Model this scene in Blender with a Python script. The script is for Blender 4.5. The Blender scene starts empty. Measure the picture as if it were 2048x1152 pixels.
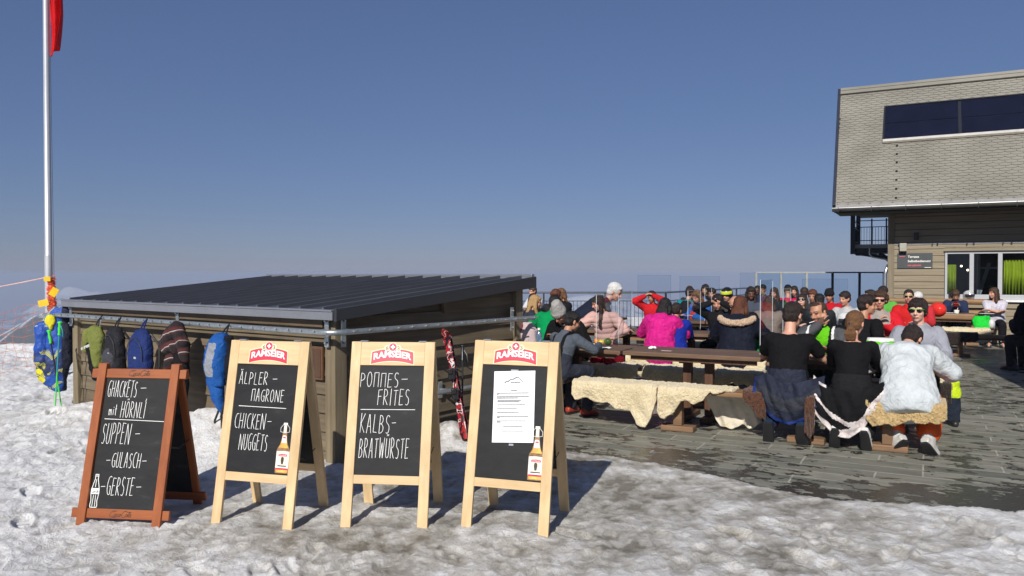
import bpy, bmesh, math, random
import numpy as np
from mathutils import Vector, Matrix
R = math.radians
sc = bpy.context.scene
C = sc.collection

# ---------------------------------------------------------------- camera
cam = bpy.data.cameras.new('camera')
cam.sensor_width = 36.0
cam.lens = 27.42
cam.clip_start = 0.05
cam.clip_end = 20000
camo = bpy.data.objects.new('camera', cam)
C.objects.link(camo)
camo.location = (0, 0, 1.6)
camo.rotation_euler = (R(90 - 0.955), 0, 0)
sc.camera = camo

# ---------------------------------------------------------------- sky and sun
SUN_EL = R(35)
TR = Vector((0.33 * math.cos(SUN_EL), 0.944 * math.cos(SUN_EL), -math.sin(SUN_EL))).normalized()
w = bpy.data.worlds.new('World')
sc.world = w
w.use_nodes = True
wn = w.node_tree
wn.nodes.clear()
sky = wn.nodes.new('ShaderNodeTexSky')
sky.sky_type = 'NISHITA'
sky.sun_disc = False
sky.sun_elevation = SUN_EL
sky.sun_rotation = math.atan2(-TR.x, -TR.y)
sky.altitude = 0
sky.air_density = 1.0
sky.dust_density = 0.05
sky.ozone_density = 10.0
gm = wn.nodes.new('ShaderNodeGamma')
gm.inputs['Gamma'].default_value = 0.62
tint = wn.nodes.new('ShaderNodeMix')
tint.data_type = 'RGBA'
tint.blend_type = 'MULTIPLY'
tint.inputs[0].default_value = 1.0
tint.inputs[7].default_value = (0.93, 0.91, 1.13, 1)
bg = wn.nodes.new('ShaderNodeBackground')
bg.inputs['Strength'].default_value = 0.10
wo = wn.nodes.new('ShaderNodeOutputWorld')
wn.links.new(sky.outputs[0], gm.inputs[0])
wn.links.new(gm.outputs[0], tint.inputs[6])
wn.links.new(tint.outputs[2], bg.inputs[0])
wn.links.new(bg.outputs[0], wo.inputs[0])

sl = bpy.data.lights.new('sun', 'SUN')
sl.energy = 4.7
sl.angle = R(0.53)
sl.color = (1.0, 0.95, 0.87)
so = bpy.data.objects.new('sun', sl)
C.objects.link(so)
so.rotation_euler = TR.to_track_quat('-Z', 'Y').to_euler()
so.location = (-5, -10, 20)

sc.view_settings.view_transform = 'Standard'
sc.view_settings.look = 'None'
sc.view_settings.exposure = 0.08
sc.view_settings.gamma = 1.0
sc.cycles.max_bounces = 7
sc.cycles.transparent_max_bounces = 16
sc.cycles.volume_bounces = 0

# ---------------------------------------------------------------- frames
UD = Vector((0.883, -0.469, 0))     # along the rows of tables, to the right
VD = Vector((0.469, 0.883, 0))      # across the rows, away from the camera
YAW = math.atan2(UD.y, UD.x)
def T(u, v, z=0.0):
    p = UD * u + VD * v
    return Vector((p.x, p.y, z))
def ray_v(px, v):
    r = (px - 1024) / 1560.0
    y = v / (0.469 * r + 0.883)
    return r * y, y
def at(px, y):
    return (px - 1024) / 1560.0 * y, y

# ---------------------------------------------------------------- materials
MATS = {}
def nd(nt, t, **k):
    n = nt.nodes.new(t)
    for a, b in k.items():
        if a in ('operation', 'blend_type', 'data_type', 'noise_dimensions', 'wave_type', 'bands_direction', 'feature', 'offset', 'offset_frequency', 'wave_profile'):
            setattr(n, a, b)
        else:
            n.inputs[a].default_value = b
    return n
def base(name):
    m = bpy.data.materials.new(name)
    m.use_nodes = True
    nt = m.node_tree
    b = nt.nodes['Principled BSDF']
    return m, nt, b
def coords(nt, scale=(1, 1, 1), kind='Object', rot=(0, 0, 0)):
    tc = nt.nodes.new('ShaderNodeTexCoord')
    mp = nt.nodes.new('ShaderNodeMapping')
    mp.inputs['Scale'].default_value = scale
    mp.inputs['Rotation'].default_value = rot
    nt.links.new(tc.outputs[kind], mp.inputs[0])
    return mp
def ramp(nt, src, stops):
    r = nt.nodes.new('ShaderNodeValToRGB')
    el = r.color_ramp.elements
    while len(el) > 1:
        el.remove(el[-1])
    for i, (p, c) in enumerate(stops):
        e = el[0] if i == 0 else el.new(p)
        e.position = p
        e.color = (*c, 1) if len(c) == 3 else c
    nt.links.new(src, r.inputs[0])
    return r
def mixc(nt, f, a, b, mode='MIX'):
    m = nt.nodes.new('ShaderNodeMix')
    m.data_type = 'RGBA'
    m.blend_type = mode
    for s, v in ((m.inputs['Factor'], f), (m.inputs['A'], a), (m.inputs['B'], b)):
        if hasattr(v, 'is_linked') or isinstance(v, bpy.types.NodeSocket):
            nt.links.new(v, s)
        elif isinstance(v, (tuple, list)):
            for q in m.inputs:
                pass
            s.default_value = (*v[:3], 1)
        else:
            s.default_value = v
    return m
def mix_sock(m):
    # colour sockets of the Mix node
    ins = [s for s in m.inputs if s.type == 'RGBA']
    return ins[0], ins[1], [s for s in m.outputs if s.type == 'RGBA'][0]
def cmix(nt, f, a, b, mode='MIX'):
    m = nt.nodes.new('ShaderNodeMix')
    m.data_type = 'RGBA'
    m.blend_type = mode
    A, B, O = mix_sock(m)
    F = [s for s in m.inputs if s.name == 'Factor' and s.type == 'VALUE'][0]
    for s, v in ((F, f), (A, a), (B, b)):
        if isinstance(v, bpy.types.NodeSocket):
            nt.links.new(v, s)
        elif isinstance(v, (tuple, list)):
            s.default_value = (*v[:3], 1)
        else:
            s.default_value = v
    return O
def bump(nt, b, h, strength=0.3, dist=0.01, prev=None):
    n = nt.nodes.new('ShaderNodeBump')
    n.inputs['Strength'].default_value = strength
    n.inputs['Distance'].default_value = dist
    nt.links.new(h, n.inputs['Height'])
    if prev is not None:
        nt.links.new(prev.outputs[0], n.inputs['Normal'])
    nt.links.new(n.outputs[0], b.inputs['Normal'])
    return n
def mat(name, col, rough=0.7, var=0.12, vs=9.0, bs=0.0, bscale=60.0, bd=0.004, metal=0.0, spec=0.5, sheen=0.0, scale=(1, 1, 1), trans=0.0):
    if name in MATS:
        return MATS[name]
    m, nt, b = base(name)
    mp = coords(nt, scale)
    nz = nd(nt, 'ShaderNodeTexNoise', Scale=vs, Detail=5.0, Roughness=0.6)
    nt.links.new(mp.outputs[0], nz.inputs['Vector'])
    lo = tuple(max(0, c * (1 - var)) for c in col)
    hi = tuple(min(1, c * (1 + var)) for c in col)
    r = ramp(nt, nz.outputs[0], [(0.3, lo), (0.7, hi)])
    nt.links.new(r.outputs[0], b.inputs['Base Color'])
    b.inputs['Roughness'].default_value = rough
    b.inputs['Metallic'].default_value = metal
    b.inputs['Specular IOR Level'].default_value = spec
    if sheen:
        b.inputs['Sheen Weight'].default_value = sheen
    if trans:
        b.inputs['Transmission Weight'].default_value = trans
    if bs:
        n2 = nd(nt, 'ShaderNodeTexNoise', Scale=bscale, Detail=6.0, Roughness=0.65)
        nt.links.new(mp.outputs[0], n2.inputs['Vector'])
        bump(nt, b, n2.outputs[0], bs, bd)
    MATS[name] = m
    return m
def cloth(name, col, rough=0.85, folds=0.5):
    """woven fabric: broad creases and a fine weave"""
    if name in MATS:
        return MATS[name]
    m, nt, b = base(name)
    mp = coords(nt)
    nz = nd(nt, 'ShaderNodeTexNoise', Scale=6.0, Detail=4.0)
    nt.links.new(mp.outputs[0], nz.inputs['Vector'])
    lo = tuple(c * 0.86 for c in col); hi = tuple(min(1, c * 1.1) for c in col)
    r = ramp(nt, nz.outputs[0], [(0.3, lo), (0.7, hi)])
    nt.links.new(r.outputs[0], b.inputs['Base Color'])
    b.inputs['Roughness'].default_value = rough
    b.inputs['Specular IOR Level'].default_value = 0.14
    f = nd(nt, 'ShaderNodeTexNoise', Scale=11.0, Detail=5.0, Roughness=0.6, Distortion=2.2)
    nt.links.new(mp.outputs[0], f.inputs['Vector'])
    b1 = bump(nt, b, f.outputs[0], min(1, folds * 1.3), 0.035)
    f2 = nd(nt, 'ShaderNodeTexNoise', Scale=240.0, Detail=2.0)
    nt.links.new(mp.outputs[0], f2.inputs['Vector'])
    bump(nt, b, f2.outputs[0], 0.25, 0.002, b1)
    MATS[name] = m
    return m
def wood(name, c1, c2, axis=0, rough=0.65, fine=1.0, spots=0.0):
    """grain stretched along one object axis"""
    if name in MATS:
        return MATS[name]
    m, nt, b = base(name)
    s = [22 * fine] * 3
    s[axis] = 1.1 * fine
    mp = coords(nt, tuple(s))
    tc = nt.nodes.new('ShaderNodeObjectInfo')
    ad = nd(nt, 'ShaderNodeVectorMath', operation='ADD')
    nt.links.new(mp.outputs[0], ad.inputs[0])
    sm = nd(nt, 'ShaderNodeMath', operation='MULTIPLY')
    sm.inputs[1].default_value = 37.0
    nt.links.new(tc.outputs['Random'], sm.inputs[0])
    nt.links.new(sm.outputs[0], ad.inputs[1])
    nz = nd(nt, 'ShaderNodeTexNoise', Scale=1.0, Detail=7.0, Roughness=0.62, Distortion=0.4)
    nt.links.new(ad.outputs[0], nz.inputs['Vector'])
    r = ramp(nt, nz.outputs[0], [(0.25, c1), (0.5, tuple((a + b_) / 2 for a, b_ in zip(c1, c2))), (0.72, c2)])
    mp2 = coords(nt, (3, 3, 3))
    n2 = nd(nt, 'ShaderNodeTexNoise', Scale=1.0, Detail=4.0)
    nt.links.new(mp2.outputs[0], n2.inputs['Vector'])
    r2 = ramp(nt, n2.outputs[0], [(0.3, (0.78, 0.76, 0.74)), (0.7, (1, 1, 1))])
    o = cmix(nt, 1.0, r.outputs[0], r2.outputs[0], 'MULTIPLY')
    nt.links.new(o, b.inputs['Base Color'])
    b.inputs['Roughness'].default_value = rough
    b.inputs['Specular IOR Level'].default_value = 0.35
    bump(nt, b, nz.outputs[0], 0.35, 0.004)
    MATS[name] = m
    return m
def skinmat(name, col):
    if name in MATS:
        return MATS[name]
    m, nt, b = base(name)
    mp = coords(nt)
    nz = nd(nt, 'ShaderNodeTexNoise', Scale=18.0, Detail=4.0)
    nt.links.new(mp.outputs[0], nz.inputs['Vector'])
    r = ramp(nt, nz.outputs[0], [(0.3, (col[0] * 0.92, col[1] * 0.8, col[2] * 0.78)), (0.7, col)])
    nt.links.new(r.outputs[0], b.inputs['Base Color'])
    b.inputs['Roughness'].default_value = 0.52
    b.inputs['Subsurface Weight'].default_value = 0.08
    b.inputs['Subsurface Radius'].default_value = (0.02, 0.008, 0.004)
    MATS[name] = m
    return m
def hairmat(name, col, scale=(150, 150, 9)):
    if name in MATS:
        return MATS[name]
    m, nt, b = base(name)
    mp = coords(nt, scale)
    nz = nd(nt, 'ShaderNodeTexNoise', Scale=1.6, Detail=5.0, Roughness=0.7, Distortion=0.5)
    nt.links.new(mp.outputs[0], nz.inputs['Vector'])
    r = ramp(nt, nz.outputs[0], [(0.28, tuple(c * 0.45 for c in col)), (0.72, tuple(min(1, c * 1.5) for c in col))])
    nt.links.new(r.outputs[0], b.inputs['Base Color'])
    b.inputs['Roughness'].default_value = 0.45
    b.inputs['Specular IOR Level'].default_value = 0.4
    bump(nt, b, nz.outputs[0], 0.9, 0.012)
    MATS[name] = m
    return m

# ---------------------------------------------------------------- numpy noise
_rng = np.random.RandomState(7)
_P = _rng.rand(64, 64, 64).astype(np.float32)
def vnoise(p):
    """smooth value noise, p is (n, 3)"""
    p = np.asarray(p, dtype=np.float64)
    i = np.floor(p).astype(np.int64)
    f = p - i
    f = f * f * (3 - 2 * f)
    out = 0
    for dx in (0, 1):
        wx = f[:, 0] if dx else 1 - f[:, 0]
        for dy in (0, 1):
            wy = f[:, 1] if dy else 1 - f[:, 1]
            for dz in (0, 1):
                wz = f[:, 2] if dz else 1 - f[:, 2]
                out = out + wx * wy * wz * _P[(i[:, 0] + dx) & 63, (i[:, 1] + dy) & 63, (i[:, 2] + dz) & 63]
    return out * 2 - 1
def fbm(p, oct=4, lac=2.03, g=0.5):
    p = np.asarray(p, dtype=np.float64)
    a, s, o = 1.0, 0.0, 0
    for k in range(oct):
        o = o + a * vnoise(p + 11.3 * k)
        s += a
        a *= g
        p = p * lac
    return o / s

# ---------------------------------------------------------------- mesh builder
def mnorm(v):
    v = np.asarray(v, float)
    return v / max(1e-9, np.linalg.norm(v))
def frame_of(d, up=(0, 0, 1)):
    d = mnorm(d)
    up = np.asarray(up, float)
    if abs(np.dot(d, up)) > 0.97:
        up = np.array((0, 1.0, 0.03))
    x = mnorm(np.cross(up, d))
    y = np.cross(d, x)
    return x, y, d
class MB:
    def __init__(s):
        s.V = []; s.F = []; s.I = []; s.n = 0
    def add(s, V, F, m=0):
        V = np.asarray(V, float)
        s.V.append(V)
        for f in F:
            s.F.append(tuple(i + s.n for i in f))
            s.I.append(m)
        s.n += len(V)
        return s
    def xf(s, M):
        """transform everything so far by a 4x4"""
        M = np.array(M)
        s.V = [v @ M[:3, :3].T + M[:3, 3] for v in s.V]
        return s
    def join(s, o, m=None):
        base_ = s.n
        V = np.concatenate(o.V)
        s.V.append(V)
        for f, i in zip(o.F, o.I):
            s.F.append(tuple(q + base_ for q in f))
            s.I.append(i if m is None else m)
        s.n += len(V)
        return s
    def box(s, c, d, rot=0.0, m=0, tilt=None):
        x, y, z = d[0] / 2, d[1] / 2, d[2] / 2
        V = np.array([(-x, -y, -z), (x, -y, -z), (x, y, -z), (-x, y, -z), (-x, -y, z), (x, -y, z), (x, y, z), (-x, y, z)], float)
        if tilt is not None:
            V = V @ np.array(tilt).T
        if rot:
            ca, sa = math.cos(rot), math.sin(rot)
            V = V @ np.array([(ca, -sa, 0), (sa, ca, 0), (0, 0, 1)]).T
        V = V + np.asarray(c, float)
        return s.add(V, [(0, 3, 2, 1), (4, 5, 6, 7), (0, 1, 5, 4), (1, 2, 6, 5), (2, 3, 7, 6), (3, 0, 4, 7)], m)
    def bbox(s, lo, hi, m=0):
        lo = np.asarray(lo, float); hi = np.asarray(hi, float)
        return s.box((lo + hi) / 2, hi - lo, m=m)
    def beam(s, a, b, w_, h, up=(0, 0, 1), m=0):
        """rectangular bar from a to b, w across, h along up"""
        a = np.asarray(a, float); b = np.asarray(b, float)
        x, y, d = frame_of(b - a, up)
        V = []
        for p in (a, b):
            for sx, sy in ((-1, -1), (1, -1), (1, 1), (-1, 1)):
                V.append(p + x * sx * w_ / 2 + y * sy * h / 2)
        return s.add(V, [(3, 2, 1, 0), (4, 5, 6, 7), (0, 1, 5, 4), (1, 2, 6, 5), (2, 3, 7, 6), (3, 0, 4, 7)], m)
    def cap(s, a, b, ra, rb=None, n=14, k=4, m=0, flat=1.0, up=(0, 0, 1)):
        """tapered capsule"""
        rb = ra if rb is None else rb
        a = np.asarray(a, float); b = np.asarray(b, float)
        x, y, d = frame_of(b - a if np.linalg.norm(b - a) > 1e-6 else (0, 0, 1), up)
        V = [a - d * ra]
        rings = []
        for i in range(1, k + 1):
            t = -math.pi / 2 + math.pi / 2 * i / k
            rings.append((a + d * ra * math.sin(t), ra * math.cos(t)))
        for i in range(0, k):
            t = math.pi / 2 * i / k
            rings.append((b + d * rb * math.sin(t), rb * math.cos(t)))
        an = np.linspace(0, 2 * math.pi, n, endpoint=False)
        for c, r in rings:
            for q in an:
                V.append(c + x * r * math.cos(q) + y * r * flat * math.sin(q))
        V.append(b + d * rb)
        F = []
        for q in range(n):
            F.append((0, 1 + (q + 1) % n, 1 + q))
        L = len(rings)
        for i in range(L - 1):
            o = 1 + i * n
            for q in range(n):
                F.append((o + q, o + (q + 1) % n, o + n + (q + 1) % n, o + n + q))
        o = 1 + (L - 1) * n
        for q in range(n):
            F.append((o + q, o + (q + 1) % n, len(V) - 1))
        return s.add(V, F, m)
    def ell(s, c, r, n=16, k=10, m=0, fr=None):
        c = np.asarray(c, float)
        V = [(0, 0, -1)]
        for i in range(1, k):
            t = -math.pi / 2 + math.pi * i / k
            for q in range(n):
                a = 2 * math.pi * q / n
                V.append((math.cos(t) * math.cos(a), math.cos(t) * math.sin(a), math.sin(t)))
        V.append((0, 0, 1))
        V = np.array(V) * np.asarray(r, float)
        if fr is not None:
            V = V @ np.array(fr)
        V = V + c
        F = [(0, 1 + (q + 1) % n, 1 + q) for q in range(n)]
        for i in range(k - 2):
            o = 1 + i * n
            F += [(o + q, o + (q + 1) % n, o + n + (q + 1) % n, o + n + q) for q in range(n)]
        o = 1 + (k - 2) * n
        F += [(o + q, o + (q + 1) % n, len(V) - 1) for q in range(n)]
        return s.add(V, F, m)
    def loft(s, st, n=20, m=0, power=2.0, closed=True):
        """stations: (centre, x half axis vector, y half axis vector)"""
        V = []
        for c, ax, ay in st:
            c = np.asarray(c, float); ax = np.asarray(ax, float); ay = np.asarray(ay, float)
            for q in range(n):
                a = 2 * math.pi * q / n
                ca, sa = math.cos(a), math.sin(a)
                e = 2.0 / power
                V.append(c + ax * math.copysign(abs(ca) ** e, ca) + ay * math.copysign(abs(sa) ** e, sa))
        F = []
        L = len(st)
        for i in range(L - 1):
            o = i * n
            F += [(o + q, o + (q + 1) % n, o + n + (q + 1) % n, o + n + q) for q in range(n)]
        if closed:
            V.append(np.asarray(st[0][0], float)); V.append(np.asarray(st[-1][0], float))
            b0, b1 = len(V) - 2, len(V) - 1
            F += [(b0, (q + 1) % n, q) for q in range(n)]
            o = (L - 1) * n
            F += [(b1, o + q, o + (q + 1) % n) for q in range(n)]
        return s.add(V, F, m)
    def tube(s, pts, r, n=8, m=0, rs=None):
        """round tube along a polyline"""
        P = [np.asarray(p, float) for p in pts]
        st = []
        x0 = None
        for i, p in enumerate(P):
            d = P[min(i + 1, len(P) - 1)] - P[max(i - 1, 0)]
            x, y, d = frame_of(d)
            if x0 is not None:
                x = mnorm(x0 - d * np.dot(x0, d)); y = np.cross(d, x)
            x0 = x
            rr = r if rs is None else rs[i]
            st.append((p, x * rr, y * rr))
        return s.loft(st, n, m)
    def prism(s, pts, z0, z1, m=0):
        """polygon in xy extruded along z (pts counter-clockwise)"""
        n = len(pts)
        V = [(p[0], p[1], z0) for p in pts] + [(p[0], p[1], z1) for p in pts]
        F = [tuple(reversed(range(n))), tuple(range(n, 2 * n))]
        F += [(i, (i + 1) % n, n + (i + 1) % n, n + i) for i in range(n)]
        return s.add(V, F, m)
    def lathe(s, prof, n=20, m=0, c=(0, 0, 0)):
        st = [(np.array((c[0], c[1], c[2] + z)), np.array((r, 0, 0)), np.array((0, r, 0))) for r, z in prof]
        return s.loft(st, n, m)
    def mesh(s, name):
        me = bpy.data.meshes.new(name)
        V = np.concatenate(s.V) if s.V else np.zeros((0, 3))
        me.from_pydata(V.tolist(), [], s.F)
        me.polygons.foreach_set('material_index', s.I)
        return me
    def build(s, name, mats, parent=None, smooth=False, bevel=0.0, seg=2, angle=40, loc=None, rot=None):
        me = s.mesh(name)
        if not isinstance(mats, (list, tuple)):
            mats = [mats]
        for m in mats:
            me.materials.append(m)
        o = bpy.data.objects.new(name, me)
        C.objects.link(o)
        if parent is not None:
            o.parent = parent
        if loc is not None:
            o.location = loc
        if rot is not None:
            o.rotation_euler = rot
        if smooth:
            me.polygons.foreach_set('use_smooth', [True] * len(me.polygons))
            if angle < 180:
                me.set_sharp_from_angle(angle=R(angle))
        if bevel:
            b = o.modifiers.new('bevel', 'BEVEL')
            b.width = bevel; b.segments = seg; b.limit_method = 'ANGLE'; b.angle_limit = R(35)
        return o
    def blob(s, name, mats, parent=None, voxel=0.012, it=4, pick=None, disp=None, loc=None, rot=None):
        """fuse all the closed pieces into one continuous skin"""
        me = s.mesh('t')
        o = bpy.data.objects.new('t', me)
        C.objects.link(o)
        r = o.modifiers.new('r', 'REMESH'); r.mode = 'VOXEL'; r.voxel_size = voxel
        if it:
            q = o.modifiers.new('s', 'SMOOTH'); q.factor = 0.5; q.iterations = it
        dg = bpy.context.evaluated_depsgraph_get()
        nm = bpy.data.meshes.new_from_object(o.evaluated_get(dg))
        bpy.data.objects.remove(o); bpy.data.meshes.remove(me)
        nm.name = name
        if disp is not None:
            V = np.empty(len(nm.vertices) * 3, np.float32)
            nm.vertices.foreach_get('co', V)
            N = np.empty(len(nm.vertices) * 3, np.float32)
            nm.vertex_normals.foreach_get('vector', N)
            V = V.reshape(-1, 3); N = N.reshape(-1, 3)
            V = V + N * np.asarray(disp(V, N), np.float32).reshape(-1, 1)
            nm.vertices.foreach_set('co', V.ravel().astype(np.float32))
        if not isinstance(mats, (list, tuple)):
            mats = [mats]
        nm.materials.clear()
        for m in mats:
            nm.materials.append(m)
        npoly = len(nm.polygons)
        if pick is not None and len(mats) > 1:
            Cc = np.empty(npoly * 3, np.float32)
            nm.polygons.foreach_get('center', Cc)
            nm.polygons.foreach_set('material_index', np.asarray(pick(Cc.reshape(-1, 3)), np.int32))
        nm.polygons.foreach_set('use_smooth', [True] * npoly)
        nm.update()
        ob = bpy.data.objects.new(name, nm)
        C.objects.link(ob)
        if parent is not None:
            ob.parent = parent
        if loc is not None:
            ob.location = loc
        if rot is not None:
            ob.rotation_euler = rot
        return ob

def tag(o, label=None, cat=None, group=None, kind=None):
    if label: o['label'] = label
    if cat: o['category'] = cat
    if group: o['group'] = group
    if kind: o['kind'] = kind
    return o
def empty(name, loc, rz=0.0, label=None, cat=None, group=None):
    o = bpy.data.objects.new(name, None)
    C.objects.link(o)
    o.empty_display_size = 0.2
    o.location = loc
    o.rotation_euler = (0, 0, rz)
    return tag(o, label, cat, group)
def kids(o):
    return [c for c in C.objects if c.parent == o]
def copy_tree(o, parent=None):
    c = o.copy(); C.objects.link(c)
    if parent is not None:
        c.parent = parent
    for ch in kids(o):
        copy_tree(ch, c)
    return c
# ================================================================ GROUND
EDGE = [(-2.0, 7.9), (-0.35, 7.45), (0.52, 7.03), (1.155, 6.53), (1.745, 5.97), (2.19, 5.55), (2.69, 5.40), (3.43, 5.22), (5.5, 4.7), (9.0, 3.6), (16, 2.0)]
def edge_y(x):
    return np.interp(x, [p[0] for p in EDGE], [p[1] for p in EDGE])
def snow_h(X, Y):
    p = np.stack([X, Y, 0 * X], 1)
    big = fbm(p * 0.45 + 3.1, 3)
    mid = fbm(p * np.array((2.2, 1.9, 1)) + 9.0, 4)
    fine = fbm(p * np.array((9.5, 8.0, 1)) + 1.7, 4, g=0.6)
    rid = 1 - np.abs(fbm(p * np.array((4.6, 3.8, 1)) + 5.0, 4, g=0.55)) * 2
    vf = fbm(p * np.array((26.0, 21.0, 1)) + 2.7, 3, g=0.6)
    z = 0.035 + 0.010 * big + 0.020 * mid + 0.014 * fine + 0.012 * rid + 0.007 * vf
    global CREST
    CREST = np.clip(0.5 + 0.55 * mid + 0.75 * fine + 0.55 * (rid - .5) + 0.45 * vf + .35 * big, 0, 1)
    # trodden flat round the boards, lumpier to the left
    left = np.clip((-X - 2.2) / 2.5, 0, 1)
    z = z + left * (0.05 * fbm(p * 1.1 + 20, 4) + 0.03 * mid + 0.02 * fine)
    # mound against the shed wall and by its right side
    z = z + 0.34 * np.exp(-(((X + 2.75) / 0.62) ** 2 + ((Y - 7.15) / 0.5) ** 2)) * (1 + 0.25 * mid)
    z = z + 0.22 * np.exp(-(((X + 0.55) / 0.30) ** 2 + ((Y - 7.15) / 0.42) ** 2)) * (1 + 0.4 * mid)
    z = z + 0.10 * np.exp(-(((X + 4.7) / 0.6) ** 2 + ((Y - 8.6) / 0.6) ** 2))
    # shoulder of snow to the left, then the slope falls away
    z = z + 0.15 * np.exp(-(((X + 9.6) / 1.6) ** 2 + ((Y - 15.5) / 1.6) ** 2)) + 0.02 * np.exp(-((Y - 15.0) / 1.3) ** 2) * np.clip((-X - 5) / 3, 0, 1)
    lim = np.where(X < -5.0, 15.6, 19.0)
    fall = np.clip(Y - lim, 0, None)
    z = z - np.where(fall > 0, 0.35 * fall + 0.10 * np.minimum(fall, 4) ** 2, 0)
    z = z - 0.035 * np.clip(1 - np.abs(X + 1.2) / 2.9, 0, .5) * 2 * np.clip(1.6 - np.abs(Y - 5.1), 0, 1)
    # boot prints
    rnd = random.Random(21)
    for _ in range(150):
        cx = rnd.uniform(-5.5, 3.2); cy = rnd.uniform(3.3, 9.5) if cx < -2.6 else rnd.uniform(3.3, 4.9)
        a = rnd.uniform(-.9, .9) + (math.pi if rnd.random() < .5 else 0); dp = rnd.uniform(.006, .018) * (1.5 if cx < -2.6 else 1)
        m = np.nonzero((np.abs(X - cx) < .25) & (np.abs(Y - cy) < .25))[0]
        dx = X[m] - cx; dy = Y[m] - cy
        u_ = dx * math.cos(a) + dy * math.sin(a); v_ = -dx * math.sin(a) + dy * math.cos(a)
        q = np.sqrt((u_ / .055) ** 2 + (v_ / .15) ** 2)
        z[m] += -dp * np.clip((1.12 - q) / .25, 0, 1) + dp * .5 * np.exp(-((q - 1.3) / .2) ** 2)
    # melted back over the terrace
    wob = 0.16 * fbm(p * np.array((1.7, 1.7, 1)) + 7, 5, g=.6) + 0.09 * fine + .04 * vf
    dd = (Y + wob) - edge_y(X)
    t = np.clip((dd + 0.10) / 0.13, 0, 1)
    on = (X > -2.0) & (Y < 32)
    z = np.where(on, z * (1 - t) + (-0.07) * t, z)
    return z
def snow_mat():
    m, nt, b = base('snow')
    mp = coords(nt)
    sep = nt.nodes.new('ShaderNodeSeparateXYZ')
    nt.links.new(mp.outputs[0], sep.inputs[0])
    # brown-grey trodden snow: in front of the boards and towards the terrace
    mr = nd(nt, 'ShaderNodeMapRange'); mr.inputs['From Min'].default_value = -3.0; mr.inputs['From Max'].default_value = -0.6
    nt.links.new(sep.outputs[0], mr.inputs[0])
    mr2 = nd(nt, 'ShaderNodeMapRange'); mr2.inputs['From Min'].default_value = 2.6; mr2.inputs['From Max'].default_value = 4.6
    nt.links.new(sep.outputs[1], mr2.inputs[0])
    mr3 = nd(nt, 'ShaderNodeMapRange'); mr3.inputs['From Min'].default_value = 4.3; mr3.inputs['From Max'].default_value = 1.6
    nt.links.new(sep.outputs[0], mr3.inputs[0])
    mu = nd(nt, 'ShaderNodeMath', operation='MULTIPLY'); nt.links.new(mr.outputs[0], mu.inputs[0]); nt.links.new(mr2.outputs[0], mu.inputs[1])
    mu2 = nd(nt, 'ShaderNodeMath', operation='MULTIPLY'); nt.links.new(mu.outputs[0], mu2.inputs[0]); nt.links.new(mr3.outputs[0], mu2.inputs[1])
    n1 = nd(nt, 'ShaderNodeTexNoise', Scale=1.15, Detail=8.0, Roughness=0.66, Distortion=0.6)
    m1 = coords(nt, (1, 1.1, 1)); nt.links.new(m1.outputs[0], n1.inputs['Vector'])
    n2 = nd(nt, 'ShaderNodeTexNoise', Scale=5.5, Detail=9.0, Roughness=0.7, Distortion=0.5)
    m2 = coords(nt, (1, .9, 1)); nt.links.new(m2.outputs[0], n2.inputs['Vector'])
    a1 = nd(nt, 'ShaderNodeMath', operation='MULTIPLY_ADD'); nt.links.new(n1.outputs[0], a1.inputs[0]); a1.inputs[1].default_value = 0.6; 
    nt.links.new(n2.outputs[0], a1.inputs[2])
    a2 = nd(nt, 'ShaderNodeMath', operation='MULTIPLY_ADD'); nt.links.new(mu2.outputs[0], a2.inputs[0]); a2.inputs[1].default_value = 0.34
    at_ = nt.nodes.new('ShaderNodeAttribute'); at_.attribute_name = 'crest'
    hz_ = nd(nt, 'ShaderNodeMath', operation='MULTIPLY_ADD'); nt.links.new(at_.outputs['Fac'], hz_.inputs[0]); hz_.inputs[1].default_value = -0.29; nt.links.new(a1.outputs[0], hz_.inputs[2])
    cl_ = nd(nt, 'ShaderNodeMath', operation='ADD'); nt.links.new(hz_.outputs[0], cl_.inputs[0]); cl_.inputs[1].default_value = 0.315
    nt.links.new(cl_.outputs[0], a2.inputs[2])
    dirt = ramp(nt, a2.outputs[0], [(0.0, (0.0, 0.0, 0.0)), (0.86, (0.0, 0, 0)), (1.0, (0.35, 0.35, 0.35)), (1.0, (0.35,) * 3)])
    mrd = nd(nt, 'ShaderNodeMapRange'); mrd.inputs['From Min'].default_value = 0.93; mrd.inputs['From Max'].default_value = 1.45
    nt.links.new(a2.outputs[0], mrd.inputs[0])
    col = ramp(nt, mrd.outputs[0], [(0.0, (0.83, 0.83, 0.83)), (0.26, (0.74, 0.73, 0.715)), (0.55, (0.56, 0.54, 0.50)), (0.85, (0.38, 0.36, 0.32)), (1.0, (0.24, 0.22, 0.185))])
    # specks of grit
    n3 = nd(nt, 'ShaderNodeTexNoise', Scale=55.0, Detail=5.0, Roughness=0.7)
    nt.links.new(mp.outputs[0], n3.inputs['Vector'])
    g = ramp(nt, n3.outputs[0], [(0.30, (0.72, 0.70, 0.66)), (0.42, (1, 1, 1))])
    o = cmix(nt, 1.0, col.outputs[0], g.outputs[0], 'MULTIPLY')
    nt.links.new(o, b.inputs['Base Color'])
    rr = nd(nt, 'ShaderNodeMapRange'); rr.inputs['To Min'].default_value = 0.75; rr.inputs['To Max'].default_value = 0.28
    nt.links.new(mrd.outputs[0], rr.inputs[0]); nt.links.new(rr.outputs[0], b.inputs['Roughness'])
    b.inputs['Specular IOR Level'].default_value = 0.3
    n4 = nd(nt, 'ShaderNodeTexNoise', Scale=60.0, Detail=9.0, Roughness=0.75)
    m4 = coords(nt, (1, .85, 1)); nt.links.new(m4.outputs[0], n4.inputs['Vector'])
    b1 = bump(nt, b, n4.outputs[0], 0.9, 0.020)
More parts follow.
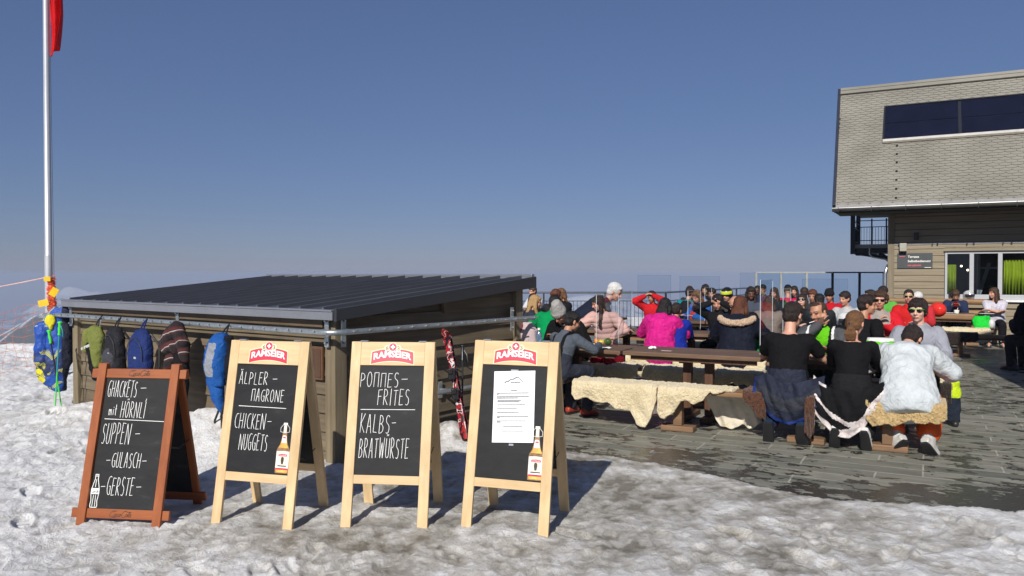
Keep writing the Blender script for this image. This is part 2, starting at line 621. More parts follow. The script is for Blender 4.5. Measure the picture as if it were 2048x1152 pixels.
    n5 = nd(nt, 'ShaderNodeTexNoise', Scale=9.0, Detail=6.0, Roughness=0.6, Distortion=0.8)
    nt.links.new(m4.outputs[0], n5.inputs['Vector'])
    bump(nt, b, n5.outputs[0], 0.5, 0.05, b1)
    return m
def make_snow():
    rr = np.concatenate([np.linspace(-7, -0.86, 40), np.linspace(-0.85, 0.85, 760), np.linspace(0.86, 7, 40)])
    y = [-1.5]
    while y[-1] < 60:
        s = y[-1]
        y.append(s + (0.25 if s < 2.0 else max(0.011, 0.0040 * s) if s < 22 else 0.12 + 0.05 * (s - 22)))
    yy = np.array(y)
    Xg = rr[None, :] * (yy[:, None] + 2.0) * 0.78
    Yg = np.repeat(yy[:, None], len(rr), 1)
    X = Xg.ravel(); Y = Yg.ravel()
    Z = snow_h(X, Y)
    nr, nc = Xg.shape
    idx = np.arange(nr * nc).reshape(nr, nc)
    F = np.stack([idx[:-1, :-1].ravel(), idx[:-1, 1:].ravel(), idx[1:, 1:].ravel(), idx[1:, :-1].ravel()], 1)
    me = bpy.data.meshes.new('snow_ground')
    me.vertices.add(len(X)); me.vertices.foreach_set('co', np.stack([X, Y, Z], 1).ravel().astype(np.float32))
    me.loops.add(F.size); me.loops.foreach_set('vertex_index', F.ravel().astype(np.int32))
    me.polygons.add(len(F)); me.polygons.foreach_set('loop_start', (np.arange(len(F)) * 4).astype(np.int32))
    me.polygons.foreach_set('loop_total', np.full(len(F), 4, np.int32))
    me.polygons.foreach_set('use_smooth', [True] * len(F))
    me.update(calc_edges=True)
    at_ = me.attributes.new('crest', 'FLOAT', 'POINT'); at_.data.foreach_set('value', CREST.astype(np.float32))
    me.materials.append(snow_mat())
    o = bpy.data.objects.new('snow_ground', me)
    C.objects.link(o)
    tag(o, kind='structure')
make_snow()

# ---- terrace of split stone strips
def terrace_mat():
    m, nt, b = base('terrace_stone')
    tc = nt.nodes.new('ShaderNodeTexCoord')
    mp = nt.nodes.new('ShaderNodeMapping')
    mp.inputs['Rotation'].default_value = (0, 0, -YAW)
    nt.links.new(tc.outputs['Object'], mp.inputs[0])
    br = nt.nodes.new('ShaderNodeTexBrick')
    br.offset = 0.37; br.offset_frequency = 3
    br.inputs['Scale'].default_value = 1.0
    br.inputs['Brick Width'].default_value = 0.92
    br.inputs['Row Height'].default_value = 0.225
    br.inputs['Mortar Size'].default_value = 0.008
    br.inputs['Mortar Smooth'].default_value = 0.15
    br.inputs['Bias'].default_value = 0.0
    br.inputs['Color1'].default_value = (0.145, 0.152, 0.13, 1)
    br.inputs['Color2'].default_value = (0.28, 0.275, 0.238, 1)
    br.inputs['Mortar'].default_value = (0.42, 0.41, 0.37, 1)
    wv = nd(nt, 'ShaderNodeTexNoise', Scale=3.0, Detail=2.0)
    nt.links.new(mp.outputs[0], wv.inputs['Vector'])
    vm = nd(nt, 'ShaderNodeVectorMath', operation='SCALE'); vm.inputs['Scale'].default_value = 0.02
    nt.links.new(wv.outputs[1], vm.inputs[0])
    va = nd(nt, 'ShaderNodeVectorMath', operation='ADD')
    nt.links.new(mp.outputs[0], va.inputs[0]); nt.links.new(vm.outputs[0], va.inputs[1])
    nt.links.new(va.outputs[0], br.inputs['Vector'])
    mp3 = nt.nodes.new('ShaderNodeMapping'); mp3.inputs['Scale'].default_value = (1.5, 5.0, 1)
    nt.links.new(mp.outputs[0], mp3.inputs[0])
    n1 = nd(nt, 'ShaderNodeTexNoise', Scale=2.2, Detail=9.0, Roughness=0.7, Distortion=0.7)
    nt.links.new(mp3.outputs[0], n1.inputs['Vector'])
    cr = ramp(nt, n1.outputs[0], [(0.3, (0.62, 0.64, 0.62)), (0.7, (1.12, 1.08, 1.0))])
    o1 = cmix(nt, 1.0, br.outputs[0], cr.outputs[0], 'MULTIPLY')
    # wet, dark melt water patches, more of them nearer the snow; dark patches also increase to the right
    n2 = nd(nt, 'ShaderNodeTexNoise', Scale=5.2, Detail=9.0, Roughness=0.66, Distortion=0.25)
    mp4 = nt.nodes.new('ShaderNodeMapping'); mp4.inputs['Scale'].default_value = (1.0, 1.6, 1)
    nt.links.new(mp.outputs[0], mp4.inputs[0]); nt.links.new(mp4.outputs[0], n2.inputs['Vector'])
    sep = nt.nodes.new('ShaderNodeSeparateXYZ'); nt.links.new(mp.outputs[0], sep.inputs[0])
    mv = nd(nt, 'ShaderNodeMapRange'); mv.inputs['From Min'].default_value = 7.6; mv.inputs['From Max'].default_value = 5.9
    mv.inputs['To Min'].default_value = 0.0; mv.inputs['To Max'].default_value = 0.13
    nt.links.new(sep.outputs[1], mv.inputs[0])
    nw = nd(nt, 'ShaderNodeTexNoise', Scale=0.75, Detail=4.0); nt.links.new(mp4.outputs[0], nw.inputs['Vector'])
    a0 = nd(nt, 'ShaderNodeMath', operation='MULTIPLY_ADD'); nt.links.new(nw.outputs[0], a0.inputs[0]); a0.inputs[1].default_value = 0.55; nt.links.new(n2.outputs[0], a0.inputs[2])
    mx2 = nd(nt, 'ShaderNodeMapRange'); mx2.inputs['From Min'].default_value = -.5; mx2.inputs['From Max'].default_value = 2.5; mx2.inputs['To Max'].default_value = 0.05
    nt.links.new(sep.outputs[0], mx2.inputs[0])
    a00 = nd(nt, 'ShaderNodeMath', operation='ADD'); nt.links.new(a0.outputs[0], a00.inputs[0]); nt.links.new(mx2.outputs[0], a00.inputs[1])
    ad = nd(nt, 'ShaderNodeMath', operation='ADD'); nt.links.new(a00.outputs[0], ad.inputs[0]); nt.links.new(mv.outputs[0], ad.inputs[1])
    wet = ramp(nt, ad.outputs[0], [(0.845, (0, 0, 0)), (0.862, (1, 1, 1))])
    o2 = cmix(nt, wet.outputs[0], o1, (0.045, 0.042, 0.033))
    nt.links.new(o2, b.inputs['Base Color'])
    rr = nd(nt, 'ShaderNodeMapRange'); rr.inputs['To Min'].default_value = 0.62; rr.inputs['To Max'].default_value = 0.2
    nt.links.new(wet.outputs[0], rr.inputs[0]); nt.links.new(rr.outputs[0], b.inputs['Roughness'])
    iv = nd(nt, 'ShaderNodeMath', operation='SUBTRACT'); iv.inputs[0].default_value = 1.0
    nt.links.new(br.outputs['Fac'], iv.inputs[1])
    b1 = bump(nt, b, iv.outputs[0], 0.6, 0.006)
    n3 = nd(nt, 'ShaderNodeTexNoise', Scale=7.0, Detail=8.0, Roughness=0.7)
    nt.links.new(mp3.outputs[0], n3.inputs['Vector'])
    bump(nt, b, n3.outputs[0], 0.28, 0.02, b1)
    return m
tm = MB()
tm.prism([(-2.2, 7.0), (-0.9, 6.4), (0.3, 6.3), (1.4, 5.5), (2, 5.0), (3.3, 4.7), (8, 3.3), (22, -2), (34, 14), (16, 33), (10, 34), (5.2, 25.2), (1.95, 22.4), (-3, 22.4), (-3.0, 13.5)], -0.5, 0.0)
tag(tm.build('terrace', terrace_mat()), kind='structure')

# ---- far valley and mountains
def land_mat():
    m, nt, b = base('far_slopes')
    mp = coords(nt)
    n1 = nd(nt, 'ShaderNodeTexNoise', Scale=0.011, Detail=10.0, Roughness=0.68)
    nt.links.new(mp.outputs[0], n1.inputs['Vector'])
    g = nt.nodes.new('ShaderNodeNewGeometry')
    sp = nt.nodes.new('ShaderNodeSeparateXYZ'); nt.links.new(g.outputs['Normal'], sp.inputs[0])
    ma = nd(nt, 'ShaderNodeMath', operation='MULTIPLY_ADD'); nt.links.new(sp.outputs[2], ma.inputs[0]); ma.inputs[1].default_value = 0.20
    nt.links.new(n1.outputs[0], ma.inputs[2])
    pz = nt.nodes.new('ShaderNodeSeparateXYZ'); nt.links.new(mp.outputs[0], pz.inputs[0])
    mz = nd(nt, 'ShaderNodeMapRange'); mz.inputs['From Min'].default_value = -170; mz.inputs['From Max'].default_value = -25
    mz.inputs['To Min'].default_value = -0.16; mz.inputs['To Max'].default_value = 0.10
    nt.links.new(pz.outputs[2], mz.inputs[0])
    ad = nd(nt, 'ShaderNodeMath', operation='ADD'); nt.links.new(ma.outputs[0], ad.inputs[0]); nt.links.new(mz.outputs[0], ad.inputs[1])
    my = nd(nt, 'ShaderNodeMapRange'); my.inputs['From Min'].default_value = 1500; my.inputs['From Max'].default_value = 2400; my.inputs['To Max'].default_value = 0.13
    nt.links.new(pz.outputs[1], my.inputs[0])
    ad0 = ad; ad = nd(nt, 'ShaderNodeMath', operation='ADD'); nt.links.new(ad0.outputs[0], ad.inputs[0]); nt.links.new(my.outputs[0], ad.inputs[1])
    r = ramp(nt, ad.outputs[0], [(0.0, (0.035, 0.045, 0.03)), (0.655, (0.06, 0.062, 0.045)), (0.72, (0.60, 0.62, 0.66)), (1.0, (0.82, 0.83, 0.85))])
    nt.links.new(r.outputs[0], b.inputs['Base Color'])
    b.inputs['Roughness'].default_value = 0.9
    return m
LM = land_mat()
def terrain(name, x0, x1, y0, y1, n, fn):
    xs = np.linspace(x0, x1, n); ys = np.linspace(y0, y1, n)
    X, Y = np.meshgrid(xs, ys)
    Z = fn(X.ravel(), Y.ravel())
    V = np.stack([X.ravel(), Y.ravel(), Z], 1)
    idx = np.arange(n * n).reshape(n, n)
    F = np.stack([idx[:-1, :-1].ravel(), idx[:-1, 1:].ravel(), idx[1:, 1:].ravel(), idx[1:, :-1].ravel()], 1)
    me = bpy.data.meshes.new(name)
    me.from_pydata(V.tolist(), [], F.tolist())
    me.polygons.foreach_set('use_smooth', [True] * len(F))
    me.materials.append(LM)
    o = bpy.data.objects.new(name, me); C.objects.link(o)
    tag(o, kind='structure')
def f_far(X, Y):
    p = np.stack([X, Y, 0 * X], 1)
    z = -185 + 25 * fbm(p * 0.004, 5)
    acc = np.zeros(len(X))
    def pk(cx, cy, h, sx, sy, rg=0.35):
        nonlocal acc
        k = np.exp(-(((X - cx) / sx) ** 2 + ((Y - cy) / sy) ** 2))
        acc = np.maximum(acc, h * k * (1 + rg * fbm(p * 0.012 + cx, 5, g=0.55)))
    # dark slope with snow patches to the left
    pk(-430, 1000, 205, 260, 260, 0.14); acc = np.minimum(acc, 148 + 10 * fbm(p * 0.02, 4))
    pk(-1000, 1250, 70, 260, 300)
    # far snow peaks
    pk(-1690, 3050, 124, 170, 200, 0.35)
    pk(-1480, 3060, 124, 200, 200, 0.35)
    pk(-820, 3150, 122, 330, 200, 0.4)
    pk(-90, 3300, 126, 90, 160, 0.12)
    pk(330, 2600, 105, 420, 260, 0.25)
    pk(1000, 2300, 80, 420, 260, 0.25)
    pk(500, 1500, 60, 260, 200, 0.3)
    return z + acc
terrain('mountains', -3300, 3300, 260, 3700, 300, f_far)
hz = MB(); hz.bbox((-3600, -40, -240), (3600, 3800, 8.2))
hm = bpy.data.materials.new('air'); hm.use_nodes = True
hm.node_tree.nodes.clear()
pv = hm.node_tree.nodes.new('ShaderNodeVolumePrincipled'); ho = hm.node_tree.nodes.new('ShaderNodeOutputMaterial')
pv.inputs['Color'].default_value = (0.60, 0.70, 0.92, 1)
pv.inputs['Density'].default_value = 0.00055
pv.inputs['Anisotropy'].default_value = 0.0
hm.node_tree.links.new(pv.outputs[0], ho.inputs['Volume'])
tag(hz.build('haze', hm), kind='stuff')
# ================================================================ LOW SHED WITH METAL ROOF
wood_shed = wood('weathered_plank', (0.095, 0.073, 0.047), (0.225, 0.18, 0.118), axis=1, rough=0.8)
wood_shed_x = wood('weathered_plank_side', (0.085, 0.066, 0.042), (0.19, 0.15, 0.10), axis=0, rough=0.8)
wood_post = wood('weathered_post', (0.15, 0.12, 0.075), (0.29, 0.24, 0.155), axis=2, rough=0.8)
roofm = mat('roof_metal', (0.13, 0.135, 0.155), rough=0.38, var=0.10, vs=2.5, metal=0.55, bs=0.15, bscale=6, bd=0.01)
fascm = mat('eave_metal', (0.30, 0.31, 0.34), rough=0.42, var=0.08, vs=3, metal=0.6)
galv = mat('galvanised_steel', (0.42, 0.46, 0.48), rough=0.42, var=0.16, vs=30, metal=0.75, bs=0.15, bscale=90)
steel = mat('bright_steel', (0.62, 0.62, 0.62), rough=0.3, metal=0.9, var=0.05)
black = mat('black_plastic', (0.018, 0.018, 0.02), rough=0.45)
K = Vector((-1.44, 6.3, 0))
KR = math.atan2(0.804, 0.595)
BX = Vector((0.595, 0.804, 0)); AY = Vector((-0.804, 0.595, 0))
def S(x, y, z):
    p = K + BX * x + AY * y
    return Vector((p.x, p.y, z))
shed = empty('shed', K, KR, 'low timber shed with a dark standing-seam metal roof behind the chalkboards', 'shed')
RX, RY = 2.82, 4.75
def rz_(x):
    return 1.325 + (1.583 - 1.325) * x / RX
b = MB()
V = []
b.add([(0, 0, rz_(0) - .02), (RX, 0, rz_(RX) - .02), (RX, RY, rz_(RX) - .02), (0, RY, rz_(0) - .02), (0, 0, rz_(0) - .05), (RX, 0, rz_(RX) - .05), (RX, RY, rz_(RX) - .05), (0, RY, rz_(0) - .05)],
      [(0, 1, 2, 3), (7, 6, 5, 4), (0, 4, 5, 1), (1, 5, 6, 2), (2, 6, 7, 3), (3, 7, 4, 0)])
k = 0.16
while k < RY - .03:
    b.beam((0.03, k, rz_(0) - .004), (RX - .01, k, rz_(RX) - .004), 0.010, 0.032, m=0)
    b.beam((0.03, k, rz_(0) - .004), (0.0, k, rz_(0) - .045), 0.012, 0.02, m=1)
    k += 0.298
roof = b.build('roof', [roofm, fascm], shed)
b = MB()   # right verge and back trim
b.add([(0, 0.0, 1.325), (RX + .01, 0.0, 1.583), (RX + .01, 0.0, 1.463), (0, 0.0, 1.228), (0, 0.03, 1.325), (RX + .01, 0.03, 1.583), (RX + .01, 0.03, 1.463), (0, 0.03, 1.228)],
      [(0, 3, 2, 1), (4, 5, 6, 7), (0, 1, 5, 4), (3, 7, 6, 2), (0, 4, 7, 3), (1, 2, 6, 5)])
b.xf(Matrix.Translation((0, -0.032, 0)))
b.bbox((-0.004, -0.034, 1.222), (0.016, -0.002, 1.33))
b.build('verge_board', mat('verge_metal', (0.045, 0.047, 0.055), rough=0.5, metal=0.3, var=0.05), roof, bevel=0.003)
b = MB()
b.bbox((RX - .01, 0.02, rz_(RX) - .01), (RX + .05, RY, rz_(RX) + .028))
b.build('ridge_cap', fascm, roof, bevel=0.006)
b = MB()
b.bbox((-0.022, -0.0, 1.232), (-0.002, RY, 1.302))
b.bbox((-0.03, -0.0, 1.302), (0.02, RY, 1.318))
b.build('eave_fascia', fascm, roof, bevel=0.004)
# walls of lapped planks
b = MB()
z = -0.35
i = 0
rnd = random.Random(3)
while z < 1.22:
    h = 0.158
    y = 0.20
    segs = [0.20, 1.9 + rnd.uniform(-.3, .3), 3.4 + rnd.uniform(-.4, .3), RY - 0.12] if i % 2 else [0.20, 2.7 + rnd.uniform(-.3, .3), RY - 0.12]
    for y0, y1 in zip(segs[:-1], segs[1:]):
        j = rnd.uniform(-.003, .003)
        b.add([(0.10 + j, y0, z), (0.10 + j, y1 - .004, z), (0.125, y1 - .004, z + h + .02), (0.125, y0, z + h + .02), (0.15, y0, z), (0.15, y1 - .004, z), (0.15, y1 - .004, z + h + .02), (0.15, y0, z + h + .02)],
              [(0, 3, 2, 1), (4, 5, 6, 7), (0, 1, 5, 4), (3, 7, 6, 2), (0, 4, 7, 3), (1, 2, 6, 5)])
    z += h; i += 1
b.bbox((0.16, 0.16, -.35), (0.2, RY - .1, 1.25))
b.build('front_wall', wood_shed, shed, bevel=0.003)
b = MB()
z = -0.35
i = 0
while z < 1.44:
    h = 0.158
    x1 = RX - 0.14
    # clip under the sloping roof
    top = min(z + h + .02, rz_(x1) - .06)
    x0 = 0.20
    if z + h > rz_(x0) - .07:
        x0 = max(0.2, (z + h + .07 - 1.325) * RX / (1.583 - 1.325))
    if x0 < x1 - .1:
        j = rnd.uniform(-.004, .004)
        b.add([(x0, 0.095 + j, z), (x1, 0.095 + j, z), (x1, 0.122, top), (x0, 0.122, top), (x0, 0.15, z), (x1, 0.15, z), (x1, 0.15, top), (x0, 0.15, top)],
              [(0, 1, 2, 3), (4, 7, 6, 5), (0, 4, 5, 1), (3, 2, 6, 7), (0, 3, 7, 4), (1, 5, 6, 2)])
    z += h; i += 1
b.add([(0.16, 0.16, -.35), (RX - .14, 0.16, -.35), (RX - .14, 0.16, 1.50), (0.16, 0.16, 1.27), (0.16, 0.2, -.35), (RX - .14, 0.2, -.35), (RX - .14, 0.2, 1.50), (0.16, 0.2, 1.27)],
      [(0, 1, 2, 3), (4, 7, 6, 5), (0, 4, 5, 1), (3, 2, 6, 7), (0, 3, 7, 4), (1, 5, 6, 2)])
b.build('side_wall', wood_shed_x, shed, bevel=0.003)
b = MB()
b.bbox((0.165, RY - .16, -.3), (RX - .14, RY - .12, 1.27))
b.bbox((RX - .18, 0.2, -.3), (RX - .14, RY - .16, 1.47))
b.build('back_wall', wood_shed, shed)
for nm, p in (('corner_post', (0.07, 0.07)), ('corner_post', (0.07, RY - 0.20)), ('corner_post', (RX - 0.24, 0.065))):
    b = MB()
    b.bbox((p[0], p[1], -.3), (p[0] + .13, p[1] + .125, 1.255 if p[0] < 1 else 1.48))
    b.build(nm, wood_post, shed, bevel=0.006)
b = MB()   # timber plate under the eave
b.bbox((0.045, 0.20, 1.165), (0.098, RY - .06, 1.24))
b.build('wall_plate', wood('dark_plate', (0.09, 0.065, 0.04), (0.17, 0.125, 0.08), axis=1), shed, bevel=0.003)
# small notice box on the front wall
b = MB(); b.bbox((0.075, 0.235, 0.72), (0.099, 0.45, 1.0)); b.bbox((0.068, 0.25, 0.74), (0.0755, 0.435, 0.98), 1)
b.build('hatch', [wood('hatch_wood', (0.10, 0.05, 0.03), (0.2, 0.1, 0.05), axis=2), wood('hatch_dark', (0.08, 0.045, 0.03), (0.13, 0.07, 0.04), axis=2)], shed, bevel=0.003)

# ---- galvanised hanging rail round the corner
rail = empty('hanging_rail', K, KR, 'galvanised tube rail with short hook pins running round the shed corner', 'rail')
ZR = 1.135
pts = [(-0.06, 5.10, ZR - .01)] + [(-0.06, y, ZR) for y in np.linspace(4.9, 0.12, 12)]
for a in np.linspace(0, math.pi / 2, 7)[1:-1]:
    pts.append((-0.06 + 0.13 * (1 - math.cos(a)), 0.07 - 0.13 * math.sin(a), ZR))
pts += [(x, -0.06, ZR) for x in np.linspace(0.07, 2.74, 9)]
MB().tube(pts, 0.024, 14).build('tube', galv, rail, smooth=True)
k = 0
ys = np.arange(0.14, 5.0, 0.165)
for y in ys:
    MB().tube([(-0.055, y, ZR - .004), (-0.105, y - .012, ZR - .004 + .016)], 0.0075, 8).build('hook_pin', galv, rail, smooth=True)
for x in np.arange(0.14, 2.74, 0.172):
    MB().tube([(x, -0.06, ZR - .004), (x + .01, -0.125, ZR + .02)], 0.0075, 8).build('hook_pin', steel, rail, smooth=True)
for (x, y, ax) in ((0.0, 0.11, 0), (0.0, 2.35, 0), (0.0, 4.62, 0), (0.11, 0.0, 1), (2.45, 0.0, 1)):
    b = MB()
    if ax == 0:
        b.bbox((0.035, y, ZR - .13), (0.045, y + .05, ZR + .12)); b.bbox((-0.05, y + .018, ZR - .022), (0.035, y + .03, ZR + .022))
        for dz in (-.095, .085): b.tube([(0.033, y + .025, ZR + dz), (0.015, y + .025, ZR + dz)], .011, 6)
    else:
        b.bbox((x, 0.035, ZR - .13), (x + .05, 0.045, ZR + .12)); b.bbox((x + .018, -0.05, ZR - .022), (x + .03, 0.035, ZR + .022))
        for dz in (-.095, .085): b.tube([(x + .025, 0.033, ZR + dz), (x + .025, 0.015, ZR + dz)], .011, 6)
    b.build('bracket', galv, rail, bevel=0.002)
low = empty('ski_rail', K, KR, 'low galvanised ski leaning rail on the shaded side wall of the shed', 'rail')
MB().tube([(0.2, -0.03, 0.50), (2.6, -0.03, 0.50)], 0.021, 12).build('tube', galv, low, smooth=True)
for x in (0.35, 1.38, 2.45):
    b = MB(); b.bbox((x, -0.03, 0.485), (x + .012, 0.10, 0.515)); b.bbox((x - .02, 0.085, 0.42), (x + .03, 0.094, 0.58)); b.build('bracket', galv, low)
# ================================================================ CHALKBOARD A-FRAMES
pine = wood('pine', (0.60, 0.42, 0.215), (0.78, 0.59, 0.34), axis=2, rough=0.5, fine=1.0)
pine_x = wood('pine_cross', (0.60, 0.42, 0.215), (0.80, 0.60, 0.35), axis=0, rough=0.5, fine=1.0)
brown = wood('stained_frame', (0.25, 0.065, 0.02), (0.37, 0.115, 0.035), axis=2, rough=0.45)
brown_x = wood('stained_frame_cross', (0.25, 0.065, 0.02), (0.38, 0.12, 0.036), axis=0, rough=0.45)
def board_mat():
    m, nt, b = base('chalkboard')
    mp = coords(nt, (3, 3, 9), rot=(.3, .5, .2))
    n = nd(nt, 'ShaderNodeTexNoise', Scale=1.4, Detail=7.0, Roughness=.7, Distortion=.8); nt.links.new(mp.outputs[0], n.inputs['Vector'])
    r = ramp(nt, n.outputs[0], [(.35, (.009, .0095, .011)), (.6, (.016, .0165, .018)), (.75, (.045, .045, .046))])
    nt.links.new(r.outputs[0], b.inputs['Base Color']); b.inputs['Roughness'].default_value = .6; b.inputs['Specular IOR Level'].default_value = .28
    return m
boardm = board_mat(); _ = mat('chalkboard_plain', (0.010, 0.0105, 0.012), rough=0.6, var=0.3, vs=5, spec=0.28, bs=0.08, bscale=200, bd=0.001)
chalk = mat('chalk', (0.82, 0.82, 0.80), rough=0.9, var=0.12, vs=160)
redp = mat('logo_red', (0.72, 0.035, 0.075), rough=0.45, var=0.03)
whitep = mat('logo_white', (0.85, 0.84, 0.80), rough=0.45, var=0.02)
creamp = mat('logo_cream', (0.84, 0.72, 0.42), rough=0.45, var=0.04)
darkp = mat('logo_dark', (0.05, 0.045, 0.03), rough=0.5)
burnt = mat('burnt_lettering', (0.035, 0.012, 0.008), rough=0.6)
paperm = mat('paper', (0.86, 0.86, 0.86), rough=0.55, var=0.015)
inkm = mat('print_grey', (0.16, 0.16, 0.17), rough=0.7)

def arc(cx, cy, rx, ry, a0, a1, n=7):
    return [(cx + rx * math.cos(R(a0 + (a1 - a0) * i / n)), cy + ry * math.sin(R(a0 + (a1 - a0) * i / n))) for i in range(n + 1)]
# strokes in a box: x 0..w, y 0..1 (up)
G = {
 'A': (.5, [[(0, 0), (.22, 1), (.27, 1), (.5, 0)], [(.08, .36), (.43, .36)]]),
 'B': (.45, [[(.03, 1), (.0, 0)], [(.03, 1)] + arc(.1, .76, .28, .24, 90, -90) + [(.02, .52)], [(.02, .52)] + arc(.1, .26, .34, .26, 90, -90) + [(0, 0)]]),
 'C': (.45, [arc(.34, .5, .33, .5, 70, 290, 12)]),
 'E': (.42, [[(.42, .98), (.03, 1), (0, 0), (.4, .02)], [(.02, .54), (.34, .56)]]),
 'F': (.42, [[(.46, 1), (.03, .98), (0, 0)], [(.02, .55), (.36, .57)]]),
 'G': (.5, [arc(.36, .5, .35, .5, 65, 300, 12) + [(.5, .15), (.5, .46), (.28, .46)]]),
 'H': (.5, [[(.03, 1), (0, 0)], [(.5, 1), (.46, 0)], [(.01, .5), (.48, .52)]]),
 'I': (.14, [[(.09, 1), (.06, 0)]]),
 'K': (.46, [[(.04, 1), (0, 0)], [(.44, .98), (.04, .46), (.46, 0)]]),
 'L': (.4, [[(.05, 1), (0, .02), (.38, 0)]]),
 'N': (.62, [[(0, 0), (.04, 1), (.54, 0), (.62, 1)]]),
 'O': (.5, [arc(.25, .5, .25, .5, 90, 450, 16)]),
 'P': (.44, [[(.03, 1), (.0, 0)], [(.02, 1)] + arc(.12, .74, .30, .26, 90, -90) + [(.02, .46)]]),
 'R': (.47, [[(.03, 1), (.0, 0)], [(.02, 1)] + arc(.12, .75, .28, .25, 90, -90) + [(.02, .49), (.46, 0)]]),
 'S': (.42, [arc(.23, .77, .2, .23, 40, 250, 9) + arc(.2, .26, .2, .26, 80, -125, 9)]),
 'T': (.44, [[(0, .98), (.48, 1)], [(.24, .98), (.21, 0)]]),
 'U': (.46, [[(.02, 1), (0, .25)] + arc(.23, .22, .22, .22, 180, 360, 8) + [(.47, 1)]]),
 'W': (.66, [[(0, 1), (.14, 0), (.33, .75), (.5, 0), (.66, 1)]]),
 'Π': (.5, [[(.0, 0), (.02, .98), (.48, 1), (.48, 0)]]),
 '-': (.34, [[(.02, .48), (.32, .5)]]),
 'm': (.62, [[(0, .5), (.03, 0)], [(.02, .3)] + arc(.16, .32, .13, .18, 160, 0, 5) + [(.3, 0)], [(.3, .3)] + arc(.44, .32, .13, .18, 160, 0, 5) + [(.58, 0)]]),
 'i': (.16, [[(.08, .5), (.08, 0)], [(.08, .68), (.09, .72)]]),
 't': (.3, [[(.15, .95), (.14, .05), (.24, 0)], [(0, .55), (.32, .58)]]),
}
DOT = {'Ä': 'A', 'Ö': 'O', 'Ü': 'U', 'Í': 'I'}
def ribbon(mb, pts, w, z, m=0, seed=0):
    """flat pen stroke on the plane (x, y) at height z"""
    P = [np.array(p, float) for p in pts]
    Q = [P[0]]
    for p in P[1:]:
        if np.linalg.norm(p - Q[-1]) > 1e-5: Q.append(p)
    P = Q
    if len(P) < 2: return
    for i in range(1, len(P) - 1):      # break the stroke at sharp corners
        if np.dot(mnorm(P[i] - P[i - 1]), mnorm(P[i + 1] - P[i])) < .45:
            ribbon(mb, P[:i + 1], w, z, m, seed); ribbon(mb, P[i:], w, z + .00006, m, seed + 1)
            return
    rnd = random.Random(seed)
    V = []
    n = len(P)
    for i, p in enumerate(P):
        a = P[max(i - 1, 0)]; c = P[min(i + 1, n - 1)]
        d = mnorm(c - a)
        nrm = np.array((-d[1], d[0]))
        d1 = mnorm(p - a) if i else d; d2 = mnorm(c - p) if i < n - 1 else d
        k = 1 / max(0.8, abs(float(np.dot(nrm, (-d1[1], d1[0])))))
        ww = w / 2 * k * rnd.uniform(.82, 1.12)
        e = (-d * w * .4 if i == 0 else d * w * .4 if i == n - 1 else 0)
        V.append((*(p + e + nrm * ww), z)); V.append((*(p + e - nrm * ww), z))
    F = [(2 * i, 2 * i + 1, 2 * i + 3, 2 * i + 2) for i in range(n - 1)]
    mb.add(V, F, m)
def write(mb, s, x0, y0, x1, y1, w, z, fit=True):
    """handwritten word between x0..x1, baseline y0, top y1"""
    h = y1 - y0
    rnd = random.Random(s)
    tot = 0
    for ch in s:
        tot += G[DOT.get(ch, ch)][0] + .27 if ch != ' ' else .3
    tot -= .27
    sx = (x1 - x0) / (tot * h)
    x = x0
    for ch in s:
        if ch == ' ':
            x += .3 * h * sx; continue
        gw, st = G[DOT.get(ch, ch)]
        j = rnd.uniform(-.02, .02) * h
        hh = h * rnd.uniform(.95, 1.05)
        zz = z
        for q in st:
            pp = [(x + px * h * sx + py * .03 * h, y0 + j + py * hh) for px, py in q]
            ribbon(mb, pp, w, zz, seed=rnd.random()); zz += .00012
        if ch in 'ÄÖÜ':
            for dx in (.15, .34): ribbon(mb, [(x + dx * h * sx, y0 + h * 1.13), (x + (dx + .02) * h * sx, y0 + h * 1.20)], w, z)
        if ch == 'Í': ribbon(mb, [(x + .08 * h * sx, y0 + h * 1.06), (x + .2 * h * sx, y0 + h * 1.22)], w, z)
        x += (gw + .27) * h * sx
def fontmesh(txt, size=1.0, off=0.0, shear=0.0, ext=0.0):
    cu = bpy.data.curves.new('t', 'FONT'); cu.body = txt; cu.size = size; cu.offset = off; cu.shear = shear; cu.extrude = ext
    cu.resolution_u = 3
    o = bpy.data.objects.new('t', cu); C.objects.link(o)
    dg = bpy.context.evaluated_depsgraph_get()
    me = bpy.data.meshes.new_from_object(o.evaluated_get(dg))
    V = np.array([v.co[:] for v in me.vertices]); F = [tuple(p.vertices) for p in me.polygons]
    bpy.data.objects.remove(o); bpy.data.curves.remove(cu); bpy.data.meshes.remove(me)
    return V, F
def place_text(mb, txt, x0, x1, y0, y1, z, m=0, off=0.0, shear=0.0, warp=None):
    V, F = fontmesh(txt, 1.0, off, shear)
    a = V[:, :2].min(0); b_ = V[:, :2].max(0)
    q = (V[:, :2] - a) / (b_ - a)
    X = x0 + q[:, 0] * (x1 - x0); Y = y0 + q[:, 1] * (y1 - y0)
    if warp: Y = Y + warp(X)
    mb.add(np.stack([X, Y, np.full(len(X), z)], 1), F, m)
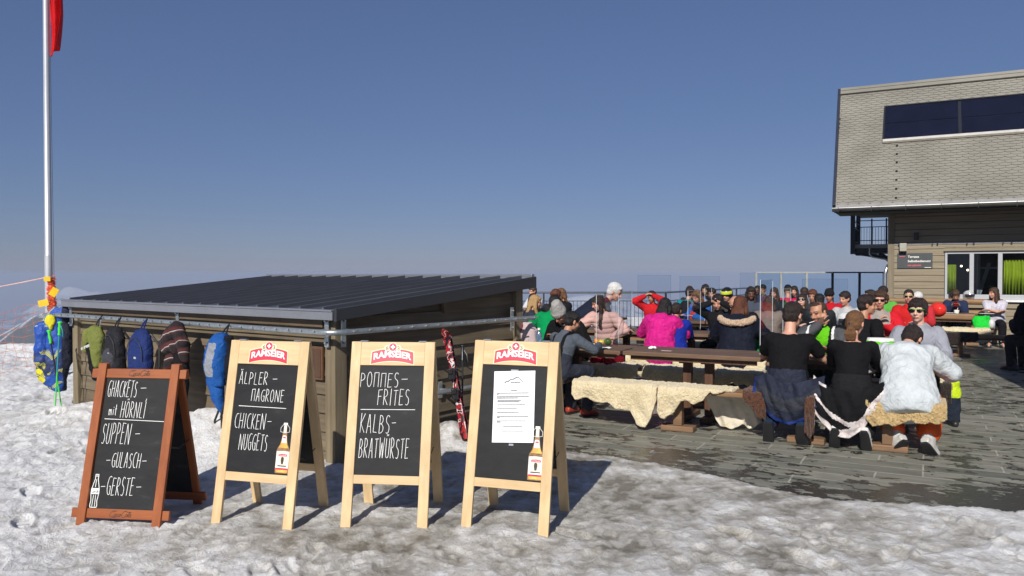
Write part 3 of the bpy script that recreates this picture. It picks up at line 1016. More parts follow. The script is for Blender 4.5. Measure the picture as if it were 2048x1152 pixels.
# script lettering drawn with a pen (slanted, joined)
def cursive(mb, x0, x1, y0, y1, z, w, m=0):
    L = [  # C o c a - C o l a in a 0..10 by 0..3 box
        arc(1.35, 1.45, 1.05, 1.35, 55, 290, 14) + [(2.1, .35), (2.5, .75)],
        [(1.9, 2.5), (2.6, 2.9), (1.2, 2.2)],
        arc(2.75, .85, .38, .65, 90, 450, 10),
        arc(3.75, .85, .4, .65, 60, 300, 8) + [(4.15, .6)],
        arc(4.6, .85, .38, .62, 90, 450, 10), [(4.95, 1.5), (4.9, .35), (5.2, .3)],
        [(5.15, 1.0), (5.5, 1.1)],
        arc(6.6, 1.45, 1.1, 1.4, 60, 300, 14) + [(7.3, .5)],
        [(5.9, 2.6), (6.8, 2.75), (7.6, 2.3), (8.4, 2.55), (9.2, 2.35)],
        arc(7.65, .85, .38, .65, 90, 450, 10),
        [(8.2, .9), (8.75, 2.3), (8.6, 2.5), (8.45, 2.0), (8.35, .5), (8.7, .3)],
        arc(9.2, .85, .38, .62, 90, 450, 10), [(9.58, 1.5), (9.5, .35), (9.9, .3)],
        [(1.4, .12), (2.6, -.1), (3.4, .05)],
    ]
    sx = (x1 - x0) / 10; sy = (y1 - y0) / 3
    for i, q in enumerate(L):
        ribbon(mb, [(x0 + (a + b_ * .35 - .4) * sx, y0 + b_ * sy) for a, b_ in q], w, z + i * .00008, m, seed=i)

def panel_matrix(H, s, back=False):
    Ls = math.hypot(H, s / 2)
    up = Vector((0, (s / 2) / Ls, H / Ls)); x = Vector((1, 0, 0)); n = x.cross(up)
    M = Matrix(((x.x, up.x, n.x, 0), (x.y, up.y, n.y, -s / 2), (x.z, up.z, n.z, 0), (0, 0, 0, 1)))
    if back:
        M = Matrix.Rotation(math.pi, 4, 'Z') @ M
    return M, Ls
def logo(parent, M, cx, cy, w):
    """red arched banner with a cross medallion; flat print on the header"""
    b = MB()
    z = .0125
    def banner(w_, h0, h1, z_, m):
        n = 14; top = []; bot = []
        for i in range(n + 1):
            t = -1 + 2 * i / n
            bow = (1 - t * t) * .022
            top.append((cx + t * w_ / 2 * .97, cy + h1 - .024 + bow)); bot.append((cx + t * w_ / 2 * 1.0, cy + h0 - .024 + bow))
        V = [(*p, z_) for p in top + bot]
        F = [(i + n + 1, i + n + 2, i + 1, i) for i in range(n)]
        b.add(V, F, m)
    banner(w + .012, -.040, .052, z, 2)
    banner(w, -.034, .046, z + .0004, 0)
    place_text(b, 'RAMSEIER', cx - w * .445, cx + w * .445, cy - .036, cy + .008, z + .0008, 1, off=.035, warp=lambda X: (1 - ((X - cx) / (w / 2)) ** 2) * .024)
    def disc(x, y, r, zz, m, n=20):
        b.add([(x + r * math.cos(2 * math.pi * i / n), y + r * math.sin(2 * math.pi * i / n), zz) for i in range(n)], [tuple(range(n))], m)
    y = cy + .052
    for sx in (-1, 1):
        disc(cx + sx * .037, y - .004, .020, z + .0010, 1); disc(cx + sx * .037, y - .004, .0175, z + .0013, 2)
    ribbon(b, arc(cx - .037, y - .010, .007, .007, 40, 400, 8) + [(cx - .044, y), (cx - .034, y + .008)], .004, z + .0016, 3)
    ribbon(b, arc(cx + .036, y + .002, .007, .006, 150, -90, 6) + arc(cx + .036, y - .010, .008, .006, 90, -150, 6), .004, z + .0016, 3)
    disc(cx, y + .004, .0285, z + .0018, 1, 26); disc(cx, y + .004, .0255, z + .0021, 0, 26)
    b.bbox((cx - .014, y + .0, z + .0021), (cx + .014, y + .0085, z + .0024), 1); b.bbox((cx - .0043, y - .010, z + .0021), (cx + .0043, y + .0185, z + .0027), 1)
    b.xf(M)
    return b.build('logo_print', [redp, whitep, creamp, darkp], parent)
def bottle_print(parent, M, x0, y0, h):
    """printed picture of a swing-top bottle, flat on the board"""
    gl = mat('print_glass', (0.28, 0.16, 0.07), rough=0.4, var=0.4, vs=30)
    gold = mat('print_gold', (0.75, 0.42, 0.09), rough=0.4, var=0.35, vs=25)
    pale = mat('print_pale', (0.80, 0.72, 0.60), rough=0.4)
    grey = mat('print_wire', (0.55, 0.55, 0.53), rough=0.4)
    b = MB(); z = .0022
    prof = [(.145, 0), (.152, .02), (.150, .44), (.13, .50), (.085, .57), (.062, .68), (.045, .80), (.036, .86), (.036, .95), (.0, .95)]
    def shape(pr, zz, m, sc_=1.0):
        L = [(-a * h * sc_, b2 * h) for a, b2 in pr]; Rr = [(a * h * sc_, b2 * h) for a, b2 in pr]
        n = len(pr)
        b.add([(x0 + p[0], y0 + p[1], zz) for p in L + Rr], [(i, n + i, n + i + 1, i + 1) for i in range(n - 1)], m)
    shape(prof, z, 0)
    shape([(.11, .50), (.08, .555), (.05, .66), (.0, .67)], z + .0004, 1)
    shape([(.12, .02), (.13, .05), (.13, .09), (.11, .10)], z + .0004, 1)
    shape([(.135, .075), (.142, .10), (.142, .43), (.0, .44)], z + .0006, 2)
    shape([(.10, .15), (.10, .37), (.06, .40), (.0, .405)], z + .0008, 3)
    shape([(.138, .07), (.14, .105), (.0, .085)], z + .001, 4)
    shape([(.098, .335), (.098, .375), (.0, .385)], z + .001, 4)
    shape([(.02, .18), (.035, .26), (.03, .31), (.0, .33)], z + .001, 5)
    shape([(.055, .60), (.045, .72), (.035, .745), (.0, .75)], z + .0006, 2)
    shape([(.035, .69), (.03, .715), (.0, .72)], z + .0008, 4)
    shape([(.032, .80), (.03, .95), (.0, .95)], z + .0006, 3)
    shape([(.045, .955), (.045, 1.0), (.0, 1.0)], z + .0006, 2)
    for s_ in (-1, 1):
        ribbon(b, [(x0 + s_ * .04 * h, y0 + .97 * h), (x0 + s_ * .10 * h, y0 + .90 * h), (x0 + s_ * .10 * h, y0 + .82 * h), (x0, y0 + .80 * h)], .0035, z + .001, 6)
    place_text(b, 'RAMSEIER', x0 - .085 * h, x0 + .085 * h, y0 + .343 * h, y0 + .366 * h, z + .0014, 2)
    ribbon(b, [(x0 - .09 * h, y0 + .145 * h), (x0 + .09 * h, y0 + .145 * h)], .007, z + .0014, 5)
    b.xf(M)
    return b.build('bottle_picture', [gl, gold, whitep, pale, redp, darkp, grey], parent)
def pine_sign(label, fl, fr, s, H, W, texts, z0=.025, extra=None, gpaper=False):
    H += .02; z0 = -.012
    fl = Vector(fl); fr = Vector(fr)
    d = (fr - fl).normalized()
    per = Vector((-d.y, d.x))
    c = (fl + fr) / 2 + per * s / 2
    root = empty('chalkboard_sign', (c.x, c.y, z0), math.atan2(d.y, d.x), label, 'chalkboard', 'pine framed menu boards')
    pw = .066
    for back in (False, True):
        M, L = panel_matrix(H, s, back)
        for sx in (-1, 1):
            b = MB(); x = sx * (W / 2 - pw / 2)
            b.bbox((x - pw / 2, 0, -.012), (x + pw / 2, L - .002, .012)); b.xf(M)
            b.build('leg', pine, root, bevel=.003)
            b = MB(); b.bbox((x - .02, -.006, -.009), (x + .02, .0, .009)); b.xf(M); b.build('foot_pad', whitep, root)
        w2 = W / 2 - pw
        b = MB(); b.bbox((-w2, L - .158, -.0105), (w2, L - .004, .0105)); b.xf(M); hd = b.build('header', pine_x, root, bevel=.002)
        b = MB(); b.bbox((-w2, .283, -.0105), (w2, .338, .0105)); b.xf(M); b.build('cross_rail', pine_x, root, bevel=.002)
        b = MB(); b.bbox((-w2, .338, -.006), (w2, L - .158, .001)); b.xf(M); bd = b.build('board', boardm, root)
        if not back:
            logo(root, M, 0.0, L - .093, .285)
            bh = L - .158 - .338; bw = 2 * w2
            def X(u): return -w2 + u * bw
            def Y(v): return .338 + (1 - v) * bh
            b = MB()
            for t in texts:
                if t[0] == 'line':
                    ribbon(b, [(X(t[1] + (t[3] - t[1]) * i / 8), Y(t[2] + (t[4] - t[2]) * i / 8)) for i in range(9)], .0035, .0024)
                else:
                    write(b, t[0], X(t[1]), Y(t[4]), X(t[3]), Y(t[2]), .0031, .0022)
            if texts:
                b.xf(M); b.build('chalk_writing', chalk, bd)
            if extra: bottle_print(bd, M, X(extra[0]), Y(extra[1]), extra[2] * bh)
            if gpaper:
                b = MB()
                z = .004
                q = [(X(.163), Y(.07)), (X(.786), Y(.025)), (X(.884), Y(.655)), (X(.261), Y(.695))]
                q = [(X(.185), Y(.062)), (X(.815), Y(.035)), (X(.853), Y(.668)), (X(.225), Y(.690))]
                o = np.array(q[3]); ex = np.array(q[2]) - o; ey = np.array(q[0]) - o
                def Q(a, c_): 
                    p = o + ex * a + ey * c_
                    return (p[0], p[1])
                n = 8; VV = []; FF = []
                for i in range(n + 1):
                    for j in range(n + 1):
                        p = Q(i / n, j / n)
                        VV.append((*p, z + .0035 * math.sin(3.1 * i / n) * (1 - j / n) + (.004 if (i == n and j == 0) else 0)))
                FF = [(i * (n + 1) + j, (i + 1) * (n + 1) + j, (i + 1) * (n + 1) + j + 1, i * (n + 1) + j + 1) for i in range(n) for j in range(n)]
                b.add(VV, FF)
                so_ = b.xf(M)
                pp = b.build('paper_notice', paperm, root); 
                sd = pp.modifiers.new('t', 'SOLIDIFY'); sd.thickness = .0008
                b = MB(); zz = z + .0065
                ribbon(b, [Q(.27, .835), Q(.31, .855), Q(.34, .85), Q(.42, .885), Q(.47, .885), Q(.55, .91), Q(.60, .915), Q(.64, .885), Q(.68, .865), Q(.72, .845)], .0042, zz)
                rnd = random.Random(4)
                for (yy_, x_0, x_1) in ((.84, .42, .65), (.725, .43, .58), (.69, .09, .86), (.67, .09, .14), (.64, .09, .86), (.62, .09, .60), (.585, .11, .68), (.568, .11, .64), (.525, .11, .78), (.47, .11, .59), (.42, .11, .63), (.36, .11, .86), (.343, .11, .17), (.30, .11, .80), (.283, .11, .2), (.225, .27, .73), (.16, .24, .75)):
                    x_ = x_0
                    while x_ < x_1:
                        l_ = rnd.uniform(.025, .085)
                        ribbon(b, [Q(x_, yy_), Q(min(x_ + l_, x_1), yy_)], .0036, zz); x_ += l_ + .014
                b.xf(M); b.build('printed_text', inkm, pp)
                for q in ((X(.52), Y(.698), .03, .012), (X(.50), Y(.045), .05, .008)):
                    b = MB(); b.box((q[0], q[1], .004), (q[2], q[3], .004)); b.xf(M); b.build('tape', steel, pp)
    # hinges and the strap that stops the legs spreading
    Mx, L = panel_matrix(H, s, False)
    for sx in (-.7, .7): MB().box((sx * W / 2, 0, H + .004), (.05, .03, .006)).build('hinge', steel, root)
    for sx in (-1, 1):
        b = MB(); x = sx * (W / 2 - .045)
        b.tube([(x, -s * .31, H * .38), (x, 0, H * .34), (x, s * .31, H * .38)], .003, 6)
        b.build('strap', black, root, smooth=True)
    return root
pine_sign('pine framed chalkboard reading chicken nuggets, beside the brown one', (-1.95, 5.03), (-1.378, 4.875), .47, 1.155, .585,
  [('ÄLPLER', .048, .075, .51, .19), ('-', .595, .075, .67, .19), ('ΠAGRONE', .28, .235, .80, .345), ('line', .09, .395, .86, .4), ('CHICKEN', .05, .462, .545, .60), ('-', .58, .46, .645, .59), ('NUGGETS', .158, .648, .612, .795)],
  extra=(.885, .985, .455))
pine_sign('pine framed chalkboard reading pommes frites and bratwürste, between two others', (-1.079, 4.92), (-.540, 4.865), .53, 1.15, .56,
  [('POΠΠES', .015, .067, .60, .20), ('-', .65, .067, .75, .18), ('FRITES', .30, .222, .78, .365), ('line', .046, .41, .883, .404), ('KALBS', .053, .45, .50, .62), ('-', .535, .45, .60, .60), ('BRATWÜRSTE', .055, .668, .81, .845)])
pine_sign('pine framed chalkboard with a white paper notice taped on, rightmost board', (-.326, 4.885), (.225, 4.70), .52, 1.165, .57, [], extra=(.905, .985, .46), gpaper=True)

# ---- the brown one
fl = Vector((-2.80, 4.99)); fr = Vector((-2.225, 4.92)); s = .50; H = 1.01; W = .575
d = (fr - fl).normalized(); per = Vector((-d.y, d.x)); c = (fl + fr) / 2 + per * s / 2
root = empty('chalkboard_sign', (c.x, c.y, -.005), math.atan2(d.y, d.x), 'brown stained chalkboard reading ghackets mit hörnli, leftmost board', 'chalkboard')
pw = .058
for back in (False, True):
    M, L = panel_matrix(H, s, back)
    for sx in (-1, 1):
        b = MB(); x = sx * (W / 2 - pw / 2); b.bbox((x - pw / 2, 0, -.006), (x + pw / 2, L, .018)); b.xf(M); b.build('leg', brown, root, bevel=.003)
    w2 = W / 2 - pw
    rails = []
    for (y0, y1) in ((.045, .105), (L - .095, L - .035)):
        b = MB(); b.bbox((-W / 2 - .047, y0, -.0175), (W / 2 + .047, y1, .0065) if False else (W / 2 + .047, y1, .0055)); b.xf(M); rails.append(b.build('cross_rail', brown_x, root, bevel=.003))
    b = MB(); b.bbox((-w2 - .01, .105, -.0155), (w2 + .01, L - .095, -.003)); b.xf(M); bd = b.build('board', boardm, root)
    if not back:
        bh = L - .2; bw = 2 * w2
        def X(u): return -w2 + u * bw
        def Y(v): return .105 + (1 - v) * bh
        b = MB(); zt = -.0022
        def wr(t, u0, v0, u1, v1): write(b, t, X(u0), Y(v1), X(u1), Y(v0), .0031, zt)
        wr('GHACKETS', .047, .022, .49, .148); wr('-', .545, .02, .635, .13)
        wr('mit', .108, .205, .222, .29); wr('HÖRNLÍ', .293, .187, .66, .308)
        ribbon(b, [(X(.059 + .909 * i / 8), Y(.322 + .011 * i / 8)) for i in range(9)], .0035, zt)
        wr('SUPPEN', .056, .36, .482, .513); wr('-', .555, .37, .631, .49)
        wr('-', .172, .585, .234, .69); wr('GULASCH', .263, .58, .69, .69); wr('-', .714, .58, .783, .69)
        wr('-', .144, .78, .212, .89); wr('GERSTE', .242, .765, .638, .898); wr('-', .678, .775, .754, .885)
        # chalk drawing of a waisted bottle
        cx = X(.072); y0 = Y(.993); hh = Y(.748) - Y(.993)
        pf = [(.11, 0), (.125, .06), (.105, .2), (.14, .42), (.135, .55), (.075, .78), (.05, .86), (.055, .94), (.055, 1)]
        for sx in (-1, 1):
            ribbon(b, [(cx + sx * a * hh * .95, y0 + q * hh) for a, q in pf], .0045, zt)
            ribbon(b, [(cx + sx * .045 * hh, y0 + .03 * hh), (cx + sx * .035 * hh, y0 + .37 * hh)], .0035, zt)
        for q in (0, .95, 1): ribbon(b, [(cx - .11 * hh * (1 if q == 0 else .5), y0 + q * hh), (cx + .11 * hh * (1 if q == 0 else .5), y0 + q * hh)], .0045, zt)
        ribbon(b, [(cx - .01 * hh, y0 + .62 * hh), (cx - .008 * hh, y0 + .84 * hh)], .004, zt)
        b.bbox((cx - .13 * hh, y0 + .40 * hh, zt - .0002), (cx + .13 * hh, y0 + .58 * hh, zt + .0001))
        b.xf(M); b.build('chalk_writing', chalk, bd)
        b = MB(); cursive(b, cx - .12 * hh, cx + .12 * hh, y0 + .44 * hh, y0 + .54 * hh, zt + .0003, .0015); b.xf(M); b.build('drawn_lettering', darkp, bd)
        for q, rl in zip((.047, L - .09), rails):
            b = MB(); cursive(b, -.072, .084, q + .008, q + .050, .0062, .0030); b.xf(M); b.build('burnt_lettering', burnt, rl)
b = MB(); b.tube([(W / 2 - .02, -s * .26, H * .48), (W / 2 - .02, 0, H * .45), (W / 2 - .02, s * .26, H * .48)], .004, 6); b.build('strap', black, root, smooth=True)
# ================================================================ RESTAURANT BUILDING
def hz_wood():
    m, nt, b = base('facade_cladding')
    mp = coords(nt, (1.4, 20, 26))
    nz = nd(nt, 'ShaderNodeTexNoise', Scale=1.0, Detail=7.0, Roughness=0.6)
    nt.links.new(mp.outputs[0], nz.inputs['Vector'])
    r = ramp(nt, nz.outputs[0], [(0.3, (0.21, 0.175, 0.12)), (0.7, (0.31, 0.26, 0.18))])
    nt.links.new(r.outputs[0], b.inputs['Base Color'])
    b.inputs['Roughness'].default_value = .75
    bump(nt, b, nz.outputs[0], .3, .004)
    return m
clad = hz_wood()
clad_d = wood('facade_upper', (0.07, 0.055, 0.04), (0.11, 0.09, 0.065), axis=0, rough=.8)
def slate_mat():
    m, nt, b = base('roof_slates')
    tc = nt.nodes.new('ShaderNodeTexCoord')
    n1 = nd(nt, 'ShaderNodeTexNoise', Scale=.9, Detail=6.0)
    nt.links.new(tc.outputs['Object'], n1.inputs['Vector'])
    n2 = nd(nt, 'ShaderNodeTexNoise', Scale=26.0, Detail=3.0)
    nt.links.new(tc.outputs['Object'], n2.inputs['Vector'])
    a = ramp(nt, n1.outputs[0], [(.3, (0.19, 0.18, 0.15)), (.7, (0.28, 0.265, 0.225))])
    c = ramp(nt, n2.outputs[0], [(.3, (.93, .93, .93)), (.7, (1.05, 1.05, 1.05))])
    nt.links.new(cmix(nt, 1.0, a.outputs[0], c.outputs[0], 'MULTIPLY'), b.inputs['Base Color'])
    b.inputs['Roughness'].default_value = .72
    return m
slate = slate_mat()
slate_rd = random.Random(9)
darkmetal = mat('dark_steel', (0.02, 0.022, 0.028), rough=.5, metal=.3)
whiteframe = mat('white_window_frame', (0.42, 0.43, 0.46), rough=.4, var=.03)
silverm = mat('flashing', (0.55, 0.53, 0.50), rough=.35, metal=.6, var=.2, vs=4)
V0, U0 = 21.3, -0.84
HO = T(U0, V0, 0)
house = empty('restaurant_building', HO, YAW, 'timber clad mountain restaurant with grey slate roof and long window, right edge', 'building')
# local: x = along facade to the right, y = away, z up
LW = 13.0
b = MB()
z = 0.02; i = 0
WX0, WX1, WZ0, WZ1 = 1.23, 3.75, 1.02, 2.14
while z < 3.3:
    h = .158
    parts = [(0.14, LW)]
    if z + h > WZ0 - .06 and z < WZ1 + .03: parts = [(0.14, WX0 - .01), (WX1 + .01, LW)]
    if z + h > WZ0 - .06 and z < WZ0 - .06 + .1: parts = [(0.14, WX0 - .01), (WX1 + .01, LW)]
    for x0, x1 in parts:
        b.bbox((x0, -.022, z), (x1, .0, min(z + h - .012, 3.3)))
    z += h; i += 1
b.bbox((0.14, .001, 0), (WX0 - .012, .12, 3.3), 1); b.bbox((WX1 + .012, .001, 0), (LW, .12, 3.3), 1); b.bbox((WX0 - .012, .001, 0), (WX1 + .012, .12, WZ0 - .09), 1); b.bbox((WX0 - .012, .001, WZ1 + .04), (WX1 + .012, .12, 3.3), 1)
# infill boards just above and under the window
b.bbox((WX0 - .01, -.022, .96 - .13), (WX1 + .01, 0, .945)); 
b.bbox((WX0 - .01, -.022, WZ1 + .03), (WX1 + .01, 0, WZ1 + .12))
wall = b.build('facade', [clad, darkmetal], house)
b = MB(); b.bbox((-.0, -.05, 0), (.138, .13, 3.3)); b.build('corner_post', wood('facade_post', (0.19, 0.16, 0.11), (0.27, 0.23, 0.16), axis=2), house, bevel=.004)
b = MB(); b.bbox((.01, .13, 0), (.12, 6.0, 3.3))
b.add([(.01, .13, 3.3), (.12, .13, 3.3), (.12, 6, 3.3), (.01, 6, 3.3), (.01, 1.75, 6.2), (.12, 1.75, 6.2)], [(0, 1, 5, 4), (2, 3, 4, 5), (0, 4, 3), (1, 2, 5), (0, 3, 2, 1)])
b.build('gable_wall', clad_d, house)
b = MB(); b.bbox((.02, -.04, 2.335), (LW, -.024, 2.37)); b.build('drip_strip', silverm, house)
b = MB()
for x in np.arange(.3, 9, .75): b.bbox((x, -.045, 2.31), (x + .035, -.0405, 2.36))
b.build('strip_clip', darkmetal, house)
# window band
win = empty('window', (0, 0, 0)); win.parent = house
def glassm(name, tint, refl=0.06, rough=0.0, cap=.5):
    m = bpy.data.materials.new(name); m.use_nodes = True
    nt = m.node_tree; nt.nodes.clear()
    o = nt.nodes.new('ShaderNodeOutputMaterial'); t = nt.nodes.new('ShaderNodeBsdfTransparent'); g = nt.nodes.new('ShaderNodeBsdfGlossy'); mx = nt.nodes.new('ShaderNodeMixShader')
    f = nt.nodes.new('ShaderNodeLayerWeight'); f.inputs['Blend'].default_value = refl
    t.inputs[0].default_value = (*tint, 1); g.inputs['Roughness'].default_value = rough
    g.inputs['Color'].default_value = (.9, .95, 1, 1)
    mi = nt.nodes.new('ShaderNodeMath'); mi.operation = 'MINIMUM'; mi.inputs[1].default_value = cap
    nt.links.new(f.outputs['Fresnel'], mi.inputs[0]); nt.links.new(mi.outputs[0], mx.inputs[0]); nt.links.new(t.outputs[0], mx.inputs[1]); nt.links.new(g.outputs[0], mx.inputs[2]); nt.links.new(mx.outputs[0], o.inputs[0])
    return m
pane_m = glassm('window_glass', (.80, .84, .86), .30)
b = MB()
fy0, fy1 = -.03, .06
b.bbox((WX0, fy0, WZ0), (WX0 + .05, fy1, WZ1)); b.bbox((WX1 - .05, fy0, WZ0), (WX1, fy1, WZ1))
b.bbox((WX0 + .05, fy0, WZ0), (WX1 - .05, fy1, WZ0 + .12)); b.bbox((WX0 + .05, fy0, WZ1 - .04), (WX1 - .05, fy1, WZ1))
for mx_ in (1.78, 2.35, 2.98): b.bbox((mx_ - .045, fy0 - .005, WZ0 + .12), (mx_ + .045, fy1, WZ1 - .04))
fr_ = b.build('frame', whiteframe, win, bevel=.006)
xs = [WX0 + .05, 1.735, 1.825, 2.305, 2.395, 2.935, 3.025, WX1 - .05]
for q in range(4):
    b = MB(); b.bbox((xs[2 * q], .0, WZ0 + .12), (xs[2 * q + 1], .006, WZ1 - .04)); b.build('pane', pane_m, win)
b = MB(); b.bbox((WX0 - .06, -.09, WZ0 - .045), (WX1 + .1, .0, WZ0 - .002)); b.build('sill', mat('white_sill', (.8, .8, .79), rough=.4), win, bevel=.004)
b = MB(); b.bbox((WX0 - .03, -.05, WZ1 + .003), (WX1 + .03, -.023, WZ1 + .028)); b.build('head_trim', darkmetal, win)
# interior: dark room, curtains, lamps
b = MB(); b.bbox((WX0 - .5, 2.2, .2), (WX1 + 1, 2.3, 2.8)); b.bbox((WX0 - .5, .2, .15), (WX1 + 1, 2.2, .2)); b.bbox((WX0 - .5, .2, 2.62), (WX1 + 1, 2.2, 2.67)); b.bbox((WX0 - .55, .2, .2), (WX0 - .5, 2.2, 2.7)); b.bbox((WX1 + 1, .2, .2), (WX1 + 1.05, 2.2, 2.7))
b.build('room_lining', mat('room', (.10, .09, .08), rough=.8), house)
b = MB(); b.bbox((1.95, 1.2, .9), (2.02, 1.26, 2.3)); b.bbox((1.95, 1.1, 1.75), (2.5, 1.16, 1.8)); b.add([(1.9, 1.2, .9), (1.98, 1.2, .9), (2.25, 1.2, 1.9), (2.17, 1.2, 1.9), (1.9, 1.22, .9), (1.98, 1.22, .9), (2.25, 1.22, 1.9), (2.17, 1.22, 1.9)], [(0, 1, 2, 3), (7, 6, 5, 4), (0, 4, 5, 1), (1, 5, 6, 2), (2, 6, 7, 3), (3, 7, 4, 0)])
b.build('inner_frame', whiteframe, house)
cm_ = mat('green_curtain', (.38, .46, .02), rough=.8, var=.15, vs=6)
for (x0, x1, zb, zt) in ((1.27, 1.47, 1.1, 1.85), (2.44, 2.96, 1.1, 1.95), (3.06, 3.3, 1.1, 1.95)):
    V = []; n = 40
    for q in range(n + 1):
        x = x0 + (x1 - x0) * q / n; y = .20 + .035 * math.sin(q * 1.3) + .01 * math.sin(q * 3.1)
        V += [(x, y, zb), (x, y, zt)]
    b = MB(); b.add(V, [(2 * q, 2 * q + 2, 2 * q + 3, 2 * q + 1) for q in range(n)])
    o = b.build('curtain', cm_, house, smooth=True); o.modifiers.new('s', 'SOLIDIFY').thickness = .004
em = bpy.data.materials.new('lamp_glow'); em.use_nodes = True
em.node_tree.nodes['Principled BSDF'].inputs['Emission Color'].default_value = (1, .8, .5, 1); em.node_tree.nodes['Principled BSDF'].inputs['Emission Strength'].default_value = 6
for x, y, z in ((1.60, .9, 1.82), (1.73, .7, 1.72)):
    b = MB(); b.ell((x, y, z), (.025, .025, .025), 12, 8); b.tube([(x, y, z + .02), (x, y, 2.6)], .004, 6, 1); b.build('pendant_lamp', [em, black], house, smooth=True)
# roof: eave at local y=-1.05
EX0 = -1.14; EY = -1.05; EZ = 3.20; RZ = 6.60; RYD = 1.75
slen = math.hypot(RYD - EY, RZ - EZ)
sd = Vector((0, (RYD - EY) / slen, (RZ - EZ) / slen)); sn = Vector((0, -sd.z, sd.y))
def RF(x, t, n=0.0):
    return np.array((x, EY, EZ)) + np.array(sd) * t + np.array(sn) * n
XR = LW
roof_h = empty('roof', (0, 0, 0)); roof_h.parent = house
b = MB()
b.add([RF(EX0, .02, -.02), RF(XR, .02, -.02), RF(XR, slen, -.02), RF(EX0 - .15, slen, -.02), RF(EX0, .0, -.16), RF(XR, .0, -.16), RF(XR, slen, -.16), RF(EX0 - .15, slen, -.16)],
      [(0, 1, 2, 3), (7, 6, 5, 4), (0, 4, 5, 1), (1, 5, 6, 2), (2, 6, 7, 3), (3, 7, 4, 0)])
b.build('roof_deck', wood('deck', (.05, .04, .03), (.09, .07, .05), axis=0), roof_h)
b = MB()   # scalloped slates in overlapping courses
t = 0.10; row = 0
cw, chh = .24, .088
while t < slen - .12:
    x = EX0 - .17 - (cw / 2 if row % 2 else 0)
    while x < min(XR, 8.0):
        x0 = max(x, EX0 + .03 - .15 * t / slen); x1 = x + cw - .004
        if x1 - x0 > .03:
            j = slate_rd.uniform(-.0015, .0015)
            k = min(.055, (x1 - x0) / 3)
            pr = [(x0, t + .035), (x0 + k, t), (x1 - k, t), (x1, t + .035), (x1, t + chh + .03), (x0, t + chh + .03)]
            top = [RF(px_, ty, (.009 - .011 * (ty - t) / chh) + j) for px_, ty in pr]
            bot = [RF(px_, ty, (.003 - .011 * (ty - t) / chh) + j) for px_, ty in pr]
            b.add(top + bot, [(0, 1, 2, 3, 4, 5), (0, 6, 7, 1), (1, 7, 8, 2), (2, 8, 9, 3)])
        x += cw
    t += chh; row += 1
b.build('slates', slate, roof_h)
b = MB()  # hidden far slope
b.add([RF(EX0, slen, 0), RF(XR, slen, 0), np.array((XR, 6.5, 3.6)), np.array((EX0, 6.5, 3.6)), RF(EX0, slen, -.14), RF(XR, slen, -.14), np.array((XR, 6.5, 3.45)), np.array((EX0, 6.5, 3.45))],
      [(0, 1, 2, 3), (7, 6, 5, 4), (0, 4, 5, 1), (1, 5, 6, 2), (2, 6, 7, 3), (3, 7, 4, 0)])
b.build('rear_slope', slate, roof_h)
b = MB(); b.beam(RF(EX0 - .17, slen - .10, .045), RF(XR, slen - .10, .045), .16, .03, up=tuple(sn)); b.beam(RF(EX0 - .17, slen - .01, .05), RF(XR, slen - .01, .05), .10, .05, up=tuple(sn)); b.build('ridge_cap', slate, roof_h)
b = MB(); b.beam(RF(EX0 + .0, .05, -.05), RF(EX0 - .15, slen + .03, -.05), .07, .26, up=tuple(sn))
b.build('verge_board', mat('verge_navy', (.035, .04, .065), rough=.45, metal=.3), roof_h, bevel=.006)
b = MB(); b.beam(RF(EX0 + .04, .035, .022), RF(XR, .035, .022), .12, .012, up=tuple(sn)); b.build('eave_flashing', silverm, roof_h, bevel=.003)
b = MB()
st = []
gx = EX0 - .03
V = []
n = 9
for x in (gx, XR):
    for q in range(n + 1):
        a = math.pi + math.pi * q / n
        V.append((x, EY - .055 + .065 * math.cos(a), EZ - .01 + .075 * math.sin(a)))
b.add(V, [(q, q + 1, n + 1 + q + 1, n + 1 + q) for q in range(n)])
o = b.build('gutter', mat('gutter_metal', (.20, .20, .19), rough=.4, metal=.6), roof_h, smooth=True); o.modifiers.new('s', 'SOLIDIFY').thickness = .006
b = MB(); b.tube([(gx, EY - .12, EZ - .005), (XR, EY - .12, EZ - .005)], .012, 8); o = b.build('gutter_lip', silverm, roof_h, smooth=True)
for x in np.arange(EX0 + .1, 8, .72):
    b = MB(); b.bbox((x, EY - .125, EZ - .105), (x + .02, EY - .0, EZ - .086)); b.bbox((x, EY - .131, EZ - .09), (x + .02, EY - .121, EZ + .01)); b.build('gutter_bracket', darkmetal, roof_h)
b = MB(); b.bbox((EX0 + .05, EY + .02, EZ - .12), (XR, 0.0, EZ - .10)); b.build('soffit', wood('soffit_wood', (.05, .04, .03), (.085, .07, .05), axis=0), roof_h)
# solar panels let into the slope
def px_on_roof(x, y):
    # intersect the view direction with the slope once, to size the array
    dx, dz = (x - 1024) / 1560.0, (550 - y) / 1560.0
    return dx, dz
PT0, PT1, PX0 = 2.25, 3.5, -0.12
pv_m = mat('solar_glass', (.006, .007, .018), rough=.2, var=.3, vs=3, spec=.6)
pnl = empty('solar_panel', (0, 0, 0)); pnl.parent = roof_h
x = PX0
while x < 8:
    for (t0, t1) in ((PT0, PT0 + .60), (PT0 + .62, PT1)):
        b = MB(); V = [RF(x, t0, .06), RF(x + 1.62, t0, .06), RF(x + 1.62, t1, .06), RF(x, t1, .06), RF(x, t0, .0), RF(x + 1.62, t0, .0), RF(x + 1.62, t1, .0), RF(x, t1, .0)]
        b.add(V, [(0, 1, 2, 3), (0, 4, 5, 1), (1, 5, 6, 2), (2, 6, 7, 3), (3, 7, 4, 0)])
        b.build('cell', pv_m, pnl)
    x += 1.69
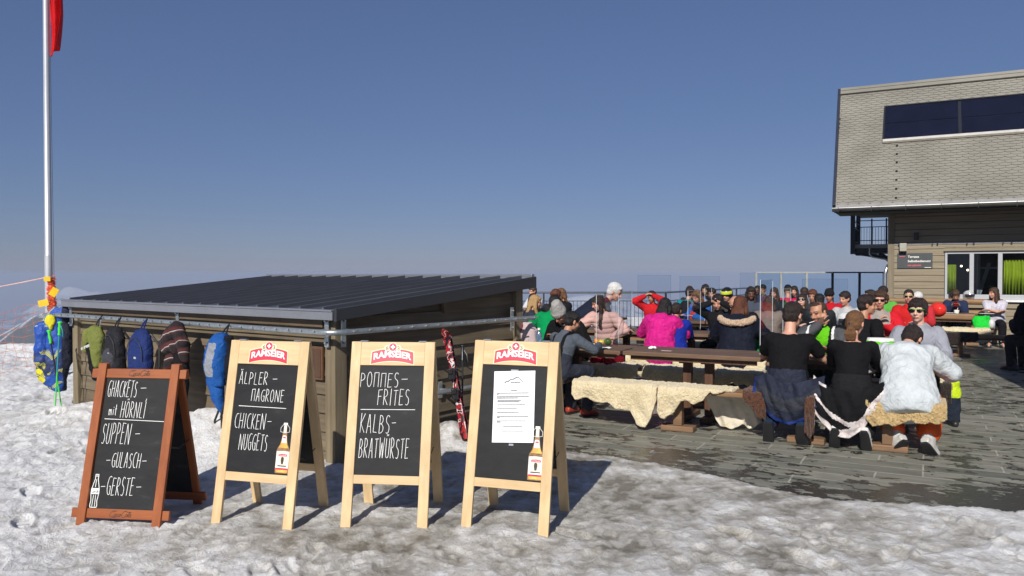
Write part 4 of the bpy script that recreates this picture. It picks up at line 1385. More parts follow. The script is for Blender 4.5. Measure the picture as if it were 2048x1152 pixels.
b = MB(); b.add([RF(PX0, PT0, .045), RF(8.3, PT0, .045), RF(8.3, PT1, .045), RF(PX0, PT1, .045)], [(0, 1, 2, 3)]); b.build('backing', darkmetal, pnl)
b = MB()
b.beam(RF(PX0 - .03, PT0 - .045, .06), RF(8.4, PT0 - .045, .06), .085, .06, up=tuple(sn))
b.build('lower_flashing', mat('bright_flashing', (.8, .76, .68), rough=.3, metal=.4), pnl)
b = MB()
b.beam(RF(PX0 - .02, PT0, .04), RF(PX0 - .02, PT1 + .03, .04), .035, .08, up=tuple(sn)); b.beam(RF(PX0 - .02, PT1 + .02, .04), RF(8.4, PT1 + .02, .04), .03, .07, up=tuple(sn))
b.build('edge_trim', darkmetal, pnl)
b = MB()
for q in range(7): b.ell(RF(.20 - .004 * q, .25 + .30 * q, .03), (.028, .028, .02), 8, 6)
b.build('snow_guard', darkmetal, roof_h)
# sign, loudspeaker box, wall lamp
sg = empty('wall_sign', T(0, 0, 0) + HO, YAW, 'dark grey terrace self-service sign on the timber facade left of the window', 'sign')
SX0, SX1, SZ0, SZ1 = .21, .97, 1.76, 2.13
b = MB(); b.bbox((SX0, -.05, SZ0), (SX1, -.026, SZ1)); b.build('panel', mat('sign_grey', (.055, .062, .066), rough=.5), sg, bevel=.003)
def signtext(txt, x0, x1, z0, z1, m, nm, off=.02):
    b = MB(); place_text(b, txt, x0, x1, z0, z1, .0, 0, off=off)
    b.xf(Matrix(((1, 0, 0, 0), (0, 0, -1, -.0515), (0, 1, 0, 0), (0, 0, 0, 1)))); b.build(nm, m, sg)
signtext('Terrasse', SX0 + .23, SX0 + .47, 2.015, 2.07, whitep, 'lettering')
signtext('Selbstbedienung', SX0 + .23, SX0 + .72, 1.895, 1.965, whitep, 'lettering')
signtext('no picnic', SX0 + .23, SX0 + .52, 1.80, 1.86, mat('sign_red', (.75, .10, .14), rough=.5), 'lettering')
b = MB(); b.bbox((SX0 + .59, -.0525, 1.775), (SX0 + .73, -.0505, 1.787)); b.build('small_print', whitep, sg)
b = MB(); b.bbox((SX0 + .05, -.0525, 2.045), (SX0 + .17, -.0505, 2.06)); b.build('small_emblem', mat('sign_red', (.75, .1, .14)), sg)
b = MB(); b.bbox((.26, -.19, 2.17), (.42, -.06, 2.37)); bx = b.build('outdoor_speaker', mat('grey_box', (.36, .36, .30), rough=.5), None, bevel=.02, seg=3, loc=HO, rot=(0, 0, YAW))
tag(bx, 'pale grey loudspeaker box on the facade above the dark sign', 'loudspeaker')
b = MB(); b.bbox((.29, -.07, 2.12), (.39, -.024, 2.2)); b.build('mount', black, bx)
wl = MB(); wl.tube([(.62, -.10, 2.44), (.62, -.10, 2.62)], .055, 16); o = wl.build('wall_lamp', mat('lamp_housing', (.03, .03, .03), rough=.5), None, smooth=True, loc=HO, rot=(0, 0, YAW))
tag(o, 'dark cylinder wall lamp under the roof eave', 'lamp')
b = MB(); b.bbox((.59, -.055, 2.50), (.65, -.024, 2.56)); b.build('mount', black, o)
b = MB(); b.tube([(-.06, .12, .05), (-.06, .12, 1.62), (-.03, .14, 1.76), (.0, .2, 1.84)], .042, 12); b.build('downpipe', mat('zinc', (.5, .5, .5), rough=.3, metal=.8), house, smooth=True)
# balcony on the gable side
bal = empty('balcony', (0, 0, 0)); bal.parent = house
b = MB(); b.bbox((-.92, 1.6, 2.32), (.0, 3.4, 2.42)); b.bbox((-.90, 1.62, 2.20), (.0, 3.38, 2.315), 1); b.build('slab', [mat('slab_edge', (.3, .3, .3)), darkmetal], bal)
b = MB()
b.bbox((-.97, 1.50, 2.16), (-.86, 1.60, 3.35)); b.bbox((-.97, 3.4, 2.16), (-.86, 3.5, 3.35))
b.build('post', darkmetal, bal)
b = MB()
for z in (2.52, 2.88, 3.05):
    b.tube([(-.9, 1.56, z), (-.9, 3.4, z)], .012, 6); b.tube([(-.9, 1.56, z), (0, 1.56, z)], .012, 6)
for x in np.arange(-.85, 0, .07): b.tube([(x, 1.56, 2.42), (x, 1.56, 2.88)], .005, 5)
for x in (-.47, -.12): b.bbox((x, 1.54, 2.42), (x + .035, 1.58, 3.1))
for y in np.arange(1.6, 3.4, .09): b.tube([(-.9, y, 2.42), (-.9, y, 2.88)], .005, 5)
b.build('railing', darkmetal, bal)
b = MB(); b.tube([(-.5, 1.58, 2.32), (-.5, 1.58, 2.16), (-.44, 1.56, 2.08), (.05, 1.5, 1.98)], .022, 8); b.build('drain_pipe', mat('zinc', (.5, .5, .5)), bal, smooth=True)
b = MB(); b.beam((-.88, 1.9, 2.2), (.02, 1.9, 2.05), .06, .1); b.beam((-.3, 2.2, 2.19), (.02, 2.2, 1.95), .06, .12); b.build('bracket', darkmetal, bal)

# ---- unseen block inferred beyond the right edge, added to cast the terrace shadow
shade_block = empty('unseen_shade_block', (6.45, 8.75, 0), 0, 'unseen timber block just outside the right edge, added to shade the terrace', 'building')
b = MB()
for i in range(36): b.bbox((0, -1.9, i * .158), (6, 0, (i + 1) * .158 - .012))
b.bbox((.02, -1.88, 0), (5.98, -.02, 5.69), 1)
b.build('wall', [clad, darkmetal], shade_block)
b = MB(); b.bbox((-.15, -2.05, 5.70), (6.1, .15, 5.85)); b.build('roof', darkmetal, shade_block)
# ================================================================ TABLES, BENCHES, FLEECES
t_top = wood('table_wood', (0.085, 0.05, 0.032), (0.21, 0.13, 0.08), axis=0, rough=.6)
t_edge = wood('table_edge', (0.20, 0.11, 0.055), (0.34, 0.20, 0.10), axis=0, rough=.55)
t_leg = wood('trestle_wood', (0.07, 0.032, 0.02), (0.15, 0.075, 0.042), axis=2, rough=.55)
t_foot = wood('foot_wood', (0.15, 0.085, 0.045), (0.27, 0.165, 0.095), axis=0, rough=.7)
def table(u0, u1, v, label, w_=.73, h=.75, thick=.045, log=False):
    L = u1 - u0
    root = empty('trestle_table', T((u0 + u1) / 2, v + w_ / 2), YAW, label, 'table', 'wooden tables on the terrace')
    rnd = random.Random(u0 * 7 + v)
    n = 4; pw = w_ / n
    for i in range(n):
        b = MB(); y0 = -w_ / 2 + i * pw
        e0 = rnd.uniform(-.012, .012); e1 = rnd.uniform(-.012, .012)
        b.bbox((-L / 2 + e0, y0 + .002, h - thick), (L / 2 + e1, y0 + pw - .002, h + rnd.uniform(-.0015, .0015)))
        b.build('plank', t_edge if (i == 0 and thick > .06) else t_top, root, bevel=.006 if not log else .03)
    b = MB(); b.bbox((-L / 2 + .08, -w_ / 2 + .06, h - thick - .05), (L / 2 - .08, -w_ / 2 + .10, h - thick - .001)); b.bbox((-L / 2 + .08, w_ / 2 - .1, h - thick - .05), (L / 2 - .08, w_ / 2 - .06, h - thick - .001)); b.build('rail', t_leg, root)
    for sx in (-.10, .14) if L < 1.65 else (-L / 2 + .35, L / 2 - .35):
        b = MB(); b.bbox((sx - .045, -.11, .06), (sx + .045, -.01, h - thick - .002)); b.build('leg', t_leg, root, bevel=.006)
        b = MB(); b.bbox((sx - .045, -w_ / 2 + .09, h - thick - .055), (sx + .045, w_ / 2 - .09, h - thick - .004)) if False else b.bbox((sx - .05, -w_ / 2 + .11, h - thick - .07), (sx + .05, -.115, h - thick - .003)); b.build('bearer', t_leg, root, bevel=.004)
        b = MB(); b.bbox((sx - .05, -w_ / 2 + .06, 0.002), (sx + .05, w_ / 2 - .06, .058)); b.build('foot', t_leg, root, bevel=.012)
    return root
def bench(u0, u1, v, label, feet=(0,), w_=.30, h=.45, log=False):
    """v is the centre line"""
    L = u1 - u0
    root = empty('bench', T((u0 + u1) / 2, v), YAW, label, 'bench', 'wooden benches on the terrace')
    if log:
        b = MB(); b.loft([(np.array((x, 0, h - .055)), np.array((0, w_ / 2, 0)), np.array((0, 0, .055 + .004 * math.sin(5 * x)))) for x in np.linspace(-L / 2, L / 2, 9)], 16); b.build('seat', t_edge, root, smooth=True, angle=50)
    else:
        b = MB(); b.bbox((-L / 2, -w_ / 2, h - .045), (L / 2, -.003, h)); b.bbox((-L / 2, .003, h - .045), (L / 2, w_ / 2, h)); b.build('seat', t_edge, root, bevel=.006)
    for f in feet:
        x = f - (u0 + u1) / 2
        b = MB(); b.bbox((x - .045, -.045, .062), (x + .045, .045, h - .046)); b.build('post', t_foot, root, bevel=.005)
        b = MB(); b.bbox((x - .17, -.075, 0.0), (x + .17, .075, .06)); b.build('foot', t_foot, root, bevel=.012)
    return root
table(-4.6, -3.03, 8.27, 'dark wooden table with fruit and napkins, left end of the nearest row')
table(-3.0, -1.47, 8.27, 'dark wooden table with a crumpled tissue, middle of the nearest row')
table(-1.44, .12, 8.27, 'dark wooden table with food tubs, right end of the nearest row')
bench(-3.34, -1.38, 7.87, 'bench with three pale fleeces in front of the nearest tables', (-2.24,))
bench(-5.2, -3.5, 7.87, 'bench under the boy in the grey jacket, by the shed corner', (-4.3,))
bench(-1.34, .16, 7.87, 'bench carrying the three nearest people with their backs turned', (-.30, -1.0))
bench(-4.9, -3.3, 9.42, 'bench behind the fruit table where the girl in pale pink kneels', (-4.1,))
bench(-3.25, -1.65, 9.42, 'bench behind the table with the crumpled tissue', (-2.4,))
bench(-1.6, .25, 9.42, 'bench under the smoking man and the youth in grey', (-.6,))
table(-5.4, -3.75, 11.2, 'second row table beside the woman in the bright pink jacket, left')
table(-3.7, -2.75, 11.2, 'second row table with the corner showing behind the pink jacket')
table(-1.9, -.35, 11.3, 'second row table behind the smoking man')
bench(-6.3, -4.8, 10.8, 'bench under the person in the green jacket', (-5.5,))
bench(-4.75, -3.2, 10.8, 'fleece covered bench under the bright pink jacket', (-4.0,))
bench(-3.15, -1.7, 10.8, 'bench under the navy parka with a fur hood', (-2.4,))
bench(-1.6, -.1, 10.8, 'bench under the leaning man in black', (-.8,))
bench(-6.0, -4.0, 12.35, 'back bench of the second row, left', (-5,))
bench(-3.9, -2.2, 12.35, 'back bench of the second row under the person shading their eyes', (-3,))
bench(-2.1, -.3, 12.35, 'back bench of the second row under the woman in red', (-1.2,))
table(-7.0, -5.3, 14.2, 'third row table left of the man in red')
table(-4.6, -3.35, 14.2, 'third row table in front of the orange jacket')
table(-1.6, -.05, 14.2, 'third row table in front of the man with sunglasses in red')
bench(-5.2, -3.3, 13.8, 'bench in front of the third row table by the orange jacket', (-4.4,))
bench(-1.6, .1, 13.8, 'bench right behind the woman in the red jacket', (-.8,))
bench(-5.2, -3.2, 15.35, 'bench under the child in the orange jacket', (-4.2,))
bench(-2.0, -.0, 15.35, 'bench under the man with sunglasses in red', (-1,))
table(-2.1, -.3, 17.2, 'far table just left of the green bag')
bench(-.2, 1.5, 17.6, 'far bench with a dark fleece near the facade', (.6,), log=True)
table(-.55, .95, 19.6, 'thick log topped table below the window', w_=.7, thick=.13, log=True)
bench(-.7, 1.25, 19.15, 'log bench with a cream fleece below the window', (.3,), log=True)
bench(-.8, 1.4, 20.6, 'log bench against the facade under the window', (-.3, .9), log=True)
bk = empty('log_backrest', T(.3, 20.95), YAW, 'two round log rails forming a backrest at the facade', 'backrest')
for z in (.72, .98):
    b = MB(); b.loft([(np.array((x, 0, z)), np.array((0, .06, 0)), np.array((0, 0, .07))) for x in np.linspace(-1.2, 1.25, 7)], 14); b.build('log', t_edge, bk, smooth=True, angle=50)
for x in (-1.0, 1.0): MB().bbox((x - .05, .07, 0), (x + .05, .14, 1.05)).build('post', t_leg, bk)

def fleece_mat(name, c1, c2, sc_=70):
    m, nt, b = base(name)
    mp = coords(nt)
    n1 = nd(nt, 'ShaderNodeTexNoise', Scale=sc_, Detail=5.0, Roughness=.7, Distortion=1.2)
    nt.links.new(mp.outputs[0], n1.inputs['Vector'])
    n2 = nd(nt, 'ShaderNodeTexNoise', Scale=4.0, Detail=3.0)
    nt.links.new(mp.outputs[0], n2.inputs['Vector'])
    r = ramp(nt, n1.outputs[0], [(.30, c1), (.55, c2)])
    r2 = ramp(nt, n2.outputs[0], [(.3, (.86, .83, .78)), (.7, (1.03, 1.03, 1.03))])
    nt.links.new(cmix(nt, 1.0, r.outputs[0], r2.outputs[0], 'MULTIPLY'), b.inputs['Base Color'])
    b.inputs['Roughness'].default_value = .95
    b.inputs['Specular IOR Level'].default_value = .1
    b.inputs['Sheen Weight'].default_value = .25
    bump(nt, b, n1.outputs[0], .9, .012)
    return m
wool = fleece_mat('cream_wool', (.52, .43, .27), (.78, .68, .47))
wool_t = fleece_mat('tan_wool', (.28, .19, .08), (.55, .41, .21), 40)
wool_b = fleece_mat('brown_wool', (.022, .01, .006), (.11, .045, .025), 40)
wool_k = fleece_mat('black_wool', (.008, .006, .006), (.03, .022, .02), 40)
hide = mat('hide', (.52, .46, .36), rough=.8, var=.12, vs=5)
hide_l = mat('hide_pale', (.66, .60, .48), rough=.8, var=.1, vs=5)
def fleece(label, u0, u1, v, front, backl, z=.452, w_=.30, mats=None, thick=.026, curl=.009, seed=0, group=True, flare=.0):
    """sheepskin laid over a bench: front/back are drop lengths along u"""
    mats = mats or [wool, hide]
    NU, NV = 130, 96
    us = np.linspace(0, 1, NU)
    L = u1 - u0
    fx, fl_ = zip(*front); bx_, bl = zip(*backl)
    verts_o = np.zeros((NU, NV, 3)); nrm = np.zeros((NU, NV, 3)); th = np.zeros((NU, NV))
    for i, uu in enumerate(us):
        rn = .012 * math.sin(uu * 23 + seed) + .004 * math.sin(uu * 47 + seed * 2)
        D = max(.0, float(np.interp(uu, fx, fl_)) + rn); B = max(.0, float(np.interp(uu, bx_, bl)) + rn)
        # path: front hem up, over the seat, down the back
        P = []
        r = .03
        hw = w_ / 2 + .008
        tot_s = D + w_ + B
        s_arr = np.linspace(-D, w_ + B, NV)
        for j, s in enumerate(s_arr):
            if s < 0:
                y = -hw - .012 * min(1, -s / .05); zz = z + s; n_ = np.array((0, -1.0, 0))
            elif s <= w_:
                y = -w_ / 2 + s; zz = z; n_ = np.array((0, 0, 1.0))
            else:
                y = hw + .012 * min(1, (s - w_) / .05); zz = z - (s - w_); n_ = np.array((0, 1.0, 0))
            # soft shoulder
            if -.03 < s < .03: n_ = mnorm(np.array((0, -1 + (s + .03) / .06, (s + .03) / .06)))
            if w_ - .03 < s < w_ + .03: n_ = mnorm(np.array((0, (s - w_ + .03) / .06, 1 - (s - w_ + .03) / .06)))
            if s < -.05 or s > w_ + .05:
                y += (.018 * math.sin(uu * 14 + seed) + .010 * math.sin(uu * 33 + s * 20 + seed) + flare * uu) * min(1, (abs(s) - .05) / .2) * (1 if s > 0 else -1)
            verts_o[i, j] = ((u0 + L * uu) - (u0 + u1) / 2, y, zz); nrm[i, j] = n_
            e = min(1, min(i, NU - 1 - i) / 2.5) * min(1, min(j, NV - 1 - j) / 2.0)
            th[i, j] = math.sqrt(max(0, 1 - (1 - e) ** 2))
    q = verts_o.reshape(-1, 3)
    # keep the path length jitter out of the top sheet, add curls to the outer one
    N = nrm.reshape(-1, 3); t = th.reshape(-1, 1)
    nz = fbm(q * 75 + seed * 3.3, 3, g=.7).reshape(-1, 1)
    nb = fbm(q * 9 + seed * 1.3, 2).reshape(-1, 1)
    outer = q + N * t * (thick + curl * 1.6 * nz + .016 * nb)
    outer += .0035 * np.stack([fbm(q * 40 + 50 + seed, 2), fbm(q * 40 + 80 + seed, 2), fbm(q * 40 + 110 + seed, 2)], 1)
    inner = q + N * .001
    idx = np.arange(NU * NV).reshape(NU, NV)
    A = idx[:-1, :-1].ravel(); B_ = idx[1:, :-1].ravel(); C_ = idx[1:, 1:].ravel(); D_ = idx[:-1, 1:].ravel()
    F = [tuple(f) for f in np.stack([A, B_, C_, D_], 1).tolist()]
    k = NU * NV
    F2 = [tuple(f) for f in np.stack([D_ + k, C_ + k, B_ + k, A + k], 1).tolist()]
    b = MB(); b.add(np.concatenate([outer, inner]), F + F2)
    b.I = [0] * len(F) + [1] * len(F2)
    border = list(idx[:, 0]) + list(idx[-1, 1:]) + list(idx[::-1, -1][1:]) + list(idx[0, ::-1][1:])
    for a, c in zip(border[:-1], border[1:]):
        b.F.append((int(c), int(a), int(a) + k, int(c) + k)); b.I.append(0)
    o = b.build('sheepskin', mats, smooth=True, angle=180, loc=T((u0 + u1) / 2, v), rot=(0, 0, YAW))
    tag(o, label, 'sheepskin', 'sheepskins spread over the benches' if group else None)
    return o
fb = .0
fleece('cream sheepskin hanging furthest down to a point, left end of the nearest bench', -3.36, -2.42, 7.87, [(0, .10), (.06, .19), (.15, .17), (.45, .21), (.7, .28), (.78, .40), (.88, .41), (.95, .32), (1, .14)], [(0, .02), (.5, .08), (1, .03)], seed=1)
fleece('cream sheepskin with a long left tail, middle of the nearest bench beside the brown post', -2.41, -1.66, 7.87, [(0, .22), (.04, .30), (.10, .33), (.18, .27), (.33, .12), (.5, .13), (.62, .10), (.72, .02), (1, .0)], [(0, .02), (.5, .06), (1, .02)], seed=2)
# the turned fleece hanging behind and below the bench, leather side to the camera
fleece('turned sheepskin showing its leather side below the nearest bench, left of the navy jacket', -2.02, -1.42, 8.16, [(0, .12), (.25, .36), (.4, .38), (.6, .34), (.8, .35), (.95, .30), (1, .2)], [(0, .02), (1, .02)], z=.40, w_=.05, mats=[hide_l, wool], thick=.010, curl=.0005, seed=3)
fleece('dark brown sheepskin end beside the navy jacket on the nearest bench', -1.56, -1.34, 7.87, [(0, .05), (.3, .10), (.6, .2), (1, .26)], [(0, .06), (1, .06)], mats=[wool_b, hide], seed=4, thick=.035, curl=.01)
fleece('tan curly sheepskin under the person in the white jacket', -.48, .17, 7.87, [(0, .16), (.1, .20), (.35, .19), (.6, .14), (.85, .16), (1, .10)], [(0, .04), (1, .04)], mats=[wool_t, hide], seed=5, thick=.04, curl=.012)
fleece('dark brown sheepskin between the navy and the white patterned jackets', -.99, -.90, 7.84, [(0, .30), (.5, .38), (1, .30)], [(0, .04), (1, .04)], mats=[wool_b, hide], seed=6, thick=.03, curl=.01)
fleece('cream sheepskin in table shade behind the fruit table, under the kneeling girl', -4.0, -3.15, 9.42, [(0, .20), (.4, .24), (.8, .18), (1, .1)], [(0, .05), (1, .05)], seed=7)
fleece('cream sheepskin in table shade left of the brown table legs', -3.1, -2.3, 9.42, [(0, .1), (.2, .18), (.6, .2), (1, .16)], [(0, .05), (1, .05)], seed=8)
fleece('cream sheepskin in table shade right of the brown table legs', -2.2, -1.66, 9.42, [(0, .16), (.4, .12), (.6, .13), (1, .2)], [(0, .05), (1, .05)], seed=9)
fleece('cream sheepskin at the elbow of the man in the black T-shirt', -1.58, -1.15, 9.42, [(0, .16), (.5, .2), (1, .14)], [(0, .05), (1, .05)], seed=10)
fleece('cream sheepskin under the bright pink jacket', -4.7, -3.95, 10.8, [(0, .2), (.4, .3), (.8, .26), (1, .22)], [(0, .05), (1, .05)], seed=11)
fleece('cream sheepskin with crimped wool right of the bright pink jacket', -3.92, -3.3, 10.8, [(0, .28), (.5, .3), (1, .28)], [(0, .05), (1, .05)], seed=12)
fleece('long cream sheepskin hanging between the brown legs and the black T-shirt', -3.1, -1.85, 10.75, [(0, .3), (.3, .26), (.6, .30), (1, .26)], [(0, .05), (1, .05)], seed=13)
fleece('rolled cream sheepskin end beside the navy parka, behind the table edge', -3.28, -3.0, 12.30, [(0, .12), (.5, .16), (1, .1)], [(0, .05), (1, .05)], z=.5, seed=14, thick=.06)
fleece('cream sheepskin over the log bench below the window, beside the green bag', -.62, .2, 19.15, [(0, .05), (.15, .2), (.3, .14), (.5, .05), (.8, .18), (1, .12)], [(0, .02), (1, .02)], seed=15)
fleece('cream sheepskin right of the green bag on the log bench', .3, 1.2, 19.15, [(0, .05), (.3, .08), (.6, .22), (.85, .3), (1, .2)], [(0, .02), (1, .02)], seed=16)
fleece('black fleece hanging off the right table end above the hi-vis trousers', .02, .24, 9.42, [(0, .1), (.4, .22), (1, .18)], [(0, .05), (1, .05)], mats=[wool_k, hide], seed=17, thick=.04, curl=.012)
fleece('cream sheepskin peeking out behind the youth in grey at the table end', -.3, .18, 9.44, [(0, .02), (.5, .12), (1, .05)], [(0, .1), (1, .1)], seed=18, z=.475)
fleece('dark fleece on the far bench near the green bag', -.1, .9, 17.6, [(0, .1), (.5, .2), (1, .12)], [(0, .03), (1, .03)], mats=[wool_k, wool_b], seed=19)

# ================================================================ CLEAR SCREENS ON THE TABLES
plexi = glassm('clear_screen', (.93, .95, .97), .12, cap=.10)
edge_f = glassm('faint_edge', (.72, .76, .80), .3, cap=.2)
edgem = mat('screen_edge', (.62, .68, .70), rough=.2)
def screen(u, v0, wd, ht, label, z=.752, turn=90):
    a = YAW + R(turn)
    root = empty('table_screen', T(u, v0 + wd / 2, z), a, label, 'screen', 'clear screens standing on the tables')
    b = MB(); b.bbox((-wd / 2 + .004, -.002, .012), (wd / 2 - .004, .002, ht - .004)); b.build('pane', plexi, root)
    b = MB()
    b.bbox((-wd / 2, -.0025, .012), (-wd / 2 + .004, .0025, ht)); b.bbox((wd / 2 - .004, -.0025, .012), (wd / 2, .0025, ht)); b.bbox((-wd / 2 + .004, -.0025, ht - .004), (wd / 2 - .004, .0025, ht))
    b.build('edge', edgem if turn else edge_f, root)
    for x in (-wd * .42, wd * .42):
        b = MB(); b.cap((x, 0, -.028), (x, 0, .055), .012, .010, 10, 3); b.build('clamp', black, root, smooth=True)
    return root
screen(-3.30, 8.25, .72, .62, 'clear screen across the fruit table, nearest and left')
screen(-1.50, 8.25, .72, .80, 'clear screen right of the tissue table, beside the black T-shirt')
screen(-4.15, 11.18, .72, .60, 'clear screen in front of the bright pink jacket')
screen(-3.55, 14.15, .5, .62, 'clear screen beside the teal jacket')
screen(-3.05, 11.18, .72, .62, 'clear screen left of the navy parka')
screen(-1.75, 11.3, .7, .66, 'clear screen left of the smoking man')
screen(-4.5, 17.0, .9, .62, 'clear screen high above the orange jacket child', z=.95, turn=0)
screen(-5.6, 17.2, .8, .60, 'clear screen behind the grey beanie', z=1.0, turn=0)
screen(-3.2, 17.2, .9, .7, 'clear screen in front of the far railing group', z=.95, turn=0)
screen(-1.9, 17.25, .9, .62, 'clear screen left of the downpipe', z=.9, turn=0)

# ================================================================ RAILING AND WINDBREAK
steel_d = mat('railing_steel', (.07, .08, .10), rough=.35, metal=.7)
def railing(P, Q, label, hgt=1.1):
    P = Vector((*P, 0)); Q = Vector((*Q, 0)); d = (Q - P); L = d.length; d.normalize()
    root = empty('railing', P, math.atan2(d.y, d.x), label, 'railing')
    MB().tube([(0, 0, hgt), (L, 0, hgt)], .028, 10).build('handrail', mat('handrail', (.25, .27, .30), rough=.3, metal=.8), root, smooth=True)
    b = MB(); b.bbox((0, -.01, .85), (L, .01, .87)); b.bbox((0, -.01, .12), (L, .01, .14))
    for x in np.arange(.06, L, .11): b.bbox((x - .006, -.006, .14), (x + .006, .006, .85))
    b.build('infill_bars', steel_d, root)
    for x in np.arange(0, L + .01, L / max(1, round(L / 1.9))): MB().bbox((x - .02, -.025, -.1), (x + .02, .025, hgt - .025)).build('post', steel_d, root)
railing((-2.6, 21.9), (4.4, 22.3), 'steel terrace railing beyond the green jacket and the beanie')
railing((4.4, 22.3), (9.2, 30.2), 'steel terrace railing running back behind the navy parka')
wb = empty('windbreak', (0, 0, 0), 0, 'tall framed glass windbreak left of the building', 'windbreak')
wg = glassm('windbreak_glass', (.90, .97, 1.0), .10, cap=.15)
wx = [at(p, 24.5)[0] for p in (1512, 1562, 1613, 1665, 1719, 1768)]
fl_m = mat('sunlit_frame_tone', (.55, .55, .50), rough=.4, metal=.4)
for i, (a, c_) in enumerate(zip(wx[:-1], wx[1:])):
    MB().bbox((a + .03, 24.498, .05), (c_ - .03, 24.502, 1.66)).build('pane', wg, wb)
    fm_ = fl_m if i < 3 else steel_d  # left part of the frame coloured paler to stand for sunlight on it
    MB().bbox((a, 24.47, 1.66), (c_, 24.53, 1.70)).build('top_rail', fm_, wb)
    MB().bbox((a - .03, 24.47, 0), (a + .03, 24.53, 1.66)).build('post', fm_, wb)
MB().bbox((wx[-1] - .03, 24.47, 0), (wx[-1] + .03, 24.53, 1.66)).build('post', steel_d, wb)
# ================================================================ PEOPLE
def ik(a, c, l1, l2, pole):
    a = np.asarray(a, float); c = np.asarray(c, float); pole = np.asarray(pole, float)
    d = c - a; L = np.linalg.norm(d); Lm = min(L, (l1 + l2) * .995)
    d = d / max(L, 1e-6); c = a + d * Lm
    x = (l1 * l1 - l2 * l2 + Lm * Lm) / (2 * Lm); h = math.sqrt(max(0, l1 * l1 - x * x))
    p = pole - d * np.dot(pole, d); p = mnorm(p)
    return a + d * x + p * h, c
def rot3(yaw=0, pitch=0, roll=0):
    """head axes: rows right, forward, up; yaw + turns left, pitch + looks down, roll + tips to the right"""
    M = Matrix.Rotation(R(yaw), 3, 'Z') @ Matrix.Rotation(-R(pitch), 3, 'X') @ Matrix.Rotation(R(roll), 3, 'Y')
    return np.array(M).T
SK = {'light': (.60, .335, .235), 'pale': (.68, .43, .33), 'tan': (.47, .25, .155), 'dark': (.12, .06, .04)}
HAIRC = {'black': (.010, .008, .008), 'dark': (.022, .013, .010), 'brown': (.06, .030, .016), 'auburn': (.11, .035, .015), 'chestnut': (.16, .075, .03), 'blond': (.42, .26, .11), 'grey': (.28, .26, .24), 'white': (.72, .70, .66)}
lipm = mat('lips', (.42, .13, .11), rough=.4)
eyem = mat('eye_dark', (.03, .02, .018), rough=.25)
lensm = mat('lens', (.006, .006, .007), rough=.08, var=.1)
def hmat(k):
    return hairmat('hair_' + k, HAIRC[k])
def beard_mat():
    return mat('stubble', (.12, .06, .04), rough=.8, var=.4, vs=60)

class Rig:
    pass
def pose(seat=.45, lean=8, side=0, twist=0, k=1.0, hy=0, hp=10, hr=0, R_w=None, L_w=None, R_p=(.6, -.5, -.9), L_p=(-.6, -.5, -.9), legs='sit', stand=None, spread=.12, hunch=0):
    g = Rig(); g.k = k
    hip = np.array((0, 0, (seat + .105 * k) if stand is None else stand))
    s0 = mnorm((math.sin(R(side)), math.sin(R(lean)), math.cos(R(lean))))
    s1 = mnorm((math.sin(R(side)), math.sin(R(lean + hunch)), math.cos(R(lean + hunch))))
    right = mnorm((math.cos(R(twist)), math.sin(R(twist)), 0)); right = mnorm(right - s1 * np.dot(right, s1))
    fwd = np.cross(s1, right); fwd = -fwd if fwd[1] < 0 else fwd
    r0 = mnorm(np.array((1.0, 0, 0)) - s0 * s0[0]); f0 = np.cross(s0, r0); f0 = -f0 if f0[1] < 0 else f0
    g.hip = hip; g.s0 = s0; g.s1 = s1; g.right = right; g.fwd = fwd; g.r0 = r0; g.f0 = f0
    g.waist = hip + s0 * .155 * k
    g.chest = g.waist + s1 * .19 * k
    g.neck = g.waist + s1 * .325 * k + fwd * .005 * k
    A = rot3(hy, hp, hr); g.hA = A
    g.head = g.neck + s1 * .03 * k + (A[2] * .145 + A[1] * .028) * k
    g.sh = {}
    g.el = {}; g.wr = {}
    for sd, w_, pl in ((1, R_w, R_p), (-1, L_w, L_p)):
        sh = g.waist + s1 * .262 * k + right * sd * .172 * k
        w_ = w_ if w_ is not None else (sd * .13, .40, seat + .345)
        e, w2 = ik(sh, w_, .275 * k, .245 * k, pl)
        g.sh[sd] = sh; g.el[sd] = e; g.wr[sd] = w2
    g.hipj = {}; g.kn = {}; g.an = {}; g.toe = {}
    for sd in (1, -1):
        hj = hip + np.array((sd * .085 * k, 0, -.02 * k))
        if legs == 'sit':
            kn = np.array((sd * spread, .43 * k, seat + .06)); an = np.array((sd * spread, .40 * k, .10)); toe = an + np.array((sd * .02, .15 * k, -.05))
        elif legs == 'tuck':
            kn = np.array((sd * (spread + .02), .40 * k, seat + .02)); an = np.array((sd * spread, -.10 * k, .17)); toe = an + np.array((sd * .01, .05, -.13))
        elif legs == 'stand':
            kn = hip + np.array((sd * .1, .06, -.43 * k)); an = np.array((sd * .12, -.04, .09)); toe = an + np.array((0, .15, -.05))
        elif legs == 'kneel':
            kn = np.array((sd * .10, .12 * k, seat + .05)); an = kn + np.array((0, -.34 * k, .0)); toe = an + np.array((0, -.10, .02))
        elif legs == 'splay':
            kn = np.array((sd * .20, .34 * k, seat - .02)); an = np.array((sd * .13 + .04, .02, .12)); toe = an + np.array((sd * .03, .02, -.08))
        g.hipj[sd] = hj; g.kn[sd] = kn; g.an[sd] = an; g.toe[sd] = toe
    return g
